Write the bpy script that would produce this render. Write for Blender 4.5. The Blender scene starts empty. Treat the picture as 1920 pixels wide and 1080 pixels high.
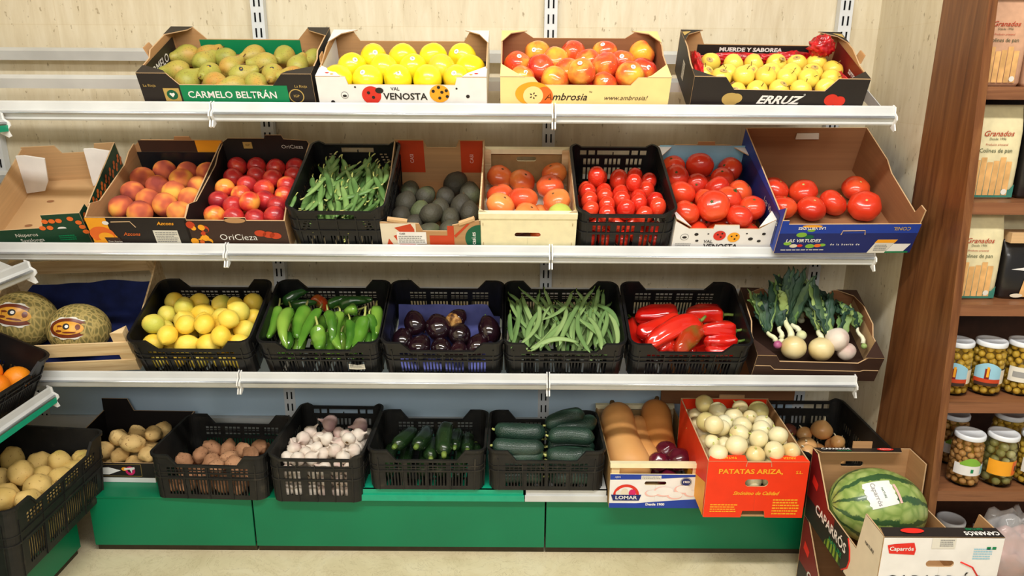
import bpy, bmesh, math, random
from mathutils import Matrix, Vector, Euler, noise

D2R = math.pi/180
SC = bpy.context.scene
COL = SC.collection
random.seed(7)

# ---------------------------------------------------------------- camera, world, lights, exposure
CAM_Z = 1.60
PITCH = 16.04
ROLL = 0.35
FPX = 1387.0
cam_d = bpy.data.cameras.new('camera')
cam_d.sensor_width = 36.0
cam_d.lens = 36.0*FPX/1920.0
cam_d.clip_start = 0.05
cam = bpy.data.objects.new('camera', cam_d)
COL.objects.link(cam)
CAM_M = Matrix.Translation((0, 0, CAM_Z)) @ Matrix.Rotation((90-PITCH)*D2R, 4, 'X') @ Matrix.Rotation(ROLL*D2R, 4, 'Z')
cam.matrix_world = CAM_M
SC.camera = cam

w = bpy.data.worlds.new('shop_ambient'); SC.world = w; w.use_nodes = True
w.node_tree.nodes['Background'].inputs[0].default_value = (1.0, 0.97, 0.92, 1)
w.node_tree.nodes['Background'].inputs[1].default_value = 0.33

def area(name, loc, rot, sx, sy, power, col):
    d = bpy.data.lights.new(name, 'AREA'); d.shape = 'RECTANGLE'; d.size = sx; d.size_y = sy
    d.energy = power; d.color = col
    o = bpy.data.objects.new(name, d); o.location = loc; o.rotation_euler = rot
    COL.objects.link(o); return o
WARM = (1.0, 0.97, 0.925)
area('ceiling_light_tube', (0.1, 0.78, 2.86), (12*D2R, 0, 0), 3.0, 0.16, 80, WARM)
area('ceiling_light_panel', (0.0, -2.2, 2.9), (40*D2R, 0, 0), 3.4, 0.9, 100, WARM)

SC.view_settings.view_transform = 'Standard'
SC.view_settings.look = 'None'
SC.view_settings.exposure = 0.0
SC.view_settings.gamma = 1.0
SC.view_settings.use_curve_mapping = False

def px_ray(x, y):
    """ray in the world through photo pixel (x, y)"""
    d = Vector(((x-960.0)/FPX, -(y-540.0)/FPX, -1.0))
    d = CAM_M.to_3x3() @ d
    return Vector((0, 0, CAM_Z)), d.normalized()

def px_plane(x, y, p0, n):
    o, d = px_ray(x, y)
    t = (Vector(p0)-o).dot(n)/d.dot(n)
    return o + d*t

def px_local(x, y, M, h):
    """photo pixel -> coordinates in frame M, on its plane z=h"""
    n = (M.to_3x3() @ Vector((0, 0, 1))).normalized()
    p = px_plane(x, y, M @ Vector((0, 0, h)), n)
    return M.inverted() @ p

def to_px(p):
    q = CAM_M.inverted() @ Vector(p)
    return (960+FPX*q.x/-q.z, 540-FPX*q.y/-q.z)

# ---------------------------------------------------------------- materials
def C(r, g, b):
    f = lambda c: (c/255.0/12.92) if c/255.0 <= 0.04045 else ((c/255.0+0.055)/1.055)**2.4
    return (f(r), f(g), f(b), 1.0)

class NT:
    def __init__(s, name):
        s.m = bpy.data.materials.new(name); s.m.use_nodes = True
        s.t = s.m.node_tree; s.b = s.t.nodes['Principled BSDF']
    def n(s, typ, **kw):
        nd = s.t.nodes.new(typ)
        for k, v in kw.items():
            if k.startswith('_'): setattr(nd, k[1:], v)
            else:
                k2 = k.replace('__', ' ')
                nd.inputs[k2].default_value = v
        return nd
    def l(s, a, b): s.t.links.new(a, b)
    def coords(s, scale=(1, 1, 1), rnd=True, kind='Object'):
        tc = s.n('ShaderNodeTexCoord')
        mp = s.n('ShaderNodeMapping'); mp.inputs['Scale'].default_value = scale
        s.l(tc.outputs[kind], mp.inputs['Vector'])
        if rnd:
            oi = s.n('ShaderNodeObjectInfo')
            mu = s.n('ShaderNodeMath', _operation='MULTIPLY'); mu.inputs[1].default_value = 37.0
            s.l(oi.outputs['Random'], mu.inputs[0]); s.l(mu.outputs[0], mp.inputs['Location'])
        return mp.outputs[0]
    def noise(s, vec, scale, detail=3, rough=.5, dist=0):
        nd = s.n('ShaderNodeTexNoise'); nd.inputs['Scale'].default_value = scale; nd.inputs['Detail'].default_value = detail
        nd.inputs['Roughness'].default_value = rough; nd.inputs['Distortion'].default_value = dist
        s.l(vec, nd.inputs['Vector']); return nd.outputs['Fac']
    def ramp(s, fac, stops, interp='LINEAR'):
        r = s.n('ShaderNodeValToRGB'); r.color_ramp.interpolation = interp
        e = r.color_ramp.elements
        while len(e) < len(stops): e.new(.5)
        for i, (p, c) in enumerate(stops): e[i].position = p; e[i].color = c
        s.l(fac, r.inputs[0]); return r.outputs[0]
    def mix(s, fac, a, b, mode='MIX'):
        m = s.n('ShaderNodeMix', _data_type='RGBA', _blend_type=mode)
        for val, idx in ((fac, 0), (a, 6), (b, 7)):
            if hasattr(val, 'is_output'): s.l(val, m.inputs[idx])
            else: m.inputs[idx].default_value = val
        return m.outputs[2]
    def math(s, op, a, b=None, c=None):
        m = s.n('ShaderNodeMath', _operation=op)
        for i, v in enumerate((a, b, c)):
            if v is None: continue
            if hasattr(v, 'is_output'): s.l(v, m.inputs[i])
            else: m.inputs[i].default_value = v
        return m.outputs[0]
    def bump(s, fac, strength=.3, dist=.001):
        b = s.n('ShaderNodeBump'); b.inputs['Strength'].default_value = strength; b.inputs['Distance'].default_value = dist
        s.l(fac, b.inputs['Height']); s.l(b.outputs[0], s.b.inputs['Normal'])
    def col(s, c):
        if hasattr(c, 'is_output'): s.l(c, s.b.inputs['Base Color'])
        else: s.b.inputs['Base Color'].default_value = c
    def set(s, rough=.5, spec=.5, metal=0, coat=0):
        s.b.inputs['Roughness'].default_value = rough
        s.b.inputs['Specular IOR Level'].default_value = spec
        s.b.inputs['Metallic'].default_value = metal
        s.b.inputs['Coat Weight'].default_value = coat
        return s.m

MT = {}
def plain(name, rgb, rough=.5, spec=.5, metal=0, coat=0, var=.06, scale=40):
    if name in MT: return MT[name]
    t = NT(name); c = C(*rgb)
    nz = t.noise(t.coords(), scale, 2)
    d = tuple(max(0, v*(1-var*2)) for v in c[:3])+(1,)
    l = tuple(min(1, v*(1+var)) for v in c[:3])+(1,)
    t.col(t.ramp(nz, [(.3, d), (.7, l)]))
    MT[name] = t.set(rough, spec, metal, coat); return MT[name]

def fruit(name, stops, scale=12, rough=.4, spec=.5, coat=0, bump=0, bscale=60, speck=None, vert=None, detail=2, sscale=160, sth=.62, dist=0):
    """skin: smooth blotches that differ from one fruit to the next, optional specks, optional tint towards the stem end"""
    t = NT(name); vec = t.coords()
    nz = t.noise(vec, scale, detail, .5, dist)
    oi = t.n('ShaderNodeObjectInfo')
    f = t.math('ADD', nz, t.math('MULTIPLY', t.math('SUBTRACT', oi.outputs['Random'], .5), .22))
    if vert:
        tc = t.n('ShaderNodeTexCoord'); sx = t.n('ShaderNodeSeparateXYZ'); t.l(tc.outputs['Object'], sx.inputs[0])
        f = t.math('ADD', f, t.math('MULTIPLY', sx.outputs[2], vert))
    c = t.ramp(f, [(p, C(*r)) for p, r in stops])
    if speck:
        s2 = t.noise(vec, sscale, 2, .6)
        m = t.ramp(s2, [(sth, (0, 0, 0, 1)), (sth+.06, (1, 1, 1, 1))])
        c = t.mix(m, c, C(*speck))
    t.col(c)
    if bump: t.bump(t.noise(vec, bscale, 3), bump, .002)
    MT[name] = t.set(rough, spec, 0, coat); return MT[name]

def build_materials():
    # travertine tiles
    t = NT('travertine'); v = t.coords((1, 1, 1), False)
    v2 = t.coords((15, 15, 2.2), False); v3 = t.coords((1, 1, .22), False)
    a = t.noise(v2, 2.2, 5, .65, .4); b = t.noise(v, 1.4, 3); pit = t.noise(t.coords((75, 75, 34), False), 1.0, 3, .6)
    c = t.ramp(a, [(.25, C(206, 193, 164)), (.5, C(222, 212, 186)), (.75, C(234, 227, 206))])
    c = t.mix(t.math('MULTIPLY', b, .5), c, C(216, 200, 166))
    pm = t.ramp(pit, [(.650, (0, 0, 0, 1)), (.72, (1, 1, 1, 1))])
    c = t.mix(t.math('MULTIPLY', pm, .7), c, C(140, 120, 84))
    bt = t.n('ShaderNodeTexBrick'); bt.offset = .0
    tc = t.n('ShaderNodeTexCoord'); sx = t.n('ShaderNodeSeparateXYZ'); cx = t.n('ShaderNodeCombineXYZ')
    t.l(tc.outputs['Object'], sx.inputs[0])
    t.l(t.math('ADD', t.math('ADD', sx.outputs[0], sx.outputs[1]), 3.07), cx.inputs[0]); t.l(t.math('ADD', sx.outputs[2], .04), cx.inputs[1])
    t.l(cx.outputs[0], bt.inputs['Vector'])
    for k, val in (('Scale', 1.0), ('Mortar Size', .0016), ('Mortar Smooth', .3), ('Brick Width', .60), ('Row Height', .30), ('Bias', 0)):
        bt.inputs[k].default_value = val
    bt.inputs['Color1'].default_value = (1, 1, 1, 1); bt.inputs['Color2'].default_value = (.95, .94, .92, 1); bt.inputs['Mortar'].default_value = (.93, .9, .84, 1)
    c = t.mix(1.0, c, bt.outputs['Color'], 'MULTIPLY')
    t.col(c); MT['travertine'] = t.set(.32, .4)
    # floor
    t = NT('marble_floor'); v = t.coords((1, 1, 1), False)
    a = t.noise(v, 3.5, 8, .62, 1.2); bb = t.noise(v, 30, 4)
    c = t.ramp(a, [(.25, C(206, 190, 152)), (.5, C(226, 212, 176)), (.75, C(236, 226, 196))])
    cr = t.ramp(t.noise(v, 9, 5, .7, 2.5), [(.485, (0, 0, 0, 1)), (.5, (1, 1, 1, 1)), (.515, (0, 0, 0, 1))])
    c = t.mix(t.math('MULTIPLY', cr, t.math('MULTIPLY', bb, .6)), c, C(140, 112, 72))
    t.col(c); MT['marble'] = t.set(.25, .5)
    # walnut laminate
    t = NT('walnut'); v = t.coords((16, 16, 1.1), False)
    a = t.noise(v, 1.6, 6, .6, 1.0); f = t.noise(t.coords((90, 90, 3), False), 1.2, 3)
    c = t.ramp(a, [(.3, C(84, 48, 24)), (.48, C(120, 74, 40)), (.62, C(140, 92, 52)), (.75, C(98, 58, 30))])
    c = t.mix(t.math('MULTIPLY', f, .4), c, C(90, 52, 28))
    t.col(c); MT['walnut'] = t.set(.38, .4)
    t = NT('walnut_flat'); v = t.coords((1.1, 16, 16), False)
    a = t.noise(v, 1.8, 6, .6, 1.0)
    t.col(t.ramp(a, [(.3, C(100, 62, 38)), (.5, C(142, 94, 62)), (.72, C(116, 72, 44))])); MT['walnut_flat'] = t.set(.38, .4)
    # metals and plastics
    plain('walnut_dark', (62, 36, 22), .5, .3, var=.12)
    plain('rail_metal', (206, 208, 206), .6, .3, 0, var=.05, scale=9)
    plain('rail_silver', (200, 206, 212), .22, .8, .55, var=.03)
    plain('upright_metal', (214, 218, 220), .35, .5, var=.02)
    plain('slot_dark', (24, 24, 26), .9, .1)
    plain('back_metal', (198, 222, 240), .38, .5, .1, var=.05, scale=3)
    plain('green_metal', (8, 120, 80), .36, .35, var=.05, scale=4)
    plain('green_strip', (18, 160, 122), .4, .5, var=.04)
    plain('plinth_dark', (70, 62, 46), .8, .2)  # even dark brown of the set-back strip below the kick panels
    plain('ceiling_white', (225, 222, 214), .8, .2)
    plain('cap_white', (232, 232, 228), .45, .5)
    t = NT('black_plastic'); v = t.coords()
    a = t.noise(v, 14, 5, .6); t.col(t.ramp(a, [(.35, C(17, 17, 18)), (.62, C(24, 24, 25)), (.8, C(44, 43, 41))]))
    MT['black_plastic'] = t.set(.38, .35)
    t = NT('dusty_plastic'); v = t.coords()
    a = t.noise(v, 16, 5, .6); t.col(t.ramp(a, [(.35, C(24, 24, 24)), (.6, C(36, 35, 32)), (.8, C(74, 68, 58))]))
    MT['dusty_plastic'] = t.set(.5, .3)
    # card, wood
    def card(name, rgb, rough=.75):
        t = NT(name); v = t.coords((1, 1, 60)); a = t.noise(v, 2.0, 2); b2 = t.noise(t.coords(), 6, 3)
        c0 = C(*rgb); d = tuple(x*.86 for x in c0[:3])+(1,)
        c = t.ramp(a, [(.3, d), (.7, c0)]); c = t.mix(t.math('MULTIPLY', b2, .25), c, d)
        t.col(c); MT[name] = t.set(rough, .2)
    card('kraft', (190, 146, 100)); card('kraft_light', (214, 176, 128)); card('kraft_dark', (158, 110, 74)); card('kraft_edge', (206, 172, 130))
    for n_, rgb in (('print_black', (38, 33, 31)), ('print_brown', (62, 42, 34)), ('print_white', (236, 234, 230)), ('print_yellow', (255, 188, 40)),
                    ('print_cream', (246, 222, 150)), ('print_green', (18, 92, 62)), ('print_dkgreen', (26, 66, 44)), ('print_orange', (232, 110, 40)),
                    ('print_blue', (30, 62, 160)), ('print_navy', (28, 40, 104)), ('print_red', (238, 56, 18)), ('print_casired', (196, 66, 30)),
                    ('print_cyan', (70, 190, 215)), ('print_pink', (240, 190, 180)), ('print_magenta', (206, 36, 100)), ('print_gold', (190, 160, 90)),
                    ('print_grey', (150, 150, 148)), ('print_lime', (130, 180, 60)), ('print_amber', (246, 168, 40)), ('print_tomato', (214, 52, 36)),
                    ('print_caparros_red', (224, 44, 34)), ('print_maroon', (120, 26, 26)), ('print_beige', (226, 214, 190)), ('print_emerald', (10, 130, 80)),
                    ('print_sky', (150, 200, 220)), ('print_offwhite', (225, 222, 210))):
        plain(n_, rgb, .5, .35, var=.03, scale=20)
    t = NT('poplar'); v = t.coords((3, 40, 40)); a = t.noise(v, 1.5, 4, .6, .5)
    t.col(t.ramp(a, [(.3, C(206, 172, 124)), (.6, C(232, 206, 160)), (.8, C(240, 220, 180))])); MT['poplar'] = t.set(.65, .25)
    plain('poplar_dark', (176, 140, 98), .7, .2, var=.1)
    plain('poplar_cream', (242, 232, 190), .6, .3, var=.03)
    plain('fibreboard', (168, 134, 88), .7, .2, var=.06)
    plain('paper_navy', (22, 34, 84), .75, .2, var=.15, scale=25)
    plain('paper_lilac', (96, 102, 170), .7, .2, var=.15, scale=18)
    plain('tray_plastic', (28, 30, 34), .25, .5)
    plain('red_film', (200, 24, 34), .25, .6, coat=.3, var=.25, scale=40)
    plain('sticker_white', (245, 245, 240), .35, .4, var=.01)
    plain('sticker_ink', (60, 62, 66), .5, .3)
    # produce skins
    fruit('pear_skin', [(.25, (138, 142, 54)), (.45, (170, 166, 74)), (.6, (182, 160, 74)), (.78, (196, 138, 66))], 14, .45, .4, speck=(136, 118, 56), sscale=240, sth=.61, bump=.1)
    fruit('yellow_apple_skin', [(.2, (250, 236, 60)), (.55, (252, 226, 30)), (.86, (250, 196, 60))], 10, .25, .5, coat=.25)
    fruit('blush_apple_skin', [(.28, (250, 200, 60)), (.42, (246, 160, 60)), (.55, (232, 92, 44)), (.72, (206, 40, 34))], 16, .22, .5, coat=.35, detail=3, speck=(250, 200, 110), sscale=240, sth=.68)
    fruit('golden_apple_skin', [(.25, (246, 224, 96)), (.6, (244, 212, 84)), (.85, (244, 178, 74))], 13, .3, .5, coat=.15, speck=(180, 140, 60), sscale=300, sth=.70)
    fruit('peach_skin', [(.3, (248, 190, 84)), (.41, (238, 150, 76)), (.50, (206, 104, 70)), (.64, (150, 68, 58))], 15, .75, .2, bump=.05)
    fruit('nectarine_skin', [(.28, (250, 170, 70)), (.37, (234, 100, 54)), (.47, (212, 54, 48)), (.7, (150, 30, 42))], 16, .3, .5, coat=.15, detail=3, speck=(236, 150, 90), sscale=260, sth=.69)
    fruit('avocado_skin', [(.3, (58, 54, 46)), (.55, (74, 72, 58)), (.75, (92, 102, 66))], 10, .6, .35, bump=.8, bscale=180)
    fruit('tomato_skin', [(.25, (236, 92, 44)), (.5, (224, 62, 34)), (.8, (196, 44, 28))], 8, .22, .5, coat=.25)
    fruit('orange_tomato_skin', [(.3, (246, 156, 80)), (.46, (242, 124, 62)), (.6, (230, 92, 48)), (.8, (206, 62, 38))], 7, .25, .5, coat=.25)
    fruit('green_tomato_skin', [(.3, (216, 214, 110)), (.7, (190, 200, 90))], 9, .3, .5, coat=.2)
    fruit('plum_tomato_skin', [(.25, (232, 70, 38)), (.6, (218, 44, 28)), (.85, (186, 28, 22))], 9, .18, .5, coat=.35)
    fruit('lemon_skin', [(.30, (204, 204, 84)), (.42, (246, 224, 100)), (.6, (250, 212, 72)), (.85, (246, 190, 56))], 9, .45, .4, bump=.35, bscale=260)
    fruit('green_pepper_skin', [(.28, (58, 108, 34)), (.5, (92, 144, 46)), (.72, (140, 178, 70))], 9, .16, .6, coat=.5, bump=.1, bscale=25)
    fruit('dark_pepper_skin', [(.25, (36, 78, 32)), (.6, (54, 100, 40))], 9, .2, .6, coat=.4)
    fruit('red_pepper_skin', [(.25, (230, 52, 30)), (.55, (206, 28, 20)), (.8, (164, 20, 18))], 8, .13, .6, coat=.5, bump=.12, bscale=22)
    fruit('turning_pepper_skin', [(.3, (190, 40, 20)), (.48, (170, 60, 24)), (.62, (110, 104, 40)), (.8, (80, 100, 40))], 14, .15, .6, coat=.5)
    fruit('aubergine_skin', [(.3, (26, 13, 20)), (.6, (36, 16, 24)), (.85, (66, 28, 34))], 9, .12, .6, coat=.6)
    fruit('rotten_skin', [(.3, (60, 36, 22)), (.48, (140, 96, 46)), (.6, (190, 146, 84)), (.75, (90, 58, 30))], 55, .6, .3, bump=.5)
    fruit('pea_pod_skin', [(.25, (72, 108, 56)), (.5, (104, 142, 76)), (.75, (144, 176, 104))], 10, .38, .4, bump=.1, bscale=60)
    fruit('flat_bean_skin', [(.25, (88, 124, 70)), (.5, (120, 152, 90)), (.75, (148, 174, 112))], 8, .5, .35, bump=.15, bscale=50)
    fruit('courgette_skin', [(.3, (22, 40, 20)), (.6, (34, 58, 28)), (.8, (58, 88, 42))], 12, .25, .5, coat=.3, speck=(80, 110, 60), sscale=240, sth=.66)
    fruit('cucumber_skin', [(.3, (26, 48, 38)), (.6, (38, 66, 52)), (.8, (56, 90, 68))], 16, .42, .5, coat=.12, bump=1.0, bscale=300)
    fruit('squash_skin', [(.3, (232, 178, 112)), (.55, (222, 160, 92)), (.8, (206, 138, 76))], 6, .5, .35, vert=-.3, bump=.05)
    fruit('dark_squash_skin', [(.3, (206, 138, 70)), (.8, (180, 108, 52))], 6, .5, .35)
    fruit('red_onion_skin', [(.3, (108, 26, 48)), (.6, (86, 16, 34)), (.8, (140, 60, 70))], 9, .2, .6, coat=.4)
    fruit('white_onion_skin', [(.2, (238, 232, 196)), (.5, (232, 220, 172)), (.75, (224, 198, 134)), (.9, (206, 160, 90))], 10, .35, .5, coat=.15, bump=.08)
    fruit('pale_onion_skin', [(.25, (196, 186, 120)), (.6, (214, 196, 130)), (.8, (206, 170, 100))], 10, .35, .5, coat=.15)
    fruit('brown_onion_skin', [(.3, (244, 194, 128)), (.55, (234, 172, 104)), (.8, (246, 214, 156))], 16, .35, .5, coat=.1, detail=4)
    fruit('shallot_skin', [(.3, (150, 90, 66)), (.7, (120, 66, 52))], 16, .4, .5)
    fruit('potato_skin', [(.25, (170, 138, 84)), (.5, (206, 172, 112)), (.78, (222, 192, 130))], 16, .75, .2, bump=.3, bscale=70, speck=(140, 104, 62), sscale=140, sth=.64)
    fruit('red_potato_skin', [(.25, (146, 106, 76)), (.5, (178, 132, 98)), (.78, (196, 150, 112))], 14, .8, .15, bump=.3, bscale=60, speck=(120, 84, 62), sscale=130, sth=.62)
    fruit('new_potato_skin', [(.22, (170, 166, 74)), (.42, (204, 174, 100)), (.7, (218, 186, 116))], 12, .6, .25, bump=.15, speck=(150, 112, 62), sscale=150, sth=.65)
    fruit('garlic_skin', [(.25, (236, 228, 214)), (.55, (226, 212, 196)), (.8, (200, 168, 160))], 18, .5, .3, bump=.3, bscale=50)
    fruit('purple_garlic_skin', [(.3, (150, 116, 120)), (.7, (184, 160, 150))], 18, .5, .3, bump=.3)
    fruit('orange_skin', [(.3, (250, 150, 26)), (.7, (244, 122, 14))], 8, .42, .45, bump=.35, bscale=240)
    fruit('stem_green', [(.3, (90, 120, 46)), (.7, (130, 150, 70))], 30, .6, .3)
    fruit('stem_pale', [(.3, (170, 180, 90)), (.7, (206, 206, 130))], 30, .5, .3)
    fruit('stem_brown', [(.3, (84, 62, 36)), (.7, (120, 92, 54))], 30, .7, .2)
    fruit('stem_cream', [(.3, (226, 214, 170)), (.7, (240, 232, 200))], 30, .6, .2)
    fruit('calyx_green', [(.3, (52, 80, 34)), (.7, (80, 108, 46))], 30, .6, .3)
    fruit('leek_leaf', [(.3, (34, 58, 48)), (.55, (52, 82, 64)), (.8, (86, 112, 74))], 10, .5, .35, vert=0)
    fruit('leek_leaf_light', [(.3, (92, 128, 66)), (.7, (160, 184, 110))], 10, .5, .35)
    fruit('leek_white', [(.3, (222, 226, 170)), (.7, (240, 238, 210))], 20, .4, .4)
    fruit('purple_skin', [(.3, (150, 40, 100)), (.7, (196, 110, 150))], 20, .35, .4)
    fruit('dry_leaf', [(.3, (120, 112, 66)), (.7, (160, 150, 96))], 20, .7, .2)
    # netted melon
    t = NT('netted_melon_skin'); v = t.coords((1, 1, .45))
    vo = t.n('ShaderNodeTexVoronoi'); vo.feature = 'DISTANCE_TO_EDGE'; vo.inputs['Scale'].default_value = 78
    wv = t.n('ShaderNodeMixRGB') if False else None
    t.l(v, vo.inputs['Vector'])
    net = t.ramp(vo.outputs['Distance'], [(.03, (.8, .8, .8, 1)), (.22, (0, 0, 0, 1))])
    c = t.ramp(t.noise(t.coords(), 12, 3), [(.3, C(104, 98, 56)), (.7, C(140, 128, 74))])
    t.col(t.mix(net, c, C(196, 172, 104))); t.bump(net, .6, .002); MT['netted_melon_skin'] = t.set(.6, .3)
    # watermelon stripes run from pole to pole (object z)
    t = NT('watermelon_skin')
    tc = t.n('ShaderNodeTexCoord'); sx = t.n('ShaderNodeSeparateXYZ'); t.l(tc.outputs['Object'], sx.inputs[0])
    ang = t.math('ARCTAN2', sx.outputs[1], sx.outputs[0])
    nz = t.noise(t.coords(), 26, 4, .65); nz2 = t.noise(t.coords(), 5, 2)
    ph = t.math('ADD', t.math('MULTIPLY', ang, 10.0), t.math('ADD', t.math('MULTIPLY', nz, 4.2), t.math('MULTIPLY', nz2, 2.0)))
    sn = t.math('SINE', ph)
    vo = t.n('ShaderNodeTexVoronoi'); vo.feature = 'DISTANCE_TO_EDGE'; vo.inputs['Scale'].default_value = 30; t.l(t.coords(), vo.inputs['Vector'])
    lite = t.ramp(vo.outputs['Distance'], [(.02, C(128, 156, 78)), (.3, C(166, 186, 108))])
    m = t.ramp(sn, [(.55, (0, 0, 0, 1)), (.80, (1, 1, 1, 1))])
    t.col(t.mix(m, lite, C(56, 92, 54))); MT['watermelon_skin'] = t.set(.28, .5, 0, .2)
    # printed watermelon picture on the box
    t = NT('print_watermelon'); v = t.coords((1, 1, 1))
    wv = t.n('ShaderNodeTexWave'); wv.inputs['Scale'].default_value = 14; wv.inputs['Distortion'].default_value = 4; t.l(v, wv.inputs['Vector'])
    t.col(t.ramp(wv.outputs['Fac'], [(.35, C(40, 70, 20)), (.6, C(130, 160, 50))])); MT['print_watermelon'] = t.set(.5, .3)
    # oval melon label with jagged rim
    plain('label_brown', (110, 46, 20), .3, .4); plain('label_gold', (226, 160, 50), .3, .4, var=.15)
    # glass, brine, olives
    t = NT('jar_glass'); t.b.inputs['Transmission Weight'].default_value = 1.0; t.b.inputs['IOR'].default_value = 1.12
    t.b.inputs['Base Color'].default_value = (.95, .97, .9, 1); MT['jar_glass'] = t.set(.03, .6)
    fruit('olive_skin', [(.3, (220, 180, 66)), (.7, (196, 156, 50))], 20, .25, .5, coat=.3)
    fruit('brown_olive_skin', [(.3, (206, 156, 92)), (.7, (176, 126, 70))], 20, .25, .5, coat=.3)
    fruit('pickle_skin', [(.3, (120, 116, 54)), (.55, (156, 150, 90)), (.75, (206, 196, 160))], 14, .25, .5, coat=.3)
    plain('olive_brine', (150, 116, 36), .3, .4, var=.2); plain('lid_white', (232, 236, 240), .25, .5, .0, var=.02)
    plain('bag_cream', (226, 214, 170), .35, .4, coat=.15, var=.05); plain('bag_pink', (206, 160, 128), .4, .4, coat=.1, var=.06)
    plain('bag_black', (26, 24, 24), .3, .5, coat=.3); plain('breadstick', (226, 176, 112), .6, .2, var=.12, scale=30)
    plain('bag_teal', (60, 126, 110), .4, .4); plain('ink_green', (70, 84, 60), .5, .2); plain('ink_red', (176, 60, 36), .5, .2)
    plain('ham_pink', (206, 150, 136), .4, .4, var=.2, scale=25)
    t = NT('clear_film'); t.b.inputs['Transmission Weight'].default_value = .0; t.b.inputs['Alpha'].default_value = .34
    t.b.inputs['Base Color'].default_value = (.9, .9, .9, 1); MT['clear_film'] = t.set(.12, .8)

build_materials()
M_ = MT

# ---------------------------------------------------------------- mesh helpers
class MB:
    def __init__(s): s.v = []; s.f = []; s.m = []; s.mats = []
    def mi(s, mat):
        if mat not in s.mats: s.mats.append(mat)
        return s.mats.index(mat)
    def add(s, vs, fs, mat, M=None):
        b = len(s.v)
        for p in vs:
            p = Vector(p)
            s.v.append(M @ p if M else p)
        i = s.mi(mat)
        for f in fs: s.f.append([b+k for k in f]); s.m.append(i)
    def box(s, x0, x1, y0, y1, z0, z1, mat, M=None):
        vs = [(x, y, z) for z in (z0, z1) for y in (y0, y1) for x in (x0, x1)]
        s.add(vs, [(0, 2, 3, 1), (4, 5, 7, 6), (0, 1, 5, 4), (2, 6, 7, 3), (0, 4, 6, 2), (1, 3, 7, 5)], mat, M)
    def prism(s, poly, mp, t0, t1, mat_a, mat_b=None, mat_e=None, M=None):
        """polygon (u,v) given a depth: mp(u,v,t)->xyz; face a at t0, face b at t1, edges"""
        mat_b = mat_b or mat_a; mat_e = mat_e or mat_a
        n = len(poly)
        A = [mp(u, v, t0) for u, v in poly]; B = [mp(u, v, t1) for u, v in poly]
        s.add(A, [list(range(n))], mat_a, M); s.add(B, [list(range(n-1, -1, -1))], mat_b, M)
        for i in range(n):
            j = (i+1) % n
            s.add([A[i], A[j], B[j], B[i]], [(0, 3, 2, 1)], mat_e, M)
    def tube(s, pts, rad, seg, mat, caps=True, flat=1.0, up=None, M=None):
        pts = [Vector(p) for p in pts]; n = len(pts); vs = []; fs = []
        if not hasattr(rad, '__len__'): rad = [rad]*n
        up = Vector(up) if up else Vector((.13, .21, .97))
        for i, p in enumerate(pts):
            d = (pts[min(i+1, n-1)]-pts[max(i-1, 0)]).normalized()
            a = d.cross(up)
            if a.length < 1e-4: a = d.cross(Vector((1, 0, 0)))
            a.normalize(); b = a.cross(d).normalized()
            for k in range(seg):
                t = 2*math.pi*k/seg
                vs.append(p + a*math.cos(t)*rad[i] + b*math.sin(t)*rad[i]*flat)
        for i in range(n-1):
            for k in range(seg):
                k2 = (k+1) % seg
                fs.append((i*seg+k, i*seg+k2, (i+1)*seg+k2, (i+1)*seg+k))
        if caps:
            fs.append(tuple(range(seg-1, -1, -1))); fs.append(tuple((n-1)*seg+k for k in range(seg)))
        s.add(vs, fs, mat, M)
    def lathe(s, prof, seg, mat, M=None, fn=None):
        """profile [(r,z)] round z; fn(r,z,theta)->(x,y,z)"""
        vs = []; fs = []; n = len(prof)
        for r, z in prof:
            for k in range(seg):
                t = 2*math.pi*k/seg
                vs.append(fn(r, z, t) if fn else (r*math.cos(t), r*math.sin(t), z))
        for i in range(n-1):
            for k in range(seg):
                k2 = (k+1) % seg
                fs.append((i*seg+k, i*seg+k2, (i+1)*seg+k2, (i+1)*seg+k))
        fs.append(tuple(range(seg-1, -1, -1))); fs.append(tuple((n-1)*seg+k for k in range(seg)))
        s.add(vs, fs, mat, M)
    def mesh(s, name, smooth=True, recalc=True):
        me = bpy.data.meshes.new(name)
        me.from_pydata([tuple(v) for v in s.v], [], s.f)
        for mt in s.mats: me.materials.append(mt)
        me.polygons.foreach_set('material_index', s.m)
        if recalc:
            bm = bmesh.new(); bm.from_mesh(me)
            bmesh.ops.remove_doubles(bm, verts=bm.verts, dist=1e-6)
            bmesh.ops.recalc_face_normals(bm, faces=bm.faces)
            bm.to_mesh(me); bm.free()
        if smooth:
            me.polygons.foreach_set('use_smooth', [True]*len(me.polygons))
            if smooth == 'auto':
                me.set_sharp_from_angle(angle=40*D2R)
        me.update()
        return me

def link(name, me, parent=None, M=None):
    o = bpy.data.objects.new(name, me); COL.objects.link(o)
    if parent is not None:
        o.parent = parent
        if M is not None: o.matrix_basis = M
    elif M is not None: o.matrix_world = M
    return o
def root(name, M=None): return link(name, None, None, M)
LABELS = {}
def tag(o, label, cat, group=None):
    n = len(label.split())
    if not 4 <= n <= 16: print('LABEL LENGTH', n, label)
    if not group and label in LABELS: print('DUP LABEL', label)
    LABELS[label] = LABELS.get(label, 0)+1
    o['label'] = label; o['category'] = cat
    if group: o['group'] = group
    return o
def struct(name, me, M=None):
    o = link(name, me, None, M); o['kind'] = 'structure'; return o
def T(x, y, z): return Matrix.Translation((x, y, z))
def RX(a): return Matrix.Rotation(a*D2R, 4, 'X')
def RY(a): return Matrix.Rotation(a*D2R, 4, 'Y')
def RZ(a): return Matrix.Rotation(a*D2R, 4, 'Z')
def SX(x, y, z): return Matrix.Diagonal((x, y, z, 1))
FRONT = RX(90)          # text on a face that looks to -Y
_tc = {}
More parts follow.
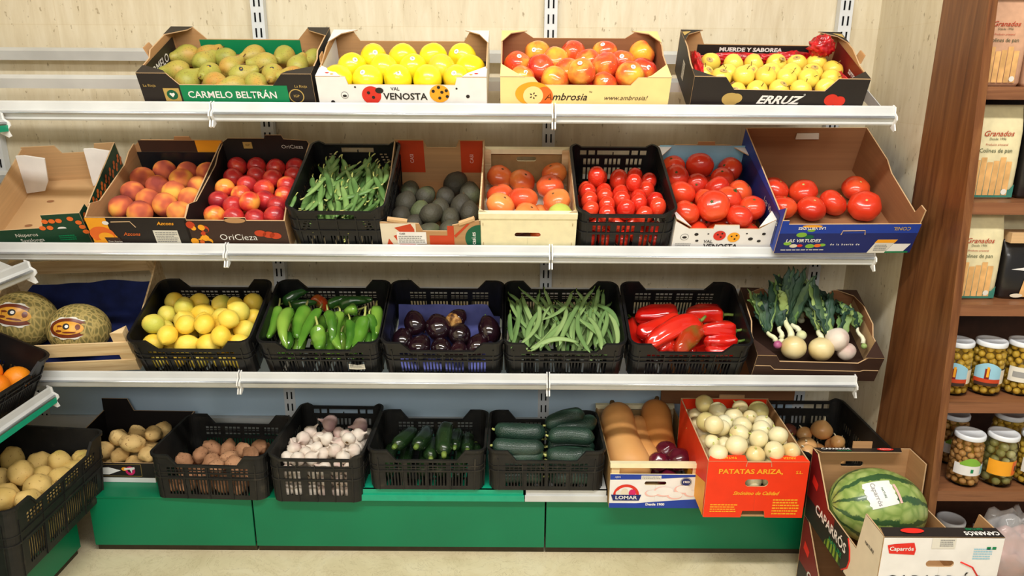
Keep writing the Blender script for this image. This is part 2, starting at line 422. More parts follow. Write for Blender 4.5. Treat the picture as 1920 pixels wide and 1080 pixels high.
def text(parent, s, size, M, mat, bold=0, shear=0, sx=1, align='CENTER', name='lettering', flip=False, space=1.0):
    """flat lettering as a mesh; size is the height of capitals in metres"""
    cu = bpy.data.curves.new(name, 'FONT'); cu.body = s; cu.size = size/0.7; cu.shear = shear; cu.offset = bold*size
    cu.align_x = align; cu.align_y = 'CENTER'; cu.resolution_u = 2; cu.space_character = space
    ob = bpy.data.objects.new('tmp_text', cu); COL.objects.link(ob)
    dg = bpy.context.evaluated_depsgraph_get(); dg.update()
    me = bpy.data.meshes.new_from_object(ob.evaluated_get(dg))
    bpy.data.objects.remove(ob); bpy.data.curves.remove(cu)
    me.materials.clear(); me.materials.append(M_[mat])
    me.transform(SX(-sx if flip else sx, 1, 1))
    return link(name, me, parent, M)
def flatpoly(parent, name, poly, M, mat):
    """flat printed shape in its own xy plane"""
    mb = MB(); mb.add([(x, y, 0) for x, y in poly], [list(range(len(poly)))], M_[mat])
    return link(name, mb.mesh(name, False, False), parent, M)
def circ(cx, cy, rx, ry=None, n=24, a0=0, a1=360):
    ry = ry or rx
    full = abs(a1-a0) >= 360
    return [(cx+rx*math.cos((a0+(a1-a0)*i/(n if full else n-1))*D2R), cy+ry*math.sin((a0+(a1-a0)*i/(n if full else n-1))*D2R)) for i in range(n)]
def rect(x0, x1, y0, y1): return [(x0, y0), (x1, y0), (x1, y1), (x0, y1)]
# ---------------------------------------------------------------- the setting
YW = 2.71           # back wall
YF = 2.22           # plane of the shelf lips
XW = 1.262          # right wall
YC = 2.325          # where the wall ends and the cabinet begins
def bx(name, x0, x1, y0, y1, z0, z1, mat, st=True, smooth=False):
    mb = MB(); mb.box(x0, x1, y0, y1, z0, z1, M_[mat]); me = mb.mesh(name, smooth)
    return struct(name, me) if st else link(name, me)
bx('floor', -3.2, 3.4, -3.0, 3.0, -.06, 0, 'marble')
bx('wall_back', -3.2, 3.4, YW, YW+.12, 0, 3.0, 'travertine')
bx('wall_right', XW, XW+.9, YC, YW, 0, 3.0, 'travertine')
bx('wall_left', -2.16, -2.04, -3.0, YW, 0, 3.0, 'travertine')
bx('ceiling', -3.2, 3.4, -3.0, 3.0, 3.0, 3.06, 'ceiling_white')

# ---- shelving
TILT = 24.0
LIPZ = {1: 1.521, 2: 1.098, 3: 0.674}
def frame_of(z_lip, Yf=YF+.02, dz=-.028, tilt=TILT): return T(0, Yf, z_lip+dz) @ RX(tilt)
F = {k: frame_of(z) for k, z in LIPZ.items()}
BASE_Z = .218
F[4] = T(0, YF, BASE_Z)

def slots(mb, x, y, z0, z1):
    z = z0
    while z < z1:
        for dx in (-.0085, .0085):
            mb.box(x+dx-.0026, x+dx+.0026, y-.0012, y+.002, z, z+.030, M_['slot_dark'])
        z += .050
UPX = (-1.850, -.873, .127, 1.131)
for i, ux in enumerate(UPX):
    r = root('shelving_upright', T(ux, YW, 0))
    mb = MB(); mb.box(-.022, .022, -.032, -.002, 0, 2.4, M_['upright_metal'])
    link('post', mb.mesh('post', False), r)
    mb = MB(); slots(mb, 0, -.0325, .12, 2.36)
    link('slot_holes', mb.mesh('slot_holes', False), r)['kind'] = 'stuff'
    tag(r, ('white slotted steel upright, furthest left of the four on the stone wall', 'white slotted steel upright on the wall behind the pears and green pods',
            'white slotted steel upright in the middle of the wall behind the blush apples', 'white slotted steel upright beside the stone corner behind the golden apples')[i], 'shelf upright')

LIP = [(0, 0), (.030, 0), (.030, -.016), (.0, -.016)]
def lip_profile():
    # (y, z): y towards the viewer is negative; z 0 = top edge of the lip
    return [(.004, -.002), (.0, .0), (-.002, -.005), (-.004, -.022), (-.0085, -.024), (-.0125, -.028), (-.0135, -.032), (-.012, -.036), (-.006, -.0385), (-.004, -.0405), (-.0035, -.052), (.0, -.056), (.004, -.056)]
def make_shelf(M, x0, x1, label, depth=.47, arms=True):
    """one bay: lip profile with its price rail, two end caps, cross rails and side arms, in a frame with y in, z up, tilted"""
    r = root('produce_shelf', M)
    tagged = tag(r, label, 'shelf')
    pr = lip_profile()
    lipm = Matrix.Rotation(-TILT*D2R, 4, 'X') @ T(0, -.018, .028)
    mb = MB(); mb.prism([(a, b) for a, b in pr], lambda u, v, t: (t, u, v), x0+.004, x1-.004, M_['rail_metal'])
    link('front_lip', mb.mesh('lip', False), r, lipm)
    mb = MB(); mb.tube([(x0+.008, -.0125, -.032), (x1-.008, -.0125, -.032)], .0042, 10, M_['rail_silver'])
    link('price_rail', mb.mesh('price_rail'), r, lipm)
    for xx, sg in ((x0+.004, -1), (x1-.004, 1)):
        mb = MB()
        pl = [(.01, .002), (-.006, -.004), (-.008, -.02), (-.022, -.030), (-.024, -.040), (-.014, -.052), (-.022, -.070), (-.014, -.074), (.010, -.062)]
        mb.prism(pl, lambda u, v, t: (t, u, v), xx-.002, xx+.002, M_['cap_white'])
        link('end_cap', mb.mesh('end_cap', False), r, lipm)
    for yy in (.235, .455):
        mb = MB(); mb.box(x0+.006, x1-.006, yy-.016, yy+.014, -.034, -.001, M_['rail_metal'])
        link('cross_rail', mb.mesh('cross_rail', False), r)
    if arms:
        for xx in (x0+.006, x1-.006):
            mb = MB()
            mb.prism([(.0, -.004), (.47, -.004), (.47, -.060), (.0, -.028)], lambda u, v, t: (t, u, v), xx-.0015, xx+.0015, M_['rail_metal'])
            link('side_arm', mb.mesh('side_arm', False), r)
    return r
BAYS = ((-1.88, -.880), (-.880, .119), (.119, 1.118))
BN = ('leftmost', 'middle', 'right')
for k, row in ((1, 'top'), (2, 'second'), (3, 'third')):
    for j, (a, b) in enumerate(BAYS):
        make_shelf(F[k], a, b, f'{BN[j]} bay of the {row} sloping white steel produce shelf with a price rail')

# base cabinets of the back unit: green kick panels
def base_unit(x0, x1, label, top_green=True):
    r = root('shelf_plinth', T(0, YF, 0)); tag(r, label, 'shelf base')
    mb = MB(); mb.box(x0+.003, x1-.003, -.004, .004, .028, BASE_Z-.006, M_['green_metal']); link('kick_panel', mb.mesh('kick', False), r)
    mb = MB(); mb.box(x0+.003, x1-.003, .010, .02, 0, .03, M_['plinth_dark']); link('plinth_strip', mb.mesh('plinth', False), r)
    mb = MB(); mb.box(x0+.002, x1-.002, -.006, .46, BASE_Z-.006, BASE_Z, M_['green_metal' if top_green else 'rail_metal'])
    link('deck', mb.mesh('deck', False), r)
    return r
base_unit(-1.44, -.880, 'short green steel base below the printed potato box and the potato crate')
base_unit(-.880, .119, 'green steel shelf base under the garlic and the courgettes')
base_unit(.119, 1.118, 'green steel shelf base under the cucumbers and the red onion carton')
# blue-grey metal back panels between the uprights behind the lowest row
for a, b, lb in ((-2.0, -.895, 'blue-grey steel back panel behind the loose potatoes'), (-.851, .105, 'blue-grey steel back panel behind the garlic and courgettes'),
             (.149, 1.109, 'blue-grey steel back panel behind the cucumbers and the squashes')):
    mb = MB(); mb.box(a, b, YW-.03, YW-.002, .296, .735, M_['back_metal'])
    o = link('back_panel', mb.mesh('back_panel', False)); o.name = 'steel_sheet'; tag(o, lb, 'back panel')
mb = MB(); mb.box(-1.9, 1.11, YW-.05, YW-.001, .225, .294, M_['rail_metal'])
o = link('wall_ledge', mb.mesh('wall_ledge', False)); tag(o, 'long dull white steel ledge at the back behind the lowest crates', 'ledge')

# ---- left unit, running towards the viewer
XL = -1.487
LF = {}
for k, z in ((1, 1.490), (2, 1.045), (3, .628)):
    LF[k] = T(XL-.02, 2.207, z-.028) @ RZ(90) @ RX(TILT)
    # local x = +Y in the world; bay runs from x=-1 to 0
    nm = {1: 'topmost', 2: 'middle', 3: 'lower'}[k]
    r = make_shelf(LF[k], -1.0, 0.0, f'{nm} white steel shelf end of the side unit at the left edge')
    if k in (1, 3):
        mb = MB(); mb.box(-.992, -.006, -.0165, -.0140, -.056, -.038, M_['green_strip'])
        s_ = link('green_price_strip', mb.mesh('strip', False), r, Matrix.Rotation(-TILT*D2R, 4, 'X') @ T(0, -.018, .028)); s_['label'] = 'turquoise green strip'
        mb = MB(); mb.box(-.992, -.006, .0, .45, -.05, -.035, M_['fibreboard'])
        link('under_panel', mb.mesh('under_panel', False), r)
r = root('side_shelf_cabinet', T(XL, 2.205, 0) @ RZ(90)); tag(r, 'green steel base of the side unit in the lower left corner', 'shelf base')
mb = MB(); mb.box(-1.0, 0, -.004, .004, .028, .185, M_['green_metal']); link('kick_panel', mb.mesh('kick', False), r)
mb = MB(); mb.box(-1.0, 0, .01, .02, 0, .03, M_['plinth_dark']); link('plinth_strip', mb.mesh('plinth', False), r)
mb = MB(); mb.box(-1.0, 0, -.006, .46, .185, .191, M_['green_metal']); link('deck', mb.mesh('deck', False), r)
r = root('shelving_upright', T(-2.03, 2.2, 0) @ RZ(90)); tag(r, 'slotted steel upright of the side unit at the left edge', 'shelf upright')
mb = MB(); mb.box(-.022, .022, -.032, -.002, 0, 2.4, M_['upright_metal']); link('post', mb.mesh('post', False), r)
mb = MB(); slots(mb, 0, -.0325, .12, 2.36); link('slot_holes', mb.mesh('slot_holes', False), r)['kind'] = 'stuff'

# ---- walnut cabinet on the right
def cab_front(z): return 1.967+(z-.342)*.0917
CX0 = XW; CX1 = 2.25
cab = root('walnut_cabinet', T(0, 0, 0)); tag(cab, 'walnut brown wooden shelf cabinet with jars and bags at the right edge', 'cabinet')
ZT = 2.6
mb = MB(); mb.prism([(cab_front(0), 0), (YC, 0), (YC, ZT), (cab_front(ZT), ZT)], lambda u, v, t: (t, u, v), CX0, CX0+.024, M_['walnut'])
link('side_panel', mb.mesh('side', False), cab)
mb = MB(); mb.box(CX0+.024, CX1, YC-.012, YC-.001, 0, ZT, M_['walnut_dark']); link('back_panel', mb.mesh('back', False), cab)
SHZ = (.062, .403, .682, .975, 1.266, 1.578, 1.88)
for z in SHZ:
    mb = MB(); mb.prism([(cab_front(z)+.004, z-.034), (YC-.012, z-.034), (YC-.012, z), (cab_front(z)+.004, z)], lambda u, v, t: (t, u, v), CX0+.024, CX1, M_['walnut_flat'])
    link('shelf_board', mb.mesh('board', False), cab)
# ---------------------------------------------------------------- plastic crates
def perim(W, D, r, nc=4):
    """rounded rectangle, front side first: list of (side, a, x, y, nx, ny) samples with side-local coordinate a"""
    return None

class Ring:
    def __init__(s, W, D, H, r, taper=.03):
        s.W, s.D, s.H, s.r, s.k = W, D, H, r, taper
        s.lf = W-2*r; s.ls = D-2*r; s.lc = math.pi*r/2
        s.off = {'F': s.lf/2, 'R': s.lf+s.lc+s.ls/2, 'B': s.lf+2*s.lc+s.ls+s.lf/2, 'L': 2*s.lf+3*s.lc+s.ls+s.ls/2}
        s.P = 2*s.lf+2*s.ls+4*s.lc
    def side(s, u):
        """nearest side and centred coordinate on it (corners extend it)"""
        best = None
        for k, o in s.off.items():
            for q in (u, u-s.P, u+s.P):
                a = q-o; L = s.lf if k in 'FB' else s.ls
                e = abs(a)-L/2
                if best is None or e < best[0]: best = (e, k, a)
        return best[1], best[2]
    def at(s, u, w, z):
        u = u % s.P; hw, hd, r = s.W/2, s.D/2, s.r
        segs = ((s.lf, 0), (s.lc, 1), (s.ls, 2), (s.lc, 3), (s.lf, 4), (s.lc, 5), (s.ls, 6), (s.lc, 7))
        for L, i in segs:
            if u <= L+1e-9: break
            u -= L
        if i == 0: x, y, nx, ny = -hw+r+u, -hd, 0, -1
        elif i == 2: x, y, nx, ny = hw, -hd+r+u, 1, 0
        elif i == 4: x, y, nx, ny = hw-r-u, hd, 0, 1
        elif i == 6: x, y, nx, ny = -hw, hd-r-u, -1, 0
        else:
            t = u/s.lc*math.pi/2
            cx, cy, a0 = {1: (hw-r, -hd+r, -90), 3: (hw-r, hd-r, 0), 5: (-hw+r, hd-r, 90), 7: (-hw+r, -hd+r, 180)}[i]
            nx, ny = math.cos(a0*D2R+t), math.sin(a0*D2R+t)
            x, y = cx+r*nx, cy+r*ny
        f = 1-s.k*(1-z/s.H)
        return ((x+nx*w)*f, (y+ny*w)*f+s.D/2, z)

def hole_rows(L, z0, z1, wdt, pitch, groups=4, gap=.012, slant=0):
    """rows of holes spread over length L in equal groups"""
    out = []; gl = (L-gap*(groups-1))/groups
    n = max(1, int((gl+pitch-wdt)/pitch))
    for g in range(groups):
        a = -L/2+g*(gl+gap)+(gl-(n*pitch-(pitch-wdt)))/2
        for i in range(n): out.append((a+i*pitch, a+i*pitch+wdt, z0, z1))
    return out

_crates = {}
def crate_parts(W, D, H, style, dusty=False):
    key = (W, D, H, style, dusty)
    if key in _crates: return _crates[key]
    R = Ring(W, D, H, .028)
    mat = M_['dusty_plastic' if dusty else 'black_plastic']
    t = .0028
    holes = {}
    if style == 'notched':          # long side forward, dipped between raised corners
        dip, A, S = .036, .62, .06
        top = {}
        for k in 'FB': top[k] = (R.lf/2*A, R.lf/2*A+.028, H-dip)
        zb = H-dip-.004
        LH = R.lf*.86
        zt = zb-.006
        for q in range(3): holes.setdefault('F', []).extend(hole_rows(LH, zt-.0088-q*.0122, zt-q*.0122, .0118, .0152, 4))
        holes['F'] += hole_rows(LH, H*.10, H*.44, .0064, .0108, 4)
        holes['B'] = holes['F']
        ls = R.ls*.8
        holes['L'] = [(-.045, .045, H-.036, H-.022)] + hole_rows(ls, H*.12, H*.46, .0060, .0112, 3)
        holes['R'] = holes['L']
    else:                            # handle side forward
        top = {'F': (R.lf/2*.93, R.lf/2*.93+.018, H-.012), 'B': (R.lf/2*.93, R.lf/2*.93+.018, H-.012)}
        zb = H-.016
        hs = [(-.055, .055, H-.040, H-.022)]
        if style != 'solid':
            for sg in (-1, 1):
                for q in (.063, .092): 
                    a, b = sorted((sg*q, sg*(q+.022))); hs.append((a, b, H-.040, H-.022))
            hs += hole_rows(R.lf*.9, H*.50, H*.66, .0095, .0150, 3)
            hs += hole_rows(R.lf*.9, H*.14, H*.44, .0095, .0150, 3)
        else:
            for q in range(4):
                for sg in (-1, 1):
                    a = sg*(.075+.004*q); b = a+sg*.009; c = b+sg*.006; d = c+sg*.009
                    z1 = H-.044-q*.0105
                    hs.append((min(a, b), max(a, b), z1-.006, z1)); hs.append((min(c, d), max(c, d), z1-.006, z1))
            hs += hole_rows(R.lf*.9, H*.10, H*.36, .0045, .0100, 3)
        holes['F'] = hs; holes['B'] = hs
        ls = R.ls*.86
        holes['L'] = hole_rows(ls, H*.14, H*.44, .0080, .0150, 4)+hole_rows(ls, H*.52, H*.66, .0110, .0160, 4)
        holes['R'] = holes['L']
    # grid lines
    us = set(); zs = {0.0, zb, H}
    for k, hl in holes.items():
        for a, b, z0, z1 in hl:
            us.add(round(R.off[k]+a, 6)); us.add(round(R.off[k]+b, 6)); zs.add(round(z0, 6)); zs.add(round(z1, 6))
    for k, (a, b, zz) in top.items():
        for q in (-b, -a, a, b): us.add(round(R.off[k]+q, 6))
    s0 = 0
    for L in (R.lf, R.lc, R.ls, R.lc, R.lf, R.lc, R.ls, R.lc):
        n = 5 if abs(L-R.lc) < 1e-9 else 1
        for i in range(n): us.add(round(s0+L*i/n, 6))
        s0 += L
    us = sorted(us); zs = sorted(zs)
    us2 = [us[0]]
    for u in us[1:]:
        if u-us2[-1] > 2e-4: us2.append(u)
    us = us2; nu = len(us)
    def topz(u):
        k, a = R.side(u)
        if k in top:
            A0, A1, zz = top[k]
            if abs(a) <= A0: return zz
            if abs(a) <= A1: return zz+(H-zz)*(abs(a)-A0)/(A1-A0)
        return H
    def Z(u, z): return z if z <= zb+1e-9 else topz(u)
    nz = len(zs)
    keep = {}
    sides = [R.side((us[i]+(us[(i+1) % nu] if i+1 < nu else R.P))/2) for i in range(nu)]
    hk = {k: hl for k, hl in holes.items()}
    for i in range(nu):
        k, a = sides[i]
        for j in range(nz-1):
            zc = (zs[j]+zs[j+1])/2
            keep[i, j] = not any(h[0] < a < h[1] and h[2] < zc < h[3] for h in hk.get(k, ()) if zc < zb)
    mb = MB(); idx = {}; mi = mb.mi(mat)
    def V(i, j, s_):
        i %= nu
        q = (i, j, s_)
        if q not in idx:
            idx[q] = len(mb.v); mb.v.append(Vector(R.at(us[i], t if s_ else 0, Z(us[i], zs[j]))))
        return idx[q]
    def Fc(*q): mb.f.append(list(q)); mb.m.append(mi)
    for i in range(nu):
        for j in range(nz-1):
            if not keep[i, j]: continue
            Fc(V(i, j, 1), V(i+1, j, 1), V(i+1, j+1, 1), V(i, j+1, 1)); Fc(V(i, j+1, 0), V(i+1, j+1, 0), V(i+1, j, 0), V(i, j, 0))
            if j == 0 or not keep[i, j-1]: Fc(V(i, j, 0), V(i+1, j, 0), V(i+1, j, 1), V(i, j, 1))
            if j == nz-2 or not keep[i, j+1]: Fc(V(i, j+1, 1), V(i+1, j+1, 1), V(i+1, j+1, 0), V(i, j+1, 0))
            if not keep[(i-1) % nu, j]: Fc(V(i, j, 1), V(i, j+1, 1), V(i, j+1, 0), V(i, j, 0))
            if not keep[(i+1) % nu, j]: Fc(V(i+1, j, 0), V(i+1, j+1, 0), V(i+1, j+1, 1), V(i+1, j, 1))
    wall = mb.mesh('crate_wall', False, False)
    # rim following the top edge, and a lower stacking rib
    def ring_band(zfun, w0, w1, hh, ustep=None):
        m = MB(); n = len(us)
        vs = []
        for u in us:
            z = zfun(u)
            for ww, zz in ((w0, z-hh), (w1, z-hh), (w1, z), (w0, z)): vs.append(R.at(u, ww, zz))
        fs = []
        for i in range(n):
            k = (i+1) % n
            for q in range(4):
                q2 = (q+1) % 4
                fs.append((i*4+q, k*4+q, k*4+q2, i*4+q2))
        m.add(vs, fs, mat); return m
    rim = ring_band(lambda u: topz(u)+.001, -.001, .0075, .009).mesh('rim', False)
    rb = ring_band(lambda u: H*.50, .002, .0062, .0045)
    rb2 = ring_band(lambda u: H*.74 if style != 'notched' else H*.62, .002, .0055, .0035)
    off = len(rb.v); rb.v += rb2.v; rb.f += [[q+off for q in f] for f in rb2.f]; rb.m += rb2.m
    # upright ribs
    for k in 'FRBL':
        L = R.lf if k in 'FB' else R.ls
        for a in [(-L/2)+L*q/4 for q in range(5)]:
            u = R.off[k]+a; zt_ = min(topz(u), H*.8)
            vs = [R.at(u+du, ww, zz) for zz in (.001, zt_) for ww in (.002, .0058) for du in (-.0018, .0018)]
            rb.add(vs, [(0, 2, 3, 1), (4, 5, 7, 6), (0, 1, 5, 4), (2, 6, 7, 3), (0, 4, 6, 2), (1, 3, 7, 5)], mat)
    ribs = rb.mesh('ribs', False)
    m = MB(); n = 7
    bw, bd = W*(1-R.k)-.012, D*(1-R.k)-.012
    for i in range(n):
        x0 = -bw/2+i*bw/n; m.box(x0, x0+bw/n*.72, D/2-bd/2, D/2+bd/2, .001, .0035, mat)
    for i in range(6):
        y0 = D/2-bd/2+i*(bd-.008)/5; m.box(-bw/2, bw/2, y0, y0+.008, .0005, .0045, mat)
    base = m.mesh('crate_floor', False)
    _crates[key] = (wall, rim, ribs, base)
    return _crates[key]

def plastic_crate(M, W, D, H, style, label, dusty=False, group=None):
    r = root('plastic_crate', M)
    wall, rim, ribs, base = crate_parts(W, D, H, style, dusty)
    wo = link('crate_wall', wall, r); link('rim', rim, r); link('stacking_rib', ribs, wo); link('crate_floor', base, r)
    tag(r, label, 'crate', group or 'black plastic produce crates')
    return r

# ---------------------------------------------------------------- cardboard boxes
def keyed(pts_top, hw, holes=(), notch=None):
    """panel outline: bottom from -hw to hw with slits up to hand holes, then the top profile back"""
    out = [(-hw, 0)]
    if notch: out += [(-notch[0], 0), (-notch[0]+.004, notch[1]), (notch[0]-.004, notch[1]), (notch[0], 0)]
    e = .00015
    for hx, hz, rx, rz in sorted(holes):
        out.append((hx-e, 0)) if not notch else out.insert(3, (hx-e, notch[1]))
        c = []
        for i in range(25):
            a = (-90-360*i/24)*D2R
            # stadium
            x = math.copysign(max(0, rx-rz), math.cos(a)) if abs(math.cos(a)) > 1e-6 else 0
            c.append((hx+x+rz*math.cos(a), hz+rz*math.sin(a)))
        c[0] = (hx-e, hz-rz); c[-1] = (hx+e, hz-rz)
        if notch:
            out[4:4] = c; out.insert(4+len(c), (hx+e, notch[1]))
        else:
            out += c; out.append((hx+e, 0))
    out.append((hw, 0)); out += list(reversed(pts_top)); return out

def carton(M, W, D, H, outer, inner, edge='kraft_edge', front=None, back=None, side=None, name='cardboard_box', t=.004,
           holes_f=(), holes_b=(), notch_f=None, label='', group='cardboard produce boxes', outer_back=None, outer_side=None, side_l=None, side_r=None, base_mat=None):
    """front/back/side: top profile [(a,z)...] from -half to +half; side runs from front (-) to back (+)"""
    r = root(name, M); tag(r, label, 'box', group)
    hw = W/2; flat = lambda h, z: [(-h, z), (h, z)]
    ob = M_[outer_back or outer]; os_ = M_[outer_side or outer]; O, I, E = M_[outer], M_[inner], M_[edge]
    mb = MB(); mb.prism(keyed(front or flat(hw, H), hw, holes_f, notch_f), lambda u, v, q: (u, q, v), 0, t, O, I, E)
    fp = link('front_panel', mb.mesh('front_panel', False, False), r)
    mb = MB(); mb.prism(keyed(back or flat(hw, H), hw, holes_b), lambda u, v, q: (u, q, v), D-t, D, I, ob, E)
    bp = link('back_panel', mb.mesh('back_panel', False, False), r)
    hd = D/2-t
    sl = side_l or side or flat(hd, H); sr = side_r or side or flat(hd, H)
    sps = []
    for prof, x0, x1, ma, mc in ((sl, -hw, -hw+t, os_, I), (sr, hw-t, hw, I, os_)):
        mb = MB(); mb.prism(keyed(prof, hd), lambda u, v, q: (q, u+D/2, v), x0, x1, ma, mc, E)
        sps.append(link('side_panel', mb.mesh('side_panel', False, False), r))
    mb = MB(); mb.box(-hw+t, hw-t, t, D-t, .001, .005, M_[base_mat or inner]); link('box_floor', mb.mesh('box_floor', False), r)
    return r, fp, bp, sps
def corner_tab(r, pts, z, mat, under='kraft', name='corner_tab'):
    """card ledge lying on top of a corner; pts (x,y), z can be a number or a list"""
    zz = z if hasattr(z, '__len__') else [z]*len(pts)
    mb = MB(); n = len(pts)
    mb.add([(p[0], p[1], q) for p, q in zip(pts, zz)], [list(range(n))], M_[mat])
    mb.add([(p[0], p[1], q-.003) for p, q in zip(pts, zz)], [list(range(n-1, -1, -1))], M_[under])
    for i in range(n):
        j = (i+1) % n
        mb.add([(pts[i][0], pts[i][1], zz[i]), (pts[j][0], pts[j][1], zz[j]), (pts[j][0], pts[j][1], zz[j]-.003), (pts[i][0], pts[i][1], zz[i]-.003)], [(0, 1, 2, 3)], M_['kraft_edge'])
    return link(name, mb.mesh(name, False, True), r)
def P_front(x, z, e=.0007): return T(x, -e, z) @ FRONT
def P_left(y, z, W, e=.0007): return T(-W/2-e, y, z) @ RZ(-90) @ FRONT
def P_right(y, z, W, e=.0007): return T(W/2+e, y, z) @ RZ(90) @ FRONT
def small_print(parent, M, w, h, lines, mat, name='fine_print'):
    """rows of tiny illegible print"""
    rnd = random.Random(lines*7+int(w*1e4)); mb = MB()
    for i in range(lines):
        y = h/2-(i+.5)*h/lines; x = -w/2; end = w/2*(.6+.4*rnd.random())
        while x < end:
            l = w*(.04+.1*rnd.random()); x2 = min(x+l, w/2)
            mb.add([(x, y-h/lines*.26, 0), (x2, y-h/lines*.26, 0), (x2, y+h/lines*.26, 0), (x, y+h/lines*.26, 0)], [(0, 1, 2, 3)], M_[mat]); x = x2+w*.02
    return link(name, mb.mesh(name, False, False), parent, M)
def patch(parent, poly, M, mat, name='printed_patch'): return flatpoly(parent, name, poly, M, mat)
def P2(M, e): return M @ T(0, 0, e)
# ---------------------------------------------------------------- produce shapes
def blob(mat, R=1.0, sz=1.0, lobes=0, ld=0, dimple=0, dimple_b=0, irr=0, seed=0, seg=22, rings=13, nip=0, nip_b=0, sx=1, egg=0, name='fruit', ns=1.6):
    mb = MB(); prof = [(math.sin(math.pi*i/rings), math.cos(math.pi*i/rings)) for i in range(1, rings)]
    prof = [(.012, 1.0)]+prof+[(.012, -1.0)]
    def fn(r, z, t):
        rr = r*(1+ld*math.cos(lobes*t+seed)*r) if lobes else r
        rr *= 1+egg*z
        zz = z
        if z > 0: zz = z-dimple*math.exp(-(r/.32)**2)+nip*math.exp(-(r/.22)**2)
        else: zz = z+dimple_b*math.exp(-(r/.26)**2)-nip_b*math.exp(-(r/.22)**2)
        p = Vector((rr*math.cos(t)*sx, rr*math.sin(t), zz*sz))
        if irr:
            q = p*ns+Vector((seed*3.1, seed*1.7, 0)); k = 1+irr*noise.noise(q)
            p = p*k
        return p*R
    mb.lathe(prof, seg, mat, None, fn)
    return mb.mesh(name)
def prof_body(mat, pts, seg=20, bend=0, name='fruit', ld=0, lobes=0, sub=3):
    """body of revolution from (r,z) control points, smooth, optionally bent along x"""
    P = [Vector((a, b)) for a, b in pts]; out = []
    for i in range(len(P)-1):
        p0, p1, p2, p3 = P[max(i-1, 0)], P[i], P[i+1], P[min(i+2, len(P)-1)]
        for k in range(sub):
            t = k/sub
            q = .5*((2*p1)+(-p0+p2)*t+(2*p0-5*p1+4*p2-p3)*t*t+(-p0+3*p1-3*p2+p3)*t*t*t)
            out.append((max(q.x, 2e-4), q.y))
    out.append((max(P[-1].x, 2e-4), P[-1].y))
    zc = (pts[0][1]+pts[-1][1])/2; L = abs(pts[0][1]-pts[-1][1])/2
    def fn(r, z, t):
        rr = r*(1+ld*math.cos(lobes*t)) if lobes else r
        return (rr*math.cos(t)+bend*(((z-zc)/L)**2)*L, rr*math.sin(t), z)
    mb = MB(); mb.lathe(out, seg, mat, None, fn); return mb.mesh(name)
def stalk(mat, pts, r0, r1, seg=7, name='stalk'):
    mb = MB(); n = len(pts); mb.tube(pts, [r0+(r1-r0)*i/(n-1) for i in range(n)], seg, M_[mat]); return mb.mesh(name)
def sticker_mesh(R, size=.011, mat='sticker_white', ink='sticker_ink', name='sticker', ex=1.0):
    """small round label hugging a skin of radius R, centred on +x"""
    mb = MB(); vs = [(R+.0006, 0, 0)]; n = 16
    for q in (.5, 1.0):
        for k in range(n):
            a = 2*math.pi*k/n; y = size*q*math.cos(a)*ex; z = size*q*math.sin(a)
            vs.append((math.sqrt(max(R*R-y*y-z*z, 0))+.0007, y, z))
    fs = [(0, 1+k, 1+(k+1) % n) for k in range(n)]+[(1+k, 1+n+k, 1+n+(k+1) % n, 1+(k+1) % n) for k in range(n)]
    mb.add(vs, fs, M_[mat])
    me = MB(); me.v = mb.v; me.f = mb.f; me.m = mb.m; me.mats = mb.mats
    # printed mark
    for a0, b0, c0, d0 in ((-.4, .4, .1, .3), (-.25, .35, -.3, -.12)):
        p = []
        for y, z in ((a0, c0), (b0, c0), (b0, d0), (a0, d0)):
            y *= size; z *= size; p.append((math.sqrt(R*R-y*y-z*z)+.0013, y, z))
        me.add(p, [(0, 1, 2, 3)], M_[ink])
    return me.mesh(name, True, False)
def star_calyx(mat, R, n=5, rad=.5, drop=.2, name='calyx'):
    mb = MB(); vs = [(0, 0, R*1.0)]
    for i in range(n*2):
        a = math.pi*i/n; q = rad*R if i % 2 == 0 else rad*R*.25
        vs.append((q*math.cos(a), q*math.sin(a), R*(1-drop*(q/(rad*R))**2)+.001))
    mb.add(vs, [(0, 1+i, 1+(i+1) % (2*n)) for i in range(2*n)], M_[mat])
    mb.tube([(0, 0, R*.98), (0, 0, R*1.1), (.1*R, 0, R*1.2)], R*.05, 6, M_[mat])
    return mb.mesh(name, False, False)

PR = {}
def proto(key, meshes, r, parts=(), cat='fruit'): PR[key] = dict(meshes=meshes, r=r, parts=parts, cat=cat)
m = M_
proto('pear', [prof_body(m['pear_skin'], [(.0, -.034), (.018, -.0335), (.0305, -.018), (.033, .0), (.0275, .018), (.018, .034), (.0135, .046), (.0085, .053), (0, .0535)], bend=b) for b in (.0, .07, -.05)],
      .032, [('stalk', stalk('stem_brown', [(0, 0, .052), (.001, 0, .061), (.004, 0, .070)], .0014, .0018), T(0, 0, 0))])
proto('yellow_apple', [blob(m['yellow_apple_skin'], .0395, .92, 5, .015, .16, .10, .03, s) for s in (1, 2)], .0385)
proto('blush_apple', [blob(m['blush_apple_skin'], .0365, .98, 5, .025, .16, .12, .05, s, egg=.06) for s in (3, 4, 5)], .0355)
proto('golden_apple', [blob(m['golden_apple_skin'], .0300, .93, 5, .012, .20, .10, .03, s) for s in (1, 2)], .0295,
      [('stalk', stalk('stem_brown', [(0, 0, .022), (.001, 0, .030), (.003, 0, .034)], .0009, .0013), T(0, 0, 0))])
proto('peach', [blob(m['peach_skin'], .0365, .95, 2, .02, .12, .02, .03, s, nip_b=.02) for s in (1, 2, 3)], .0355)
proto('nectarine', [blob(m['nectarine_skin'], .0310, .96, 2, .02, .14, .02, .03, s) for s in (1, 2, 3)], .0305)
proto('avocado', [blob(m['avocado_skin'], .0295, 1.22, 0, 0, 0, 0, .05, s, egg=-.13) for s in (1, 2)], .031,
      [('stem_stub', blob(m['stem_brown'], .003, .7, seg=8, rings=5), T(0, 0, .0360))])
